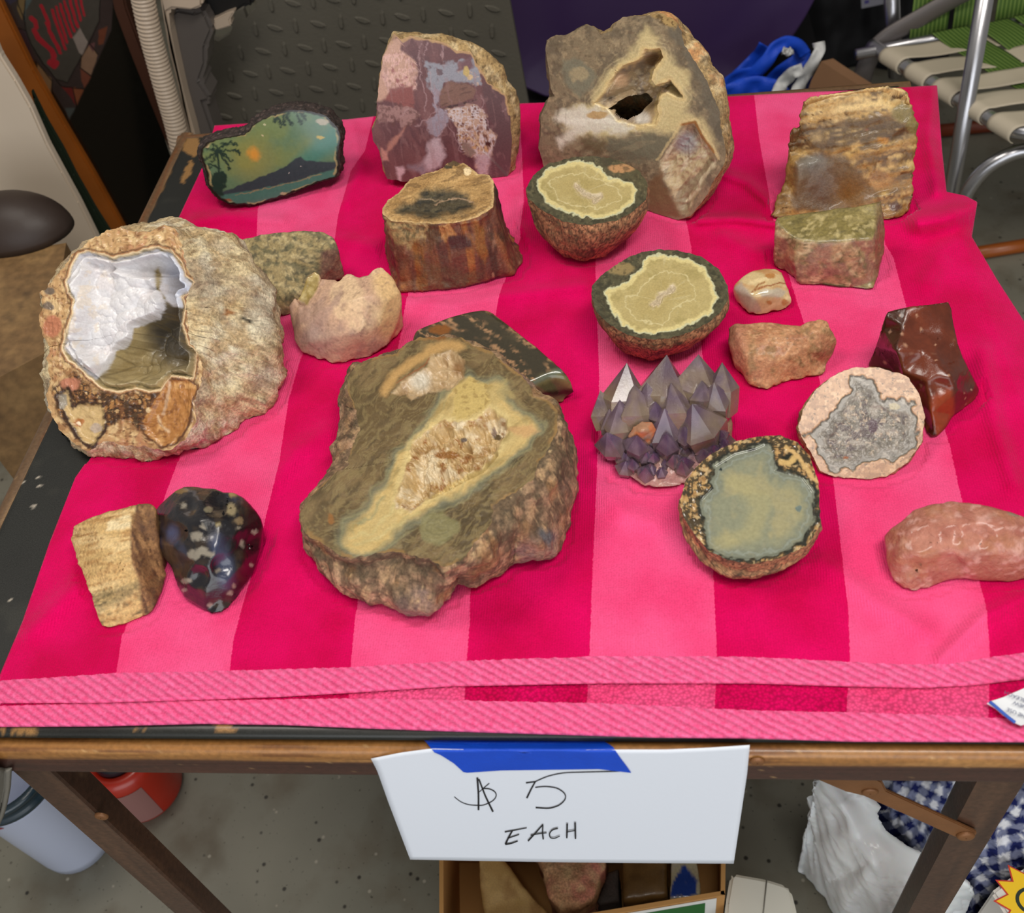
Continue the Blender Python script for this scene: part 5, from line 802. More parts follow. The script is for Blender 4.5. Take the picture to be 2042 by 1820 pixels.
# ---- speckled stone behind the white geode
def p_speck(P):
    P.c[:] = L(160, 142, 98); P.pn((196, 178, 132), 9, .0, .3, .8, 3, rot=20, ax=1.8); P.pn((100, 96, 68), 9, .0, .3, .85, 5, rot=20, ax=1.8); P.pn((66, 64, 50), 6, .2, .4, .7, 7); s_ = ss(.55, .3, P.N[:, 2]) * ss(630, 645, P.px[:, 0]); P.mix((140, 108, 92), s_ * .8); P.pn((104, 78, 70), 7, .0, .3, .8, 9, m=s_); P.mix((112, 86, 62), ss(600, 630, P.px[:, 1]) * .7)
rock('speckled_stone', 'flat-topped olive and cream speckled stone half hidden behind the white geode',
     [(455, 500, 40), (475, 476, 46), (516, 466, 48), (553, 459, 50), (600, 457, 50), (642, 459, 49), (659, 466, 46), (668, 480, 42), (674, 496, 36), (668, 530, 20), (661, 554, 8), (650, 585, 0), (620, 610, 0), (560, 632, 0), (530, 640, 0), (500, 640, 0), (470, 600, 2), (450, 550, 20)],
     [(638, 500, 40), (632, 560, 18), (560, 520, 38), (500, 520, 40), (560, 590, 20), (600, 585, 18)], p_speck, .0024, 3, .0012, 120, M_ROUGH, 24, shrink=.97)
# ---- broken shell-like geode
def e_shell(V, px, nn): return .0012 * fbm(np.stack([px[:, 0] / 30 + px[:, 1] / 90, px[:, 1] / 200 + px[:, 0] / 60], 1), 1, 3, 4) * (nn[:, 2] < .9)
def p_shell(P):
    P.c[:] = L(200, 162, 134); P.pn((226, 194, 154), 36, -.1, .3, .8, 3, rot=60, ax=2); P.pn((170, 138, 122), 30, .0, .4, .8, 5, rot=-60, ax=2); P.mix((222, 184, 122), ss(40, 10, sdl(P.px, [(770, 560), (785, 600), (778, 650)])) * .7); P.mix((164, 142, 134), ss(60, 15, np.hypot(P.px[:, 0] - 632, P.px[:, 1] - 680)) * .6); P.pn((140, 108, 92), 6, .3, .5, .5, 7)
    P.poly([(590, 592), (612, 553), (628, 540), (638, 548), (634, 572), (612, 608)], (164, 142, 84), 2, 3); P.pn((196, 176, 120), 9, .1, .3, .8, 9, m=ss(2, -2, sdp(P.px, [(590, 592), (612, 553), (628, 540), (638, 548), (634, 572), (612, 608)])))
NJ = 260
rimF = [(575, 606, 36), (587, 592, 42), (596, 606, 38), (609, 609, 38), (618, 592, 42), (627, 577, 46), (640, 553, 52), (655, 556, 52), (668, 555, 53), (674, 559, 53), (681, 549, 55), (689, 544, 56), (700, 542, 57), (709, 547, 57), (717, 551, 57), (732, 546, 58), (738, 539, 60), (745, 533, 62), (755, 530, 63), (761, 531, 63), (768, 536, 61), (776, 543, 58), (790, 560, 53), (800, 578, 48)]
body = rimF + [(801, 600, 38), (798, 630, 26), (791, 654, 16), (776, 686, 5), (748, 706, 0), (702, 719, 0), (674, 725, 0), (646, 719, 0), (624, 713, 0), (598, 700, 3), (586, 674, 12), (580, 640, 24)]
sh = thing('broken_geode', U(690, 680, Z0), 'pale pink broken geode with a ragged rim, beside the big white geode', 'rock')
rock('shell', None, body, [(600, 640, 34), (640, 620, 46), (690, 600, 54), (740, 590, 57), (775, 600, 48), (620, 680, 22), (670, 670, 32), (720, 660, 36), (760, 650, 30), (680, 705, 12), (730, 690, 14)], p_shell, .0022, 3, .001, 100, cmat('pale_crust', .6, .5, 220, .14, 400, coat=.1), 25, shrink=.85, parent=sh, extra=e_shell)
rock('inner_wall', None, [(588, 600, 37), (598, 588, 40), (606, 566, 47), (612, 552, 52), (622, 543, 54), (628, 540, 55), (637, 548, 53), (639, 556, 50), (645, 580, 42), (625, 612, 30), (600, 615, 30)], [(618, 575, 43), (610, 595, 37)], p_shell, .002, 2, .0012, 150, M_GLASSY, 26, shrink=.95, parent=sh)
# ---- dark polished slab behind the front chunk
def p_dark(P):
    P.c[:] = L(64, 58, 44); X = P.px; P.pn((84, 74, 54), 30, -.1, .4, .8, 3, rot=30, ax=3); b_ = .5 + .5 * fbm(np.stack([(X[:, 0] * .85 + X[:, 1] * .5) / 60, (-X[:, 0] * .5 + X[:, 1] * .85) / 14], 1), 1, 3, 4)
    P.pn((190, 146, 106), 7, .08, .25, .85, 5, rot=28, ax=2.4, m=ss(.45, .62, b_) * ss(.5, .8, P.N[:, 2])); P.spots([(877, 657, 22, 10, (140, 86, 36))]); sd_ = ss(.75, .45, P.N[:, 2]); P.mix((84, 84, 56), sd_); P.line([(1060, 770), (1110, 745), (1140, 770)], (140, 132, 84), 7, 7, 5, a=.8); P.line([(1060, 795), (1100, 785), (1146, 778)], (40, 30, 22), 6, 4, 3); P.line([(1055, 770), (1090, 752), (1118, 738)], (100, 112, 100), 5, 4, 3, a=.8); P.line([(1090, 808), (1130, 795), (1146, 785)], (120, 106, 66), 3, 3, 3)
rock('polished_slab', 'dark olive polished slab with tan flecks, behind the large front chunk',
     [(820, 680, 22), (821, 668, 26), (828, 656, 29), (845, 648, 30), (868, 640, 31), (900, 628, 31), (930, 620, 31), (959, 615, 31), (972, 615, 31), (982, 619, 31), (1002, 634, 30), (1035, 660, 30), (1068, 686, 30), (1100, 714, 30), (1126, 738, 28), (1138, 755, 22), (1147, 776, 10), (1144, 786, 3), (1134, 795, 0), (1111, 807, 0), (1060, 815, 0), (950, 810, 0), (860, 770, 0), (822, 700, 6)],
     [(1052, 762, 30), (1090, 745, 30), (1112, 734, 30), (960, 740, 32), (870, 690, 31), (960, 660, 32)], p_dark, .0026, 5, .0002, 60, M_POL, 27, shrink=.97)
# ---- amethyst cluster, every crystal its own part
am = thing('amethyst_cluster', U(1330, 940, Z0), 'smoky purple amethyst cluster of pointed crystals beside the oval green agate', 'rock')
def p_mat(P): P.c[:] = L(132, 102, 112); P.noise((96, 74, 98), 60, 0, .4, .8, 3).noise((176, 138, 116), 80, .05, .35, .7, 5); P.mix((186, 136, 124), ss(900, 940, P.px[:, 1]) * .8); P.noise((206, 162, 148), 140, .2, .4, .7, 7, m=ss(900, 930, P.px[:, 1])); P.mix((160, 124, 92), ss(1440, 1452, P.px[:, 0]) * .7)
rock('crystal_base', None, [(1192, 800, 34), (1215, 790, 42), (1260, 770, 48), (1330, 760, 50), (1400, 758, 50), (1448, 745, 50), (1457, 752, 48), (1460, 800, 34), (1462, 850, 18), (1463, 890, 4), (1440, 940, 0), (1400, 962, 0), (1367, 967, 0), (1293, 973, 0), (1247, 949, 2), (1224, 922, 6), (1218, 892, 14), (1202, 872, 20), (1192, 835, 28)],
     [(1240, 830, 34), (1320, 830, 34), (1400, 830, 34), (1440, 800, 38), (1250, 890, 22), (1330, 900, 18), (1410, 890, 20)], p_mat, .0024, 2, .0022, 140, cmat('amethyst_matrix', .4, .6, 260, .15, 400, coat=.3, bdist=.002), 28, shrink=.9, parent=am)
def macryst():
    m = cmat('amethyst_crystal', .26, .3, 200, .06, 200, coat=.5, rv=.08); b = m.node_tree.nodes['Principled BSDF']; b.inputs['Transmission Weight'].default_value = .22; b.inputs['IOR'].default_value = 1.5; return m
M_AM = macryst()
def crystal(tip, h, basep, hb, r, seed, pale=.5, split=.5):
    """hexagonal point: tip and foot given by pixel + height above the cloth"""
    rn = random.Random(seed); T_ = U(tip[0], tip[1], Z0 + h / 1000); B_ = U(basep[0], basep[1], Z0 + hb / 1000); ax = T_ - B_; ln = np.linalg.norm(ax); ax /= ln; u, w_ = frame_of(ax); a0 = rn.random() * 1.04; V = []; sh_ = ln - min(r * 1.35, ln * .7)
    for q, sc in ((0, .9), (sh_ * .5, .96), (sh_, 1)):
        for k in range(6): a = a0 + k * math.pi / 3; j = 1 + .12 * math.sin(seed * 3 + k * 2.1); V.append(B_ + ax * (q + (.12 * r * math.sin(seed + k * 2.4) if q == sh_ else 0)) + r * sc * j * (math.cos(a) * u + math.sin(a) * w_))
    V.append(T_); Fc = [(i * 6 + k, i * 6 + (k + 1) % 6, (i + 1) * 6 + (k + 1) % 6, (i + 1) * 6 + k) for i in range(2) for k in range(6)] + [(12 + k, 12 + (k + 1) % 6, 18) for k in range(6)]
    bm = bmesh.new(); vs = [bm.verts.new(v) for v in V]
    for f in Fc: bm.faces.new([vs[i] for i in f])
    bmesh.ops.subdivide_edges(bm, edges=bm.edges[:], cuts=3, use_grid_fill=True); bm.verts.index_update(); V = np.array([v.co[:] for v in bm.verts]); Fc = [tuple(v.index for v in f.verts) for f in bm.faces]; bm.free()
    P = Paint(V, pj(V), (100, 82, 90)); t = np.clip((V - B_) @ ax / ln, 0, 1)
    P.mix((154, 134, 108), ss(.9, .2, t) * pale); P.mix((98, 76, 110), ss(.4, .9, t) * (1 - pale * .6)); P.mix((104, 92, 88), ss(.75, 1, t) * pale * .8); P.noise((142, 122, 134), 180, .0, .4, .6, seed); P.noise((160, 140, 110), 90, .1, .4, .5 * pale, seed + 1)
    return obj('crystal', V, Fc, M_AM, am, P.c, smooth=False)
CR = [((1197, 778), 46, (1216, 850), 22, 11, .8), ((1250, 723), 64, (1244, 815), 30, 17, 1), ((1330, 707), 70, (1318, 812), 32, 19, .8), ((1393, 706), 70, (1385, 805), 32, 15, 1), ((1440, 722), 64, (1440, 820), 26, 12.5, .9), ((1265, 766), 60, (1274, 845), 28, 14, .8), ((1338, 762), 62, (1352, 845), 28, 13, .7), ((1380, 805), 58, (1405, 870), 20, 16, .6), ((1424, 762), 62, (1430, 830), 24, 11, .7), ((1236, 797), 52, (1238, 868), 20, 13, .6), ((1307, 800), 54, (1305, 850), 24, 8, .3), ((1400, 758), 62, (1398, 830), 28, 9, .9), ((1290, 762), 60, (1296, 830), 30, 10, .9), ((1325, 814), 52, (1332, 880), 14, 14, .1), ((1210, 862), 38, (1224, 896), 12, 11, .2), ((1215, 815), 44, (1222, 870), 18, 8, .6), ((1440, 855), 32, (1435, 898), 8, 10, .5), ((1365, 850), 42, (1370, 890), 10, 8, .4), ((1270, 868), 40, (1268, 905), 10, 9, .2), ((1330, 865), 40, (1330, 905), 8, 9, .2)]
for i, (t_, h, b_, hb, r, pl_) in enumerate(CR): crystal(t_, h, b_, hb, r * 1.22 / 1000, i + 3, pl_)
rn = random.Random(5)
for i in range(60):
    x = rn.uniform(1222, 1450); y = rn.uniform(858, 942) - (20 if x > 1400 else 0); hb = max(3, 24 - (y - 860) * .25); crystal((x + rn.uniform(-4, 4), y - 8), hb + rn.uniform(8, 13), (x, y + 12), hb - 6, rn.uniform(4, 8.5) / 1000, 50 + i, rn.choice([.1, .1, .3, .7]))
def p_or(P): P.c[:] = L(176, 130, 100); P.noise((196, 110, 66), 120, .0, .3, .8, 3).noise((150, 128, 116), 160, .1, .4, .7, 5)
rock('orange_patch', None, [(1252, 868, 34), (1262, 850, 40), (1280, 838, 43), (1300, 840, 42), (1310, 855, 38), (1300, 872, 32), (1282, 882, 28), (1262, 880, 30)], [(1282, 858, 44)], p_or, .0014, 1, .0012, 260, M_GLASSY, 29, bz=Z0 + .02, parent=am)
# ---- small polished banded stone
def p_small(P):
    P.c[:] = L(214, 188, 138); X = P.px; b_ = np.sin((X[:, 1] * .9 + X[:, 0] * .35 + 9 * fbm(X, .04, 3, 4)) / 4.2); P.mix((232, 208, 158), ss(.2, .9, b_)); P.mix((190, 130, 76), ss(.5, .95, np.sin((X[:, 1] - .1 * X[:, 0] + 8 * fbm(X, .04, 3, 7)) / 5.5)) * .7 * ss(590, 560, X[:, 1])); P.line([(1500, 582), (1520, 572), (1545, 566), (1572, 566)], (150, 84, 44), 1.5, 1.5, 4); P.line([(1505, 577), (1512, 568), (1525, 562)], (150, 96, 50), 1.5, 1.5, 3)
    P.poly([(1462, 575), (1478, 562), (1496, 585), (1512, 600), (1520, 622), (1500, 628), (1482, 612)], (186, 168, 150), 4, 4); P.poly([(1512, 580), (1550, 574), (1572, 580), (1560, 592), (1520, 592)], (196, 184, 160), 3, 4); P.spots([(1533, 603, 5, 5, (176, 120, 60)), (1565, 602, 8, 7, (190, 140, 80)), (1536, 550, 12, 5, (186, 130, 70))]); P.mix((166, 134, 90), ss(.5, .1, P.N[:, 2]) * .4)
rock('tumbled_stone', 'small glossy cream-banded polished stone, the smallest of all', [(1459, 574, 14), (1464, 562, 18), (1482, 546, 22), (1501, 536, 24), (1525, 532, 24), (1550, 533, 23), (1561, 540, 21), (1573, 574, 12), (1583, 602, 4), (1579, 611, 0), (1541, 624, 0), (1496, 629, 0), (1484, 617, 2), (1474, 598, 8)], [(1500, 590, 20), (1540, 585, 20), (1525, 560, 26)], p_small, .0013, 12, .0005, 90, M_POL, 30, shrink=.9)
# ---- salmon rough stone
def p_salm(P):
    P.c[:] = L(190, 134, 94); P.pn((206, 152, 108), 30, -.1, .3, .8, 3); P.pn((170, 112, 82), 24, .0, .4, .7, 5); P.pn((148, 118, 76), 20, .1, .4, .7, 7); P.pn((222, 172, 130), 6, .2, .4, .6, 9); P.pn((120, 92, 60), 6, .3, .5, .7, 11); P.mix((190, 126, 106), ss(1500, 1470, P.px[:, 0]) * .5)
rock('salmon_stone', 'rough salmon-orange angular stone between the amethyst and the dark red rock', [(1450, 652, 24), (1464, 644, 28), (1516, 641, 30), (1560, 645, 30), (1596, 649, 30), (1612, 641, 33), (1630, 634, 35), (1645, 636, 34), (1654, 641, 32), (1659, 657, 28), (1671, 680, 16), (1662, 702, 8), (1650, 724, 2), (1647, 746, 0), (1612, 752, 0), (1579, 757, 0), (1560, 762, 0), (1544, 771, 0), (1521, 779, 0), (1496, 769, 2), (1478, 745, 6), (1464, 722, 10), (1452, 688, 18)],
     [(1484, 703, 26), (1495, 745, 12), (1480, 680, 30), (1540, 672, 31), (1600, 672, 31), (1630, 660, 32), (1600, 700, 22), (1550, 720, 20), (1500, 705, 26), (1640, 700, 18)], p_salm, .0021, 2, .0017, 120, cmat('rough_salmon', .62, .7, 260, .18, 450, coat=.1, bdist=.002), 31)
# ---- dark red glassy rock
def p_jasp(P):
    P.c[:] = L(94, 42, 26); P.pn((116, 54, 32), 50, -.2, .4, .8, 3, rot=50, ax=2); P.pn((86, 38, 22), 26, .05, .4, .7, 5, rot=40, ax=3); P.poly([(1732, 725), (1758, 653), (1769, 618), (1809, 612), (1802, 650), (1790, 690), (1800, 745), (1750, 740)], (66, 34, 20), 2, 3); P.poly([(1858, 790), (1900, 770), (1905, 820), (1870, 872), (1850, 868)], (140, 58, 28), 4, 4); P.poly([(1900, 750), (1955, 775), (1905, 825)], (82, 36, 26), 3, 4); P.pn((196, 150, 120), 2.5, .55, .65, .8, 9); P.poly([(1845, 866), (1860, 840), (1868, 872)], (66, 26, 16), 2, 2)
rock('red_obsidian', 'dark red-brown glassy rock with curved fracture faces at the right', [(1730, 727, 2), (1745, 690, 22), (1757, 655, 44), (1764, 630, 58), (1769, 620, 60), (1790, 615, 62), (1809, 611, 64), (1850, 606, 64), (1892, 600, 62), (1898, 613, 56), (1904, 650, 46), (1911, 683, 40), (1922, 712, 30), (1932, 733, 24), (1945, 757, 12), (1954, 777, 2), (1950, 791, 0), (1925, 812, 0), (1903, 827, 4), (1885, 855, 4), (1867, 874, 0), (1849, 868, 0), (1840, 830, 0), (1800, 790, 0), (1750, 750, 0)],
     [(1808, 614, 64), (1801, 652, 57), (1788, 700, 50), (1800, 740, 34), (1845, 700, 46), (1870, 728, 42), (1896, 751, 38), (1908, 778, 26), (1902, 820, 8), (1850, 760, 34), (1858, 820, 18), (1880, 660, 48), (1780, 735, 10), (1862, 862, 4)], p_jasp, .0022, 1, .0006, 90, M_GLASSY, 32, dents=[(1840, 660, 46, 2.5), (1890, 700, 26, 2.2), (1825, 730, 26, 2), (1925, 765, 18, 1.6), (1870, 770, 22, 2), (1775, 660, 24, 1.5)])
# ---- rose quartz
def p_rose(P):
    P.c[:] = L(184, 116, 96); P.pn((206, 140, 118), 40, -.1, .4, .8, 3, rot=-20, ax=2); P.pn((170, 98, 82), 26, .0, .4, .7, 5, rot=-20, ax=2); P.pn((232, 178, 164), 9, .2, .45, .7, 7, rot=-15, ax=3); P.pn((182, 120, 84), 30, .1, .4, .6, 9); P.spots([(2000, 1012, 14, 3, (90, 90, 76)), (2026, 1024, 20, 4, (150, 126, 104))])
rock('rose_quartz', 'rough pink rose quartz chunk at the right edge, front right corner of the towel', [(1763, 1064, 16), (1769, 1056, 20), (1795, 1036, 28), (1820, 1016, 34), (1845, 1008, 36), (1867, 1000, 38), (1880, 999, 39), (1896, 994, 40), (1925, 998, 40), (1954, 1002, 40), (1985, 1008, 40), (2012, 1016, 40), (2042, 1026, 38), (2075, 1045, 32), (2095, 1080, 20), (2090, 1120, 6), (2060, 1150, 0), (2042, 1156, 0), (1990, 1161, 0), (1955, 1155, 2), (1925, 1148, 5), (1900, 1154, 3), (1881, 1161, 1), (1860, 1170, 0), (1838, 1176, 0), (1809, 1180, 0), (1783, 1161, 2), (1772, 1140, 6), (1767, 1118, 8), (1765, 1090, 12)],
     [(1800, 1062, 30), (1850, 1045, 38), (1900, 1040, 40), (1960, 1040, 42), (2020, 1050, 40), (1790, 1110, 22), (1840, 1100, 30), (1900, 1100, 30), (1960, 1105, 28), (2030, 1105, 26), (1810, 1150, 10), (1940, 1140, 14), (1870, 1075, 36), (1990, 1075, 37)], p_rose, .0022, 2, .0014, 110, cmat('rose_quartz', .34, .95, 210, .08, 300, coat=.35, bdist=.003, rv=.15), 33, dents=[(1850, 1080, 30, 2), (1960, 1070, 34, 2), (1820, 1130, 26, 2), (1900, 1120, 28, 1.5)])
# ---- pale petrified wood with brown side
def e_wood(V, px, nn): return .0007 * fbm(np.stack([px[:, 0] / 80 + px[:, 1] / 500, px[:, 1] / 5 + px[:, 0] / 14.], 1), 1, 3, 4) * ss(275, 255, px[:, 0])
def p_wood(P):
    X = P.px; P.c[:] = L(206, 170, 112); P.pn((228, 198, 144), 30, -.1, .3, .8, 3, rot=-14, ax=4); P.pn((176, 132, 78), 5, .0, .35, .8, 5, rot=-14, ax=9); P.pn((150, 108, 60), 3, .25, .45, .7, 7, rot=-14, ax=12); P.poly([(215, 1040), (262, 1022), (258, 1052), (212, 1058)], (236, 214, 168), 2, 5)
    P.poly([(183, 1185), (280, 1158), (284, 1178), (196, 1222)], (140, 120, 82), 5, 5, a=.8); P.pn((90, 76, 48), 3, .15, .4, .8, 9, rot=-16, ax=10, m=ss(1150, 1190, X[:, 1] + .3 * (X[:, 0] - 230))); P.pn((226, 190, 130), 3, .1, .4, .6, 15, rot=-14, ax=14)
    sd_ = ss(-3, 2, X[:, 0] - np.interp(X[:, 1] + 3 * fbm(X, .1, 2, 4), [1004, 1046, 1111, 1163, 1222, 1260], [272, 262, 261, 279, 286, 290])); P.mix((122, 84, 50), sd_); P.pn((88, 56, 34), 10, -.1, .3, .9, 11, rot=65, ax=3, m=sd_); P.pn((166, 122, 78), 8, .1, .4, .8, 13, rot=68, ax=4, m=sd_)
rock('petrified_wood', 'pale straw-coloured petrified wood chunk with brown right side, left of the black obsidian', [(141, 1073, 20), (143, 1058, 28), (147, 1047, 34), (168, 1036, 38), (190, 1028, 40), (235, 1014, 42), (273, 1004, 44), (290, 1002, 44), (300, 1003, 43), (310, 1012, 40), (312, 1045, 34), (318, 1085, 22), (325, 1123, 10), (332, 1141, 3), (325, 1175, 2), (312, 1206, 2), (303, 1222, 0), (287, 1228, 0), (235, 1247, 0), (208, 1252, 0), (200, 1247, 2), (188, 1208, 12), (170, 1160, 14), (152, 1111, 18)],
     [(268, 1012, 44), (261, 1046, 42), (260, 1111, 32), (280, 1163, 18), (285, 1215, 4), (200, 1060, 38), (210, 1130, 28), (235, 1200, 12)], p_wood, .002, 1, .0012, 130, M_ROUGH, 34, extra=e_wood)
# ---- black obsidian
def p_obs(P):
    P.c[:] = L(26, 25, 30); P.pn((52, 54, 74), 40, .0, .4, .8, 3, rot=60, ax=2); P.pn((62, 50, 38), 24, .1, .4, .6, 5); P.mix((52, 12, 22), ss(480, 500, P.px[:, 0] + .1 * (P.px[:, 1] - 1050)) * .7)
    P.mix((84, 94, 132), ss(30, 8, np.hypot((P.px[:, 0] - 345) * 1.6, P.px[:, 1] - 1065)) * .6); P.mix((78, 88, 120), ss(26, 6, sdl(P.px, [(432, 1080), (448, 1120), (452, 1160)])) * .5)
    g = (142, 134, 120); P.spots([(366, 1008, 6, 6, g), (415, 1015, 9, 7, (126, 118, 96)), (461, 1015, 10, 13, (150, 136, 104)), (392, 1069, 11, 9, g), (387, 1105, 14, 11, g), (418, 1105, 12, 7, g), (403, 1098, 12, 8, g), (372, 1157, 12, 6, g), (464, 986, 10, 6, (150, 128, 82)), (476, 1038, 9, 8, (130, 112, 84)), (437, 1045, 6, 4, (130, 114, 70)), (482, 1085, 5, 8, g), (507, 1060, 6, 4, g), (368, 1177, 7, 4, g), (458, 1183, 6, 4, g), (502, 1126, 5, 4, g), (435, 1138, 6, 3, g), (466, 1168, 4, 4, g), (362, 978, 14, 6, (116, 92, 48)), (313, 1040, 6, 4, (96, 84, 66)), (474, 1053, 4, 3, g), (418, 1206, 6, 3, g), (405, 1050, 4, 4, g)])
rock('black_obsidian', 'glossy black obsidian with grey snowflake spots, right of the pale petrified wood', [(304, 1030, 22), (308, 1018, 27), (315, 1008, 30), (327, 996, 34), (340, 985, 38), (352, 976, 40), (366, 969, 42), (384, 968, 43), (405, 972, 43), (427, 973, 43), (447, 979, 42), (465, 980, 40), (483, 989, 37), (498, 1003, 33), (512, 1019, 28), (520, 1032, 24), (524, 1048, 20), (522, 1070, 14), (519, 1092, 10), (510, 1134, 4), (496, 1158, 2), (481, 1180, 0), (465, 1200, 0), (449, 1217, 0), (427, 1225, 0), (411, 1220, 0), (388, 1205, 2), (366, 1191, 4), (352, 1168, 6), (346, 1148, 8), (339, 1127, 10), (322, 1105, 12), (307, 1080, 15)],
     [(352, 1010, 46), (330, 1030, 40), (360, 1050, 48), (345, 1090, 34), (400, 1000, 52), (400, 1040, 54), (400, 1080, 46), (440, 1030, 52), (470, 1060, 40), (478, 1010, 42), (430, 1090, 44), (455, 1110, 32), (455, 1160, 20), (420, 1130, 36), (390, 1120, 38), (375, 1150, 26), (410, 1180, 18), (480, 1130, 22), (495, 1080, 24), (440, 1195, 8)], p_obs, .002, 1, .0005, 90, cmat('obsidian', .1, .3, 160, .06, 300, coat=.8, bdist=.003, rv=.06), 35, dents=[(350, 1060, 26, 4), (440, 1130, 24, 4), (395, 1150, 24, 4), (440, 1010, 34, 3), (375, 1010, 20, 2.5), (495, 1080, 30, 2), (410, 1060, 22, 2), (455, 1080, 18, 2)])
# ================================================================== BEHIND THE TABLE
def dep(P): return float(-((np.asarray(P) - CP) @ RC)[2])
def rpx(r, P): return r * dep(P) / F
def plate(name, px, Y, th, mat, parent=None, bev=0, floor=False):
    """upright board: outline given in the plane y=Y, thickness backwards"""
    P3 = [UY(a, b_, Y) for a, b_ in px]
    if floor: m = min(p[2] for p in P3); P3 = [np.array([p[0], p[1], 0.0]) if p[2] < m + 1e-6 or p[2] < 0 else p for p in P3]
    return prism(name, P3, (0, th, 0), mat, parent, bev)
MATG = pmat('grey_rubber', (86, 82, 72), .75, bump=.3, bs=200, var=.15, vs=5)
# --- grey tread mat standing upright with a jigsaw edge
Ym = .80
mt = thing('rubber_mat', (-.45, Ym, 0), 'grey rubber mat with raised tread bars and a jigsaw edge standing behind the table', 'mat')
base = [UY(a, b_, Ym) for a, b_ in [(508, -60), (512, 16), (491, 36), (485, 18), (458, 25), (449, 40), (464, 54), (458, 68), (435, 83), (413, 72), (392, 84), (386, 90), (410, 97), (410, 108), (397, 122), (401, 146), (426, 191), (406, 200), (437, 250)]]
x_l = UY(437, 250, Ym)[0]; x_r = UY(1012, 100, Ym)[0]
prism('mat_sheet', base + [np.array([x_l, Ym, 0.0]), np.array([x_r + .05, Ym, 0.0]), UY(1005, -60, Ym)], (0, .012, 0), MATG, mt)
Vb, Fb = [], []
p0_ = UY(520, 0, Ym); sp = .034; k_ = 0
for i in range(-2, 24):
    for j in range(0, 14):
        cx = x_l - .02 + i * sp + .003 * math.sin(j * 3 + i); cz = .60 + j * .036 - 0.18; 
        q = pj(np.array([[cx, Ym, cz]]))[0]
        if q[1] < -45 or q[0] > 1000 or q[1] > 262 or q[0] < (440 if q[1] > 180 else 425 if q[1] > 120 else 520 - q[1] * .7) + 8: continue
        ang = math.radians(85 if (i + j) % 2 == 0 else -22); L_ = .0135; w_ = .0042; u = np.array([math.cos(ang), 0, math.sin(ang)]); v = np.array([-math.sin(ang), 0, math.cos(ang)]); b0 = len(Vb)
        for hh, sc in ((0, 1), (.0028, .72)):
            for a in np.linspace(0, 2 * math.pi, 9)[:-1]: Vb.append(np.array([cx, Ym - hh, cz]) + u * L_ * sc * math.cos(a) + v * w_ * sc * math.sin(a))
        Fb += [(b0 + t, b0 + (t + 1) % 8, b0 + 8 + (t + 1) % 8, b0 + 8 + t) for t in range(8)] + [tuple(range(b0 + 8, b0 + 16))]
o = obj('tread_bars', Vb, Fb, MATG, mt, smooth=False); o['kind'] = 'stuff'
# --- upright vacuum cleaner
VB = pmat('beige_plastic', (186, 168, 148), .4, bump=.02, coat=.1); VG = pmat('smoky_plastic', (92, 86, 82), .3, coat=.3, bump=.03, var=.1); VK = pmat('black_plastic', (16, 15, 15), .4)
Yv = .60
va = thing('vacuum_cleaner', (-.62, Yv, 0), 'beige upright vacuum cleaner with ribbed hose, behind the back left table corner', 'vacuum cleaner')
hp = [UY(a, b_, Yv) for a, b_ in ((270, -60), (283, -10), (298, 60), (315, 125), (333, 190), (350, 250), (366, 320), (385, 400))]
hp.append(np.array([hp[-1][0] + .03, Yv + .02, .03]))
rh = rpx(22, hp[2])
tube('hose', hp, rh, VB, va, 20, rib=lambda i, n: rh * (1 + .08 * math.sin(i * math.pi / 2)) if i > 24 else rh * 1.06, sub=34)
plate('casing', [(308, -60), (318, 0), (334, 95), (352, 170), (372, 262), (384, 320), (398, 318), (388, 270), (366, 190), (350, 118), (338, 60), (335, 24), (345, 18), (384, 22), (404, 14), (406, -60)], Yv + .02, .06, VB, va, .004)
plate('smoky_body', [(337, 26), (350, 17), (384, 23), (403, 17), (414, 34), (426, 62), (412, 95), (412, 130), (400, 165), (424, 200), (408, 205), (440, 300), (455, 420), (392, 420), (384, 270), (366, 190), (350, 118), (340, 60)], Yv + .045, .05, VG, va, .006)
plate('black_handle', [(404, -40), (412, 20), (424, 34), (452, 36), (488, 12), (505, 14), (500, -40)], Yv + .07, .03, VK, va, .004)
plate('latch', [(420, 42), (452, 26), (470, 20), (458, 40), (462, 52), (430, 62)], Yv + .06, .02, VB, va, .002)
bx = np.array([hp[-1][0], Yv, 0]); boxm('floor_head', (bx[0] - .08, Yv - .06, 0), (bx[0] + .2, Yv + .14, .085), VB, va, .02)
# --- framed pub mirror sign
Ys = .72
fs = thing('framed_sign', (-.95, Ys, 0), 'orange wood framed black mirror with stained-glass pattern and red script at the left', 'sign')
OW = pmat('orange_varnished_wood', (158, 88, 28), .35, bump=.1, bs=80, var=.35, vs=14, coat=.3)
gl = [(-20, -60), (250, -60), (262, 40), (330, 280), (420, 560), (290, 560), (245, 470), (150, 290), (60, 120)]
G = coons([(-25, -60), (240, -60)], [(270, 620), (440, 620)], [(-25, -60), (0, 0), (60, 120), (150, 290), (245, 470), (270, 620)], [(240, -60), (262, 40), (330, 280), (440, 620)], 200, 330); px = G.reshape(-1, 2)
V = UPs(px, (np.array([0, Ys + .012, 0]), np.array([0, -1., 0]))); V[:, 2] = np.maximum(V[:, 2], 0.0)
P = Paint(V, pj(V), (18, 17, 13))
SG = [(-40, -60), (230, -60), (222, 60), (184, 145), (138, 240), (132, 225), (20, 40)]
P.poly(SG, (52, 42, 40), 1, 0); pal = [((-20, -20), (55, -60), (68, 0), (50, 50), (25, 52), (0, 0))]
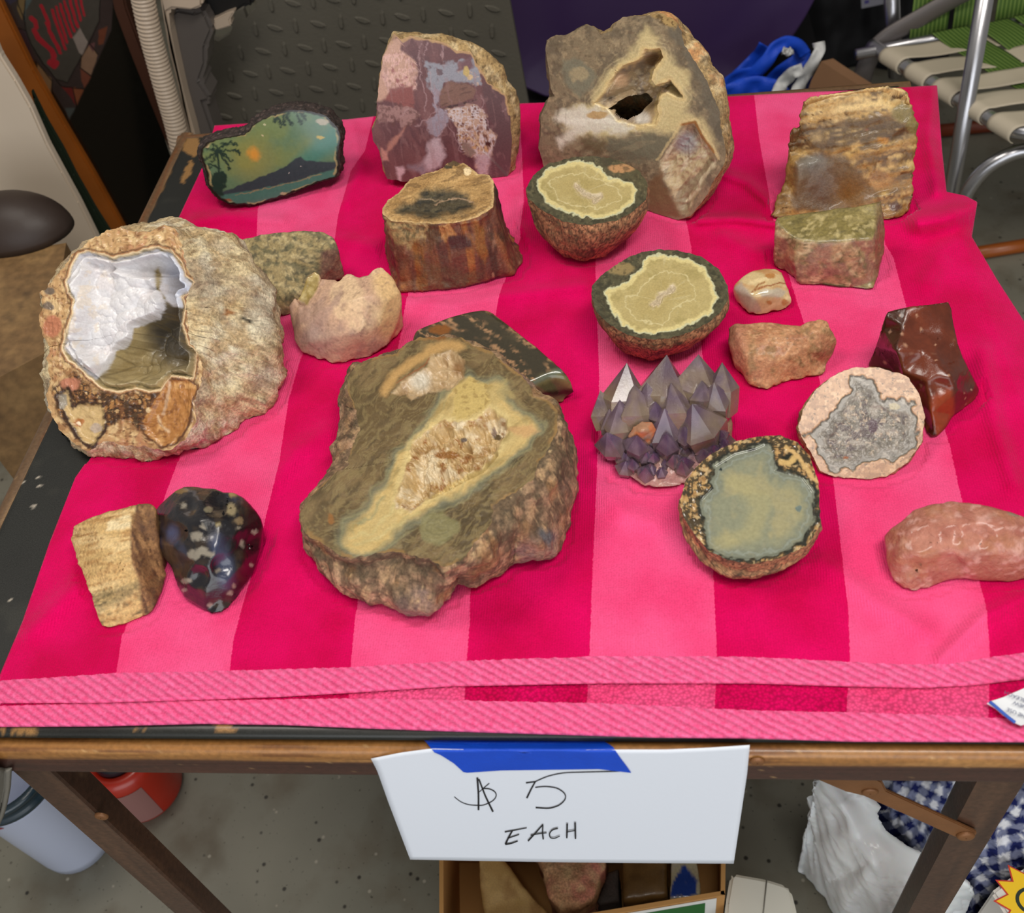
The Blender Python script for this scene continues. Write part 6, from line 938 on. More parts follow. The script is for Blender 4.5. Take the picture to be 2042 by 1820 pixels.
for pts, c in (([(50, -20), (95, -60), (130, -60), (110, 10), (60, 60), (48, 40)], (74, 84, 84)), ([(10, -20), (40, -20), (34, 0), (20, 10), (0, -10)], (52, 46, 62)), ([(36, 0), (52, -10), (50, 14), (44, 40), (34, 18)], (110, 90, 58)), ([(25, 58), (52, 60), (58, 85), (70, 125), (55, 105)], (50, 36, 42)),
    ([(50, 60), (52, 20), (70, -10), (110, -20), (170, -60), (200, -20), (198, 40), (172, 90), (152, 130), (135, 165), (112, 158), (85, 125), (60, 85)], (64, 60, 54)), ([(74, 124), (103, 158), (102, 186), (76, 148)], (120, 92, 64)), ([(162, 112), (178, 88), (196, 108), (181, 150), (160, 135)], (124, 96, 76)), ([(160, 136), (182, 152), (168, 176), (162, 160)], (104, 58, 44)), ([(122, 172), (145, 174), (150, 210), (138, 190)], (96, 32, 30)), ([(145, 174), (168, 178), (152, 212)], (116, 66, 42)), ([(196, 60), (214, 52), (206, 88), (196, 90)], (96, 52, 36)), ([(176, 90), (190, 84), (185, 106)], (92, 60, 60)), ([(104, 165), (118, 168), (130, 215), (120, 205)], (50, 40, 38)), ([(130, 215), (150, 215), (138, 238)], (66, 70, 68)), ([(145, 75), (160, 55), (175, 85), (165, 110), (158, 105)], (128, 116, 108))): P.poly(pts, c, 1, 1.5)
for q in ([(50, 0), (48, 30), (52, 60), (62, 88), (85, 125), (112, 158), (135, 165), (152, 132), (175, 92), (198, 42), (200, -20)], [(26, 55), (52, 60)], [(34, -10), (36, 10), (48, 38)], [(112, 160), (122, 172), (168, 178)], [(145, 174), (153, 212)], [(162, 112), (160, 136), (182, 152)], [(104, 158), (103, 190)], [(72, 122), (102, 160)], [(178, 86), (196, 110)]): P.line(q, (16, 13, 12), 1, 1, 1)
red = (150, 34, 44)
# red brush-script lettering, cut off by the frame and the mirror edge as in the picture
for q, wd in (([(62, 36), (70, 42), (73, 54)], 4.5), ([(68, 60), (76, 76), (92, 90), (104, 102), (108, 112), (104, 122)], 5), ([(100, 124), (108, 132), (112, 126)], 6), ([(82, 12), (88, 26), (96, 42), (98, 62), (108, 80), (118, 98)], 3.6), ([(92, 46), (104, 70), (120, 106)], 3), ([(104, 20), (112, 46), (122, 72), (130, 98)], 3), ([(112, 14), (120, 42), (134, 84)], 2.6), ([(120, 8), (130, 42), (142, 74)], 2.8), ([(128, 2), (140, 40), (148, 62)], 2.6), ([(138, -4), (150, 40), (156, 54)], 2.8), ([(148, -10), (160, 40)], 2.6), ([(158, -10), (168, 30)], 2.6)): P.line(q, red, wd, 1, 1.2, 10)
mg = cmat('mirror_glass', .18, .02, 100, .05, 100, coat=.3); obj('mirror_panel', V, grid_faces(330, 200), mg, fs, P.c)
def rail_px(name, c, wd, Y, par, mat, th=.03):
    c = np.array(c, float); d = np.gradient(c, axis=0); d /= np.linalg.norm(d, axis=1)[:, None]; nr = np.stack([-d[:, 1], d[:, 0]], 1); wd = np.array(wd)[:, None] / 2; a = c + nr * wd; b_ = c - nr * wd
    P3 = [UY(x, y, Y) for x, y in list(a) + list(b_[::-1])]; P3 = [np.array([p[0], p[1], max(p[2], .001)]) for p in P3]; return prism(name, P3, (0, th, 0), mat, par, .003)
rail_px('frame_rail', [(-45, -40), (-8, 40), (45, 150), (110, 265), (165, 362), (250, 520), (330, 700)], [46, 46, 47, 48, 52, 56, 60], Ys, fs, OW)
rail_px('frame_rail', [(226, -50), (240, 20), (272, 105), (310, 200), (355, 310), (420, 480)], [24, 26, 26, 26, 26, 26], Ys - .004, fs, pmat('dark_brown_wood', (62, 30, 12), .5, bump=.1, var=.3))  # right rail in a darker brown than the left one
# --- white board, green board, brown box, dark lid
CR_ = pmat('cream_board', (206, 190, 170), .7, bump=.06, bs=20, var=.08, vs=9)
def boardto(name, px, Y, th, mat):
    P3 = [UY(a, b_, Y) for a, b_ in px]; P3 = [np.array([p[0], p[1], max(p[2], 0.0)]) for p in P3]; return prism(name, P3, (0, th, 0), mat, None, .003)
o = boardto('cream_board', [(-160, -60), (-70, -60), (0, 112), (32, 162), (62, 215), (95, 290), (125, 345), (158, 405), (200, 490), (300, 760), (-200, 900)], .50, .015, CR_); tag(o, 'cream white curved board leaning at the far left edge', 'board')
o = boardto('green_board', [(60, 180), (90, 240), (125, 300), (150, 350), (190, 420), (222, 470), (330, 760), (200, 760)], .545, .012, pmat('dark_green_board', (26, 40, 24), .6)); tag(o, 'thin dark green board between the cream board and the wood frame', 'board')
BW = cmat('scuffed_brown_wood', .55, .3, 60, .2, 90, coat=.15)
T4 = [U(a, b_, .60) for a, b_ in ((-90, 520), (132, 484), (96, 700), (-90, 800))]
n1 = 60; Gt = np.zeros((n1, n1, 3))
for i in range(n1):
    for j in range(n1): u, v = j / (n1 - 1), i / (n1 - 1); Gt[i, j] = (1 - v) * ((1 - u) * T4[3] + u * T4[2]) + v * ((1 - u) * T4[0] + u * T4[1])
fr_ = np.stack([Gt[0] * [1, 1, 0] + [0, 0, z] for z in np.linspace(0, .597, 40)]); bk = np.stack([Gt[-1] * [1, 1, 0] + [0, 0, z] for z in np.linspace(.597, 0, 10)])
GA = np.concatenate([fr_, Gt, bk]); V = GA.reshape(-1, 3); P = Paint(V, pj(V), (128, 98, 62)); P.noise((96, 72, 46), 9, 0, .4, .8).noise((150, 118, 76), 20, .1, .4, .6, 4).noise((110, 62, 22), 5, -.2, .4, .8, 8, m=(V[:, 2] < .598) * 1.).noise((60, 46, 34), 14, .3, .5, .6, 9)
cb = sheet('wooden_chest', GA, BW, th=.012, colr=P.c, smooth=False); tag(cb, 'scuffed brown wooden chest at the left, beside the table edge', 'chest')
c0 = U(12, 492, .60); bm = bmesh.new(); bmesh.ops.create_uvsphere(bm, u_segments=40, v_segments=20, radius=1)
V = np.array([v.co[:] for v in bm.verts]); Fc = [tuple(v.index for v in f.verts) for f in bm.faces]; bm.free(); V[:, 2] = np.maximum(V[:, 2], 0); V = V * [.085, .055, .056] + c0 + [.0, .03, .0008]
o = obj('leather_hat', V, Fc, pmat('dark_brown_leather', (52, 40, 34), .5, bump=.3, bs=40, var=.3)); tag(o, 'dark brown rounded leather hat lying on the chest at the left edge', 'hat')
o = plate('denim_cloth', [(205, -40), (262, -40), (258, 35), (240, 42), (222, 22), (212, 0)], Ys + .09, .02, pmat('navy_denim', (54, 58, 88), .8, bump=.5, bs=60, var=.35, vs=30)); tag(o, 'bit of crumpled navy cloth above the black mirror, left of the hose', 'cloth')
# --- purple tub
Yb = 1.13; zb = UY(1250, 198, Yb)[2]; PU = pmat('purple_plastic', (58, 38, 80), .42, bump=.03, bs=30, var=.08, vs=3)
pb = [(985, -320), (994, -100), (1000, 0), (1006, 90), (1016, 140), (1040, 172), (1085, 192), (1150, 199), (1300, 199), (1430, 194), (1470, 178), (1510, 150), (1548, 115), (1582, 72), (1606, 34), (1624, 0), (1650, -100), (1665, -320), (985, -320)]
r0 = np.array([UY(a, b_, Yb) for a, b_ in pb]); r0 = interp(r0, np.linspace(0, 1, 120)); r0[:, 2] = np.maximum(r0[:, 2], zb + .001); cen = r0.mean(0)
rows = []
for q, sc in ((.02, .93), (0, .985), (-.0, 1.0), (.06, 1.03), (.3, 1.03), (.36, .97)): rr = cen + (r0 - cen) * [sc, 1, sc]; rr = rr + [0, q + (.0 if sc > .98 else .0), 0]; rr[:, 2] = np.maximum(rr[:, 2], zb + .001); rows.append(rr)
rows = [np.tile(cen + [0, .0, 0], (120, 1))] + [cen + (r0 - cen) * [.6, 1, .6]] + rows; GA = np.array(rows); tb2 = sheet('purple_tub', GA, PU); tag(tb2, 'large dark purple plastic tub with rounded bottom corners behind the table', 'tub')
o = boxm('black_storage_box', (r0[:, 0].min() + .02, Yb - .01, 0), (r0[:, 0].max() + .03, Yb + .34, zb - .001), pmat('black_box_plastic', (17, 16, 19), .6, bump=.1), bev=.01); tag(o, 'black storage box on the floor carrying the purple tub', 'box')
# --- black garment bag with a white tag, cardboard box, blue and white straps
BKC = pmat('black_nylon', (15, 15, 20), .7, bump=.5, bs=12, var=.4, vs=6)
Yk = 1.56; n = 60; xa = UY(1560, 60, Yk)[0]; xb = UY(1935, 60, Yk)[0]; X_, Z_ = np.meshgrid(np.linspace(xa, xb, 80), np.linspace(0, 1.05, 90)); pp_ = np.stack([X_.ravel(), Z_.ravel()], 1)
Yd = Yk + .05 * fbm(pp_, 5, 4, 3) + .03 * fbm(pp_ * [3, .6], 4, 3, 7) + .10; GA = np.stack([X_, Yd.reshape(X_.shape), Z_], 2); bg = sheet('garment_bag', GA, BKC, th=.05); tag(bg, 'black fabric garment bag with a white paper tag, left of the lawn chair', 'bag')
tgp = [UY(a, b_, Yk - .02) for a, b_ in ((1716, -30), (1718, 17), (1762, 8), (1764, -30))]; tt = prism('paper_tag', tgp, (0, .001, 0), pmat('tag_white', (176, 176, 190), .6), bg); prism('printed_mark', [UY(a, b_, Yk - .0205) for a, b_ in ((1724, 2), (1724, 8), (1733, 6), (1733, 0))], (0, .0004, 0), pmat('violet_ink', (92, 84, 170), .6), tt)
CB = pmat('cardboard', (128, 92, 62), .8, bump=.15, bs=80, var=.15, vs=10)
zc = .40; q4 = [U(a, b_, zc) for a, b_ in ((1420, 182), (1676, 178), (1700, 160), (1440, 150))]
bxo = thing('cardboard_carton', (q4[0] + q4[1]) / 2 * [1, 1, 0], 'open brown cardboard carton behind the back table edge holding blue straps', 'box')
xs = (q4[0][0], q4[1][0]); ya = max(q4[0][1], q4[1][1]) + .0; yb2 = ya + .17
for lo, hi in (((xs[0], ya, 0), (xs[1], ya + .006, zc - .03)), ((xs[0], yb2, 0), (xs[1], yb2 + .006, zc - .12)), ((xs[0], ya + .006, 0), (xs[0] + .006, yb2, zc - .12)), ((xs[1] - .006, ya + .006, 0), (xs[1], yb2, zc - .12)), ((xs[0] + .006, ya + .006, .0), (xs[1] - .006, yb2, .006))): boxm('panel', lo, hi, CB, bxo, 0)
Yf = ya + .03; prism('flap', [UY(a, b_, Yf) for a, b_ in ((1605, 200), (1618, 160), (1638, 122), (1665, 140), (1716, 172), (1740, 200))], (0.02, .006, 0), CB, bxo)
BL = pmat('royal_blue_strap', (14, 74, 206), .55, bump=.4, bs=300, var=.2, vs=30); WS = pmat('white_strap', (206, 206, 204), .6, bump=.2, bs=200)
def ribbon(name, pts, wpx, Y, mat, parent=None, wob=.012, seed=0, th=.002, dirp=None):
    q = interp(pts, np.linspace(0, 1, 60))
    for _ in range(4): q[1:-1] = (q[:-2] + 2 * q[1:-1] + q[2:]) / 4
    d = np.gradient(q, axis=0); d /= np.linalg.norm(d, axis=1)[:, None]; nr = np.stack([-d[:, 1], d[:, 0]], 1) if dirp is None else np.tile(dirp, (60, 1)); G = np.zeros((5, 60, 3))
    for a in range(5):
        for i in range(60): s_ = (a / 4 - .5) * wpx; G[a, i] = UY(*(q[i] + nr[i] * s_), Y + wob * math.sin(i / 8. + seed) + .004 * math.cos(a * 1.6) * math.sin(i / 4 + seed))
    return sheet(name, G, mat, parent, th=th)
Yr = ya + .10
bs_ = thing('blue_straps', UY(1530, 175, Yr), 'tangle of royal blue fabric straps behind the back table edge', 'strap')
ribbon('strap', [(1440, 190), (1452, 165), (1475, 150), (1505, 145), (1530, 120), (1545, 95), (1570, 82), (1592, 90), (1606, 110)], 26, Yr, BL, bs_, .012, 1)
ribbon('strap', [(1606, 100), (1590, 125), (1560, 145), (1540, 165), (1530, 190)], 34, Yr + .03, BL, bs_, .01, 2)
ribbon('strap', [(1465, 195), (1470, 160), (1495, 135), (1520, 110), (1530, 92)], 36, Yr + .045, BL, bs_, .012, 3)
ribbon('strap', [(1450, 192), (1480, 178), (1510, 172), (1545, 180), (1560, 195)], 44, Yr - .02, BL, bs_, .008, 4)
wsx = thing('white_straps', UY(1600, 175, Yr), 'white plastic strap ends sticking up beside the blue straps', 'strap')
ribbon('strap', [(1548, 190), (1560, 165), (1580, 145), (1600, 138)], 24, Yr - .045, WS, wsx, .01, 5); ribbon('strap', [(1584, 190), (1600, 160), (1620, 128), (1635, 100), (1632, 84)], 22, Yr - .05, WS, wsx, .008, 6); ribbon('strap', [(1560, 100), (1572, 104), (1580, 100)], 14, Yr - .045, WS, wsx, .004, 7)
o = plate('navy_cloth', [(1546, 200), (1556, 165), (1590, 150), (1622, 160), (1630, 200)], Yr + .05, .02, pmat('navy_fabric', (22, 26, 74), .8, bump=.4, bs=40)); tag(o, 'dark navy cloth lying under the white strap ends', 'cloth')
# --- aluminium lawn chair with green and white webbing
AL = pmat('brushed_aluminium', (196, 196, 200), .28, .95, .05, 300); AD = pmat('dull_aluminium_bar', (112, 106, 104), .5, .6, .05, 200)
zs = .42; O_ = U(1752, 100, zs); E1 = U(2042, 42, zs) - O_; E1 /= np.linalg.norm(E1); E2 = U(1975, 235, zs) - O_; Ls = np.linalg.norm(E2); E2 = E2 / Ls; UPV = np.array([0, 0, 1.])
ch = thing('lawn_chair', (O_[0] + .2, O_[1] - .1, 0), 'folding aluminium lawn chair with green and white woven webbing, at the top right', 'chair')
A0 = U(1938, 190, zs); Ya = A0[1] - .035
l1 = UY(1970, -40, Ya); l2 = UY(1897, 385, Ya); l3 = l2 + (l2 - l1) / (l1[2] - l2[2]) * (l2[2] - .0) ; l3[2] = .012
tube('leg', [l1, l2, l3], rpx(16, (l1 + l2) / 2), AL, ch, 20)
rt_ = rpx(11, O_); rs_ = rpx(15, A0)
tube('seat_rail', [O_ - E1 * .04 + E1 * 0, O_ + E1 * .25, O_ + E1 * .6], rt_, AL, ch, 16)
sr = [O_ + E2 * t for t in np.linspace(-.02, Ls + .03, 8)] + [O_ + E2 * (Ls + .065) + E1 * .03, O_ + E2 * (Ls + .075) + E1 * .09, O_ + E2 * (Ls + .08) + E1 * .3]
tube('seat_rail', sr, rs_, AL, ch, 16, sub=4)
Yc = O_[1]; cbp = [UY(1945, -25, Yc + .02), UY(1900, -2, Yc + .02), UY(1830, 38, Yc + .02), UY(1775, 70, Yc + .02), UY(1745, 98, Yc + .02), UY(1728, 130, Yc + .02), UY(1714, 175, Yc + .02), UY(1702, 215, Yc + .02)]
tube('armrest_bar', cbp, rpx(20, cbp[2]), AD, ch, 12, flat=.35, sub=5, up=np.array([0, -1., 0])); bl_ = cbp[-1]
tube('leg', [cbp[-1], np.array([bl_[0] + .035, bl_[1] + .02, .012])], rpx(12, cbp[-1]), AD, ch, 12)
tube('back_post', [UY(1776, -60, Yc + .06), UY(1781, 62, Yc + .06), UY(1786, 150, Yc + .06)], rpx(16, UY(1780, 0, Yc)), AL, ch, 16)
ft = [UY(a, b_, Ya - .04) for a, b_ in ((1905, 470), (1922, 400), (1938, 368), (1966, 336), (2000, 314), (2042, 300), (2120, 295))]
tube('cross_leg', [np.array([ft[0][0] - .01, ft[0][1], .013])] + ft, rpx(14, ft[3]), AL, ch, 18, sub=6)
WEB = pmat('cream_webbing', (196, 184, 162), .75, bump=.25, bs=600); GWEB = None
def mgreen():
    m, nt, b = newmat('green_webbing'); N = nt.nodes.new; lk = nt.links.new; at = N('ShaderNodeAttribute'); at.attribute_name = 'w'; s_ = N('ShaderNodeMath'); s_.operation = 'MULTIPLY'; s_.inputs[1].default_value = 9.; lk(at.outputs['Fac'], s_.inputs[0]); s2 = N('ShaderNodeMath'); s2.operation = 'SINE'; m2 = N('ShaderNodeMath'); m2.operation = 'MULTIPLY'; m2.inputs[1].default_value = 6.283; lk(s_.outputs[0], m2.inputs[0]); lk(m2.outputs[0], s2.inputs[0])
    r = N('ShaderNodeMapRange'); r.inputs[1].default_value = .2; r.inputs[2].default_value = 1; lk(s2.outputs[0], r.inputs[0]); x = N('ShaderNodeMix'); x.data_type = 'RGBA'; x.inputs[6].default_value = (*L(62, 92, 26), 1); x.inputs[7].default_value = (*L(112, 136, 62), 1); lk(r.outputs[0], x.inputs[0]); lk(x.outputs[2], b.inputs['Base Color']); b.inputs['Roughness'].default_value = .7; return m
GWEB = mgreen(); wn = .050; pitch = Ls / 4.15
def web(name, base, d, across, w_, ln, mat, wrap, phase, off=.12, per=.072, nseg=90):
    G = []; W_ = []
    prof = [(-.0, 0)]
    pts = []
    if wrap:
        for a in np.linspace(-200, 90, 14): pts.append((math.cos(math.radians(180 - a - 90 + 0)) * 0, 0, 0))
    rows = []
    if wrap:
        for a in np.linspace(250, 90, 12): rows.append(base + d * (math.cos(math.radians(a)) * (rs_ + .002)) + UPV * (math.sin(math.radians(a)) * (rs_ + .002)))
    for i in range(1, nseg): t = i / nseg * ln; rows.append(base + d * t + UPV * ((rs_ + .002) * (1 - .75 * min(1, t / .12)) + .0017 * math.cos(math.pi * (t - off) / per + phase)))
    G = np.array([[r + across * ((k / 8 - .5) * w_) for r in rows] for k in range(9)]); return sheet(name, G, mat, ch, th=.0012, attrs={'w': np.repeat(np.linspace(0, 1, 9), len(rows))})
for i in range(5):
    web('web_strap', O_ + E2 * (.045 + i * pitch), E1, E2, pitch * .74, .62, WEB, True, i * math.pi)
for j in range(7):
    web('web_strap', O_ + E1 * (.12 + j * .072) - E2 * .0, E2, E1, .064, Ls + .04, GWEB, False, (j + 1) * math.pi, .045, pitch)
for j in range(6):      # back panel straps
    b_ = O_ + E1 * (.085 + j * .075) + UPV * .01; G = np.array([[b_ + E1 * ((k / 8 - .5) * .066) + UPV * z + np.array([0, .25 * z, 0]) + E1 * 0 for z in np.linspace(0, .7, 30)] for k in range(9)]); sheet('web_strap', G, GWEB, ch, th=.0012, attrs={'w': np.repeat(np.linspace(0, 1, 9), 30)})
tube('foot_screw', [U(1945, 222, zs - .02), U(1950, 232, zs - .02)], .006, AL, ch, 10)
# --- orange wooden poles on the floor
PO = pmat('orange_pole', (160, 82, 20), .4, bump=.05, var=.25, vs=9, coat=.2)
for (a, b_, r, lab) in (((1915, 510), (2160, 470), .013, 'orange-brown wooden pole on the floor nearest the towel, right edge'), ((1860, 262), (2200, 228), .014, 'dark reddish wooden pole on the floor under the lawn chair seat')):
    o = tube('wooden_pole', [U(*a, r), U(*b_, r)], r, PO if r == .013 else pmat('red_brown_pole', (112, 46, 18), .45, var=.2), None, 14); tag(o, lab, 'pole')
# ================================================================== UNDER THE TABLE
def ring_body(name, c, prof, mat, parent=None, n=48, mats=None):
    V = [np.array([c[0] + r * math.cos(2 * math.pi * k / n), c[1] + r * math.sin(2 * math.pi * k / n), z]) for r, z in prof for k in range(n)]; return obj(name, V, grid_faces(len(prof), n, True), mat, parent)
c_ = U(158, 1672, 0); bk = thing('white_bucket', [c_[0], c_[1], 0], 'white bucket with blue-black ringed rim on the floor behind the left table leg', 'bucket')
ring_body('bucket_body', c_, [(.001, .001), (.044, .0), (.05, .003), (.052, .02), (.058, .192), (.0595, .202), (.056, .202), (.045, .01)], pmat('white_enamel', (186, 194, 216), .35, coat=.3, bump=.03), bk)
ring_body('rim_ring', c_, [(.0592, .202), (.063, .204), (.063, .21), (.060, .212), (.06, .222), (.064, .224), (.064, .232), (.056, .234), (.054, .212)], pmat('teal_black_rim', (20, 44, 56), .3, coat=.4), bk)
prism('printed_mark', [c_ + [-.012 + a, -.0585, .19 + b_] for a, b_ in ((0, 0), (.012, -.004), (.022, .001), (.012, .003))], (0, -.0006, 0), pmat('red_print', (150, 60, 66), .5), bk)
c_ = U(292, 1570, 0); rb = thing('red_can', [c_[0], c_[1], 0], 'orange-red can with a faded pink label, right of the left table leg', 'can')
ring_body('can_body', c_, [(.001, .001), (.050, .0), (.054, .004), (.055, .01), (.053, .09), (.05, .1), (.044, .108), (.034, .108), (.03, .1), (.001, .1)], pmat('orange_red_plastic', (176, 38, 16), .35, coat=.3), rb)
ring_body('can_lid', c_, [(.001, .128), (.026, .128), (.031, .12), (.032, .1085)], pmat('black_lid', (22, 26, 34), .35, coat=.3), rb)
V = []; 
for a in np.linspace(-1.75, -.75, 24):
    for r, z in ((.0556, .009), (.0537, .088)): V.append([c_[0] + r * math.cos(a), c_[1] + r * math.sin(a), z])
obj('paper_label', V, [(2 * i, 2 * i + 2, 2 * i + 3, 2 * i + 1) for i in range(23)], pmat('faded_pink_label', (150, 106, 100), .6), rb)
G = np.zeros((30, 14, 3))
for i, t in enumerate(np.linspace(0, 1, 30)):
    for j, s_ in enumerate(np.linspace(0, 1, 14)):
        xr = np.interp(t, [0, .3, .55, .75, 1], [24, 22, 16, 9, -5]); G[i, j] = UY(-70 + (xr + 70) * s_, 1530 + 125 * t, Y0 - .012 + .006 * math.sin(s_ * 9))
o = sheet('grey_cloth', G, pmat('grey_felt', (120, 116, 106), .9, bump=.4, bs=300), th=.003); tag(o, 'edge of a grey cloth hanging at the bottom left under the table rail', 'cloth')
# carton of stones
zc = .13
cr4 = [U(a, b_, zc) for a, b_ in ((876, 1640), (1448, 1640), (1446, 1784), (876, 1880))]
cx = thing('stone_carton', (cr4[0] + cr4[2]) / 2 * [1, 1, 0], 'open cardboard carton of stones with a green and white label, under the sign', 'box')
CBB = pmat('tan_cardboard', (186, 136, 76), .75, bump=.1, bs=60, var=.12, vs=8)
for i in range(4):
    a, b_ = cr4[i], cr4[(i + 1) % 4]; m_ = (cr4[0] + cr4[2]) / 2; t_ = np.cross(b_ - a, [0, 0, 1.]); t_ /= np.linalg.norm(t_); t_ = t_ * (.005 if t_ @ (m_ - a) > 0 else -.005); a0, b0 = a * [1, 1, 0], b_ * [1, 1, 0]
    prism('panel', [a0, b0, b_, a], t_, CBB, cx)
prism('panel', [p * [1, 1, 0] + [0, 0, .001] for p in cr4], (0, 0, .004), CBB, cx)
a, b_ = cr4[3], cr4[2]; e_ = (b_ - a) / np.linalg.norm(b_ - a); ln = np.linalg.norm(b_ - a); nf = np.cross(e_, [0, 0, 1.]); nf /= np.linalg.norm(nf); nf = nf if nf[1] < 0 else -nf; dn_ = np.array([0, 0, -1.])
def onf(s_, d): return a + e_ * s_ * ln + dn_ * d + nf * .0006
lbw = prism('printed_label', [onf(.35, .004), onf(.97, .004), onf(.97, .10), onf(.35, .10)], nf * .0006, pmat('label_white', (226, 226, 222), .6), cx); prism('green_print', [onf(.38, .012) + nf * .001, onf(.93, .012) + nf * .001, onf(.93, .09) + nf * .001, onf(.38, .09) + nf * .001], nf * .0004, pmat('label_green', (30, 100, 40), .6), lbw)
def mm(z): return (z - Z0) * 1000
def under(name, label, pts, z, paint, mat=None, seed=1, inner=(), tl=.005, amp=.002, bz=.006, smooth=2, cat='rock', extra=None):
    return rock(name, label, [(p[0], p[1], mm(p[2] if len(p) > 2 else z)) for p in pts], [(p[0], p[1], mm(p[2])) for p in inner], paint, tl, smooth, amp, 60, mat, seed, .97, bz=bz, cat=cat, extra=extra)
def pt(base, a, b_): 
    def f(P): P.c[:] = L(*base); P.noise(a, 30, -.1, .4, .8, 3).noise(b_, 60, .0, .4, .7, 5)
    return f
under('buff_stone', 'smooth buff-yellow stone slab at the left in the carton of stones', [(952, 1690), (985, 1690), (1030, 1745), (1092, 1815), (1090, 1830), (966, 1832), (957, 1780)], .105, pt((184, 146, 88), (204, 168, 110), (160, 118, 70)), M_CUT, 61)
under('pink_crusted_stone', 'pink and tan crusted stone wedge in the middle of the carton of stones', [(1058, 1680), (1208, 1680), (1206, 1725), (1182, 1790), (1150, 1808), (1117, 1812), (1092, 1780), (1080, 1725)], .12, pt((176, 130, 90), (186, 104, 88), (200, 164, 116)), M_RIND, 62, amp=.004)
under('dark_stone', 'dark charcoal stone in the carton, right of the pink crusted stone', [(1212, 1735), (1234, 1728), (1236, 1795), (1195, 1805), (1188, 1796)], .085, pt((66, 58, 54), (84, 74, 70), (44, 38, 36)), M_ROUGH, 63)
under('brown_stone', 'glossy brown stone block in the carton, between the dark stone and blue stone', [(1240, 1690), (1330, 1690), (1334, 1785), (1242, 1798)], .09, pt((120, 90, 48), (140, 108, 62), (96, 70, 36)), M_CUT, 64)
def p_blue(P): P.c[:] = L(188, 180, 150); P.poly([(1364, 1722), (1388, 1756), (1388, 1784), (1336, 1788), (1342, 1758)], (40, 68, 150), 1.5, 3); P.noise((186, 178, 170), 60, .25, .45, .8, 5)
under('blue_stone', 'blue and white stone slice at the right in the carton of stones', [(1338, 1690), (1388, 1690), (1398, 1778), (1394, 1790), (1336, 1792)], .10, p_blue, M_POL, 65, tl=.003)
# white plastic case
zw = .10; wc = thing('white_plastic_case', U(1510, 1800, 0), 'white rounded plastic case on the floor, right of the carton of stones', 'case')
wp = [U(a, b_, zw) for a, b_ in ((1456, 1748), (1462, 1740), (1530, 1752), (1568, 1764), (1578, 1774), (1590, 1820), (1600, 1880), (1440, 1880), (1447, 1800))]; WPm = pmat('ivory_plastic', (222, 218, 204), .4, bump=.04, coat=.2, var=.04)
prism('case_body', [p * [1, 1, 0] + [0, 0, .001] for p in wp], (0, 0, zw - .001), WPm, wc, .004)
tube('seam', [U(1529, 1753, zw + .0006), U(1516, 1880, zw + .0006)], .0008, pmat('seam_grey', (140, 136, 126), .6), wc, 6)
# plastic bag, gingham cloth, box with a price burst
BAGM = pmat('white_polythene', (228, 228, 230), .35, bump=.15, bs=25, coat=.3); BAGM.node_tree.nodes['Principled BSDF'].inputs['Subsurface Weight'].default_value = .2
def e_bag(V, px, nn):
    a = np.arctan2(px[:, 1] - 1500, px[:, 0] - 1600); return .012 * fbm(np.stack([a * 4, np.hypot(px[:, 0] - 1600, px[:, 1] - 1500) / 400], 1), 1, 4, 5, ridge=True) * ss(.0, .1, V[:, 2])
def p_bag(P): P.c[:] = L(240, 240, 240)
bagm = cmat('polythene', .38, .25, 40, .02, 60, coat=.25); bagm.node_tree.nodes['Principled BSDF'].inputs['Subsurface Weight'].default_value = .15
under('plastic_bag', 'crumpled white plastic bag full of checked cloth, behind the right table leg', [(1627, 1562, .27), (1636, 1535, .31), (1650, 1510, .33), (1722, 1518, .31), (1735, 1560, .30), (1752, 1610, .29), (1780, 1650, .27), (1830, 1690, .25), (1880, 1720, .24), (1930, 1755, .22), (1945, 1775, .19), (1930, 1820, .12), (1905, 1865, .04), (1870, 1910, .002), (1820, 1940, .002), (1730, 1900, .002), (1672, 1830, .02), (1650, 1760, .06), (1634, 1680, .14), (1626, 1610, .21)], .1, p_bag, bagm, 66,
      inner=[(1680, 1600, .3), (1700, 1680, .26), (1740, 1720, .26), (1760, 1800, .18), (1830, 1780, .20), (1870, 1820, .15), (1700, 1780, .16)], tl=.005, amp=.0015, smooth=3, cat='bag', extra=e_bag)
def p_ging(P):
    X = P.px + 26 * np.stack([vn(P.px / 130., 4), vn(P.px / 130., 9)], 1); u = (X[:, 0] * .8 - X[:, 1] * .6) / 17.; v = (X[:, 0] * .6 + X[:, 1] * .8) / 17.; w1 = np.floor(worley(P.px, 1 / 110., 6)[2] * 4) * .5; u, v = u * np.cos(w1) - v * np.sin(w1), u * np.sin(w1) + v * np.cos(w1)
    a = (np.floor(u) % 2).astype(float); b_ = (np.floor(v) % 2).astype(float); hs = (np.sin((u + v) * 2 * math.pi * 1.6) > 0).astype(float); P.c[:] = L(214, 216, 222); P.mix((104, 112, 146), np.abs(a - b_) * .9); P.mix((24, 32, 84), a * b_)
def e_g(V, px, nn): f1, f2, _ = worley(px, 1 / 85., 6); return .012 * (.6 - f1) + .010 * fbm(px, 1 / 40, 3, 8, ridge=True)
gm = cmat('checked_cotton', .85, .3, 300, .05, 300, spec=.15)
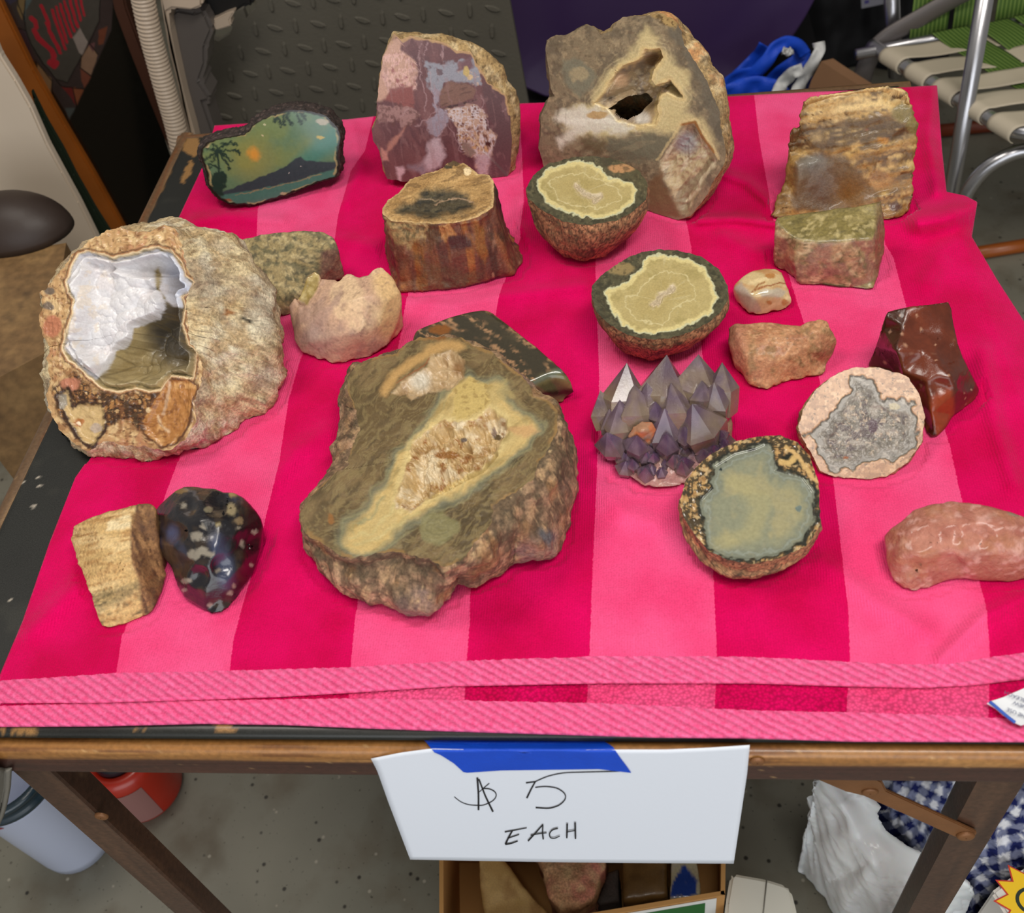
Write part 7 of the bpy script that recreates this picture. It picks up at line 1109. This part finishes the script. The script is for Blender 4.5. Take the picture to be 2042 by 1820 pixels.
under('checked_cloth', 'bundle of navy and white checked cloth spilling from the plastic bag', [(1720, 1500, .25), (1800, 1490, .27), (1900, 1480, .28), (2000, 1480, .28), (2120, 1500, .28), (2160, 1600, .2), (2120, 1660, .2), (2036, 1722, .2), (1975, 1768, .18), (1930, 1740, .19), (1880, 1702, .21), (1830, 1672, .22), (1785, 1632, .24), (1755, 1590, .26), (1740, 1550, .27)], .2, p_ging, gm, 67,
      inner=[(1820, 1560, .29), (1900, 1600, .28), (1960, 1660, .26), (2040, 1600, .3), (2060, 1650, .26), (1900, 1540, .3), (1850, 1640, .26)], tl=.0026, amp=.001, cat='cloth', extra=e_g)
zt = .24; bxp = [U(a, b_, zt) for a, b_ in ((1977, 1777), (2040, 1731), (2130, 1690), (2200, 1850), (2055, 1900))]
pbx = thing('price_box', bxp[0] * [1, 1, 0], 'white box with a yellow starburst outlined in red at the bottom right corner', 'box')
prism('box_body', [p * [1, 1, 0] + [0, 0, .001] for p in bxp], (0, 0, zt - .001), pmat('white_card', (228, 224, 216), .6), pbx, .003)
plb = (np.array([0, 0, zt + .0004]), np.array([0, 0, 1.])); 
def star(cx_, cy_, r1, r2, n, rot, mat, off, name):
    c3 = U(cx_, cy_, zt); e1 = U(cx_ + 20, cy_ - 14, zt) - c3; e1 /= np.linalg.norm(e1); e2 = np.cross([0, 0, 1.], e1); pts = []
    for k in range(2 * n): r = (r1 if k % 2 == 0 else r2); a = rot + k * math.pi / n; pts.append(c3 + r * (math.cos(a) * e1 + math.sin(a) * e2) + [0, 0, off])
    return prism(name, pts, (0, 0, .0003), mat, pbx)
star(2078, 1805, .046, .033, 13, .1, pmat('red_print_line', (206, 50, 30), .5), .0004, 'starburst_outline'); star(2078, 1805, .0432, .031, 13, .1, pmat('yellow_print', (250, 204, 10), .5), .0008, 'starburst'); text3('G', (2052, 1801), .036, 35, pmat('print_green_black', (18, 40, 20), .5), pbx, (np.array([0, 0, zt]), np.array([0, 0, 1.])), 'printed_letter', .0013)
# the cloth gives way under every stone
tl_ = bpy.data.objects['upper_layer']; toff = np.array(tl_['_o']); grid = {}
for o in bpy.data.objects:
    if o.type != 'MESH': continue
    r = o
    while r.parent: r = r.parent
    if r.get('category') != 'rock': continue
    V = np.zeros(len(o.data.vertices) * 3); o.data.vertices.foreach_get('co', V); V = V.reshape(-1, 3) + np.array(o['_o']); V = V[(V[:, 2] < Z0 + .03) & (V[:, 2] > .6)]
    K_ = np.floor(V[:, :2] / .003).astype(int)
    for (a, b_), z in zip(K_, V[:, 2]):
        for da in (-2, -1, 0, 1, 2):
            for db in (-2, -1, 0, 1, 2):
                k = (a + da, b_ + db)
                if z < grid.get(k, 9): grid[k] = z
    if len(V):      # fill the footprint of the flat underside
        f = {}
        for a, b_ in K_[V[:, 2] < Z0 + .008]: f.setdefault(a, []).append(b_)
        for a, l in f.items():
            for b_ in range(min(l), max(l) + 1):
                k = (a, b_)
                grid[k] = min(grid.get(k, 9), Z0 - .0008)
T_ = np.zeros(len(tl_.data.vertices) * 3); tl_.data.vertices.foreach_get('co', T_); T_ = T_.reshape(-1, 3) + toff
K_ = np.floor(T_[:, :2] / .003).astype(int)
for i, (a, b_) in enumerate(K_):
    z = grid.get((a, b_))
    if z is not None and T_[i, 2] > z - .0009: T_[i, 2] = z - .0009
T_[:, 2] = np.where(T_[:, 0] < .44, np.maximum(T_[:, 2], TT + .0043), T_[:, 2])
tl_.data.vertices.foreach_set('co', (T_ - toff).ravel()); tl_.data.update()
for o in bpy.data.objects:
    if '_o' in o: del o['_o']
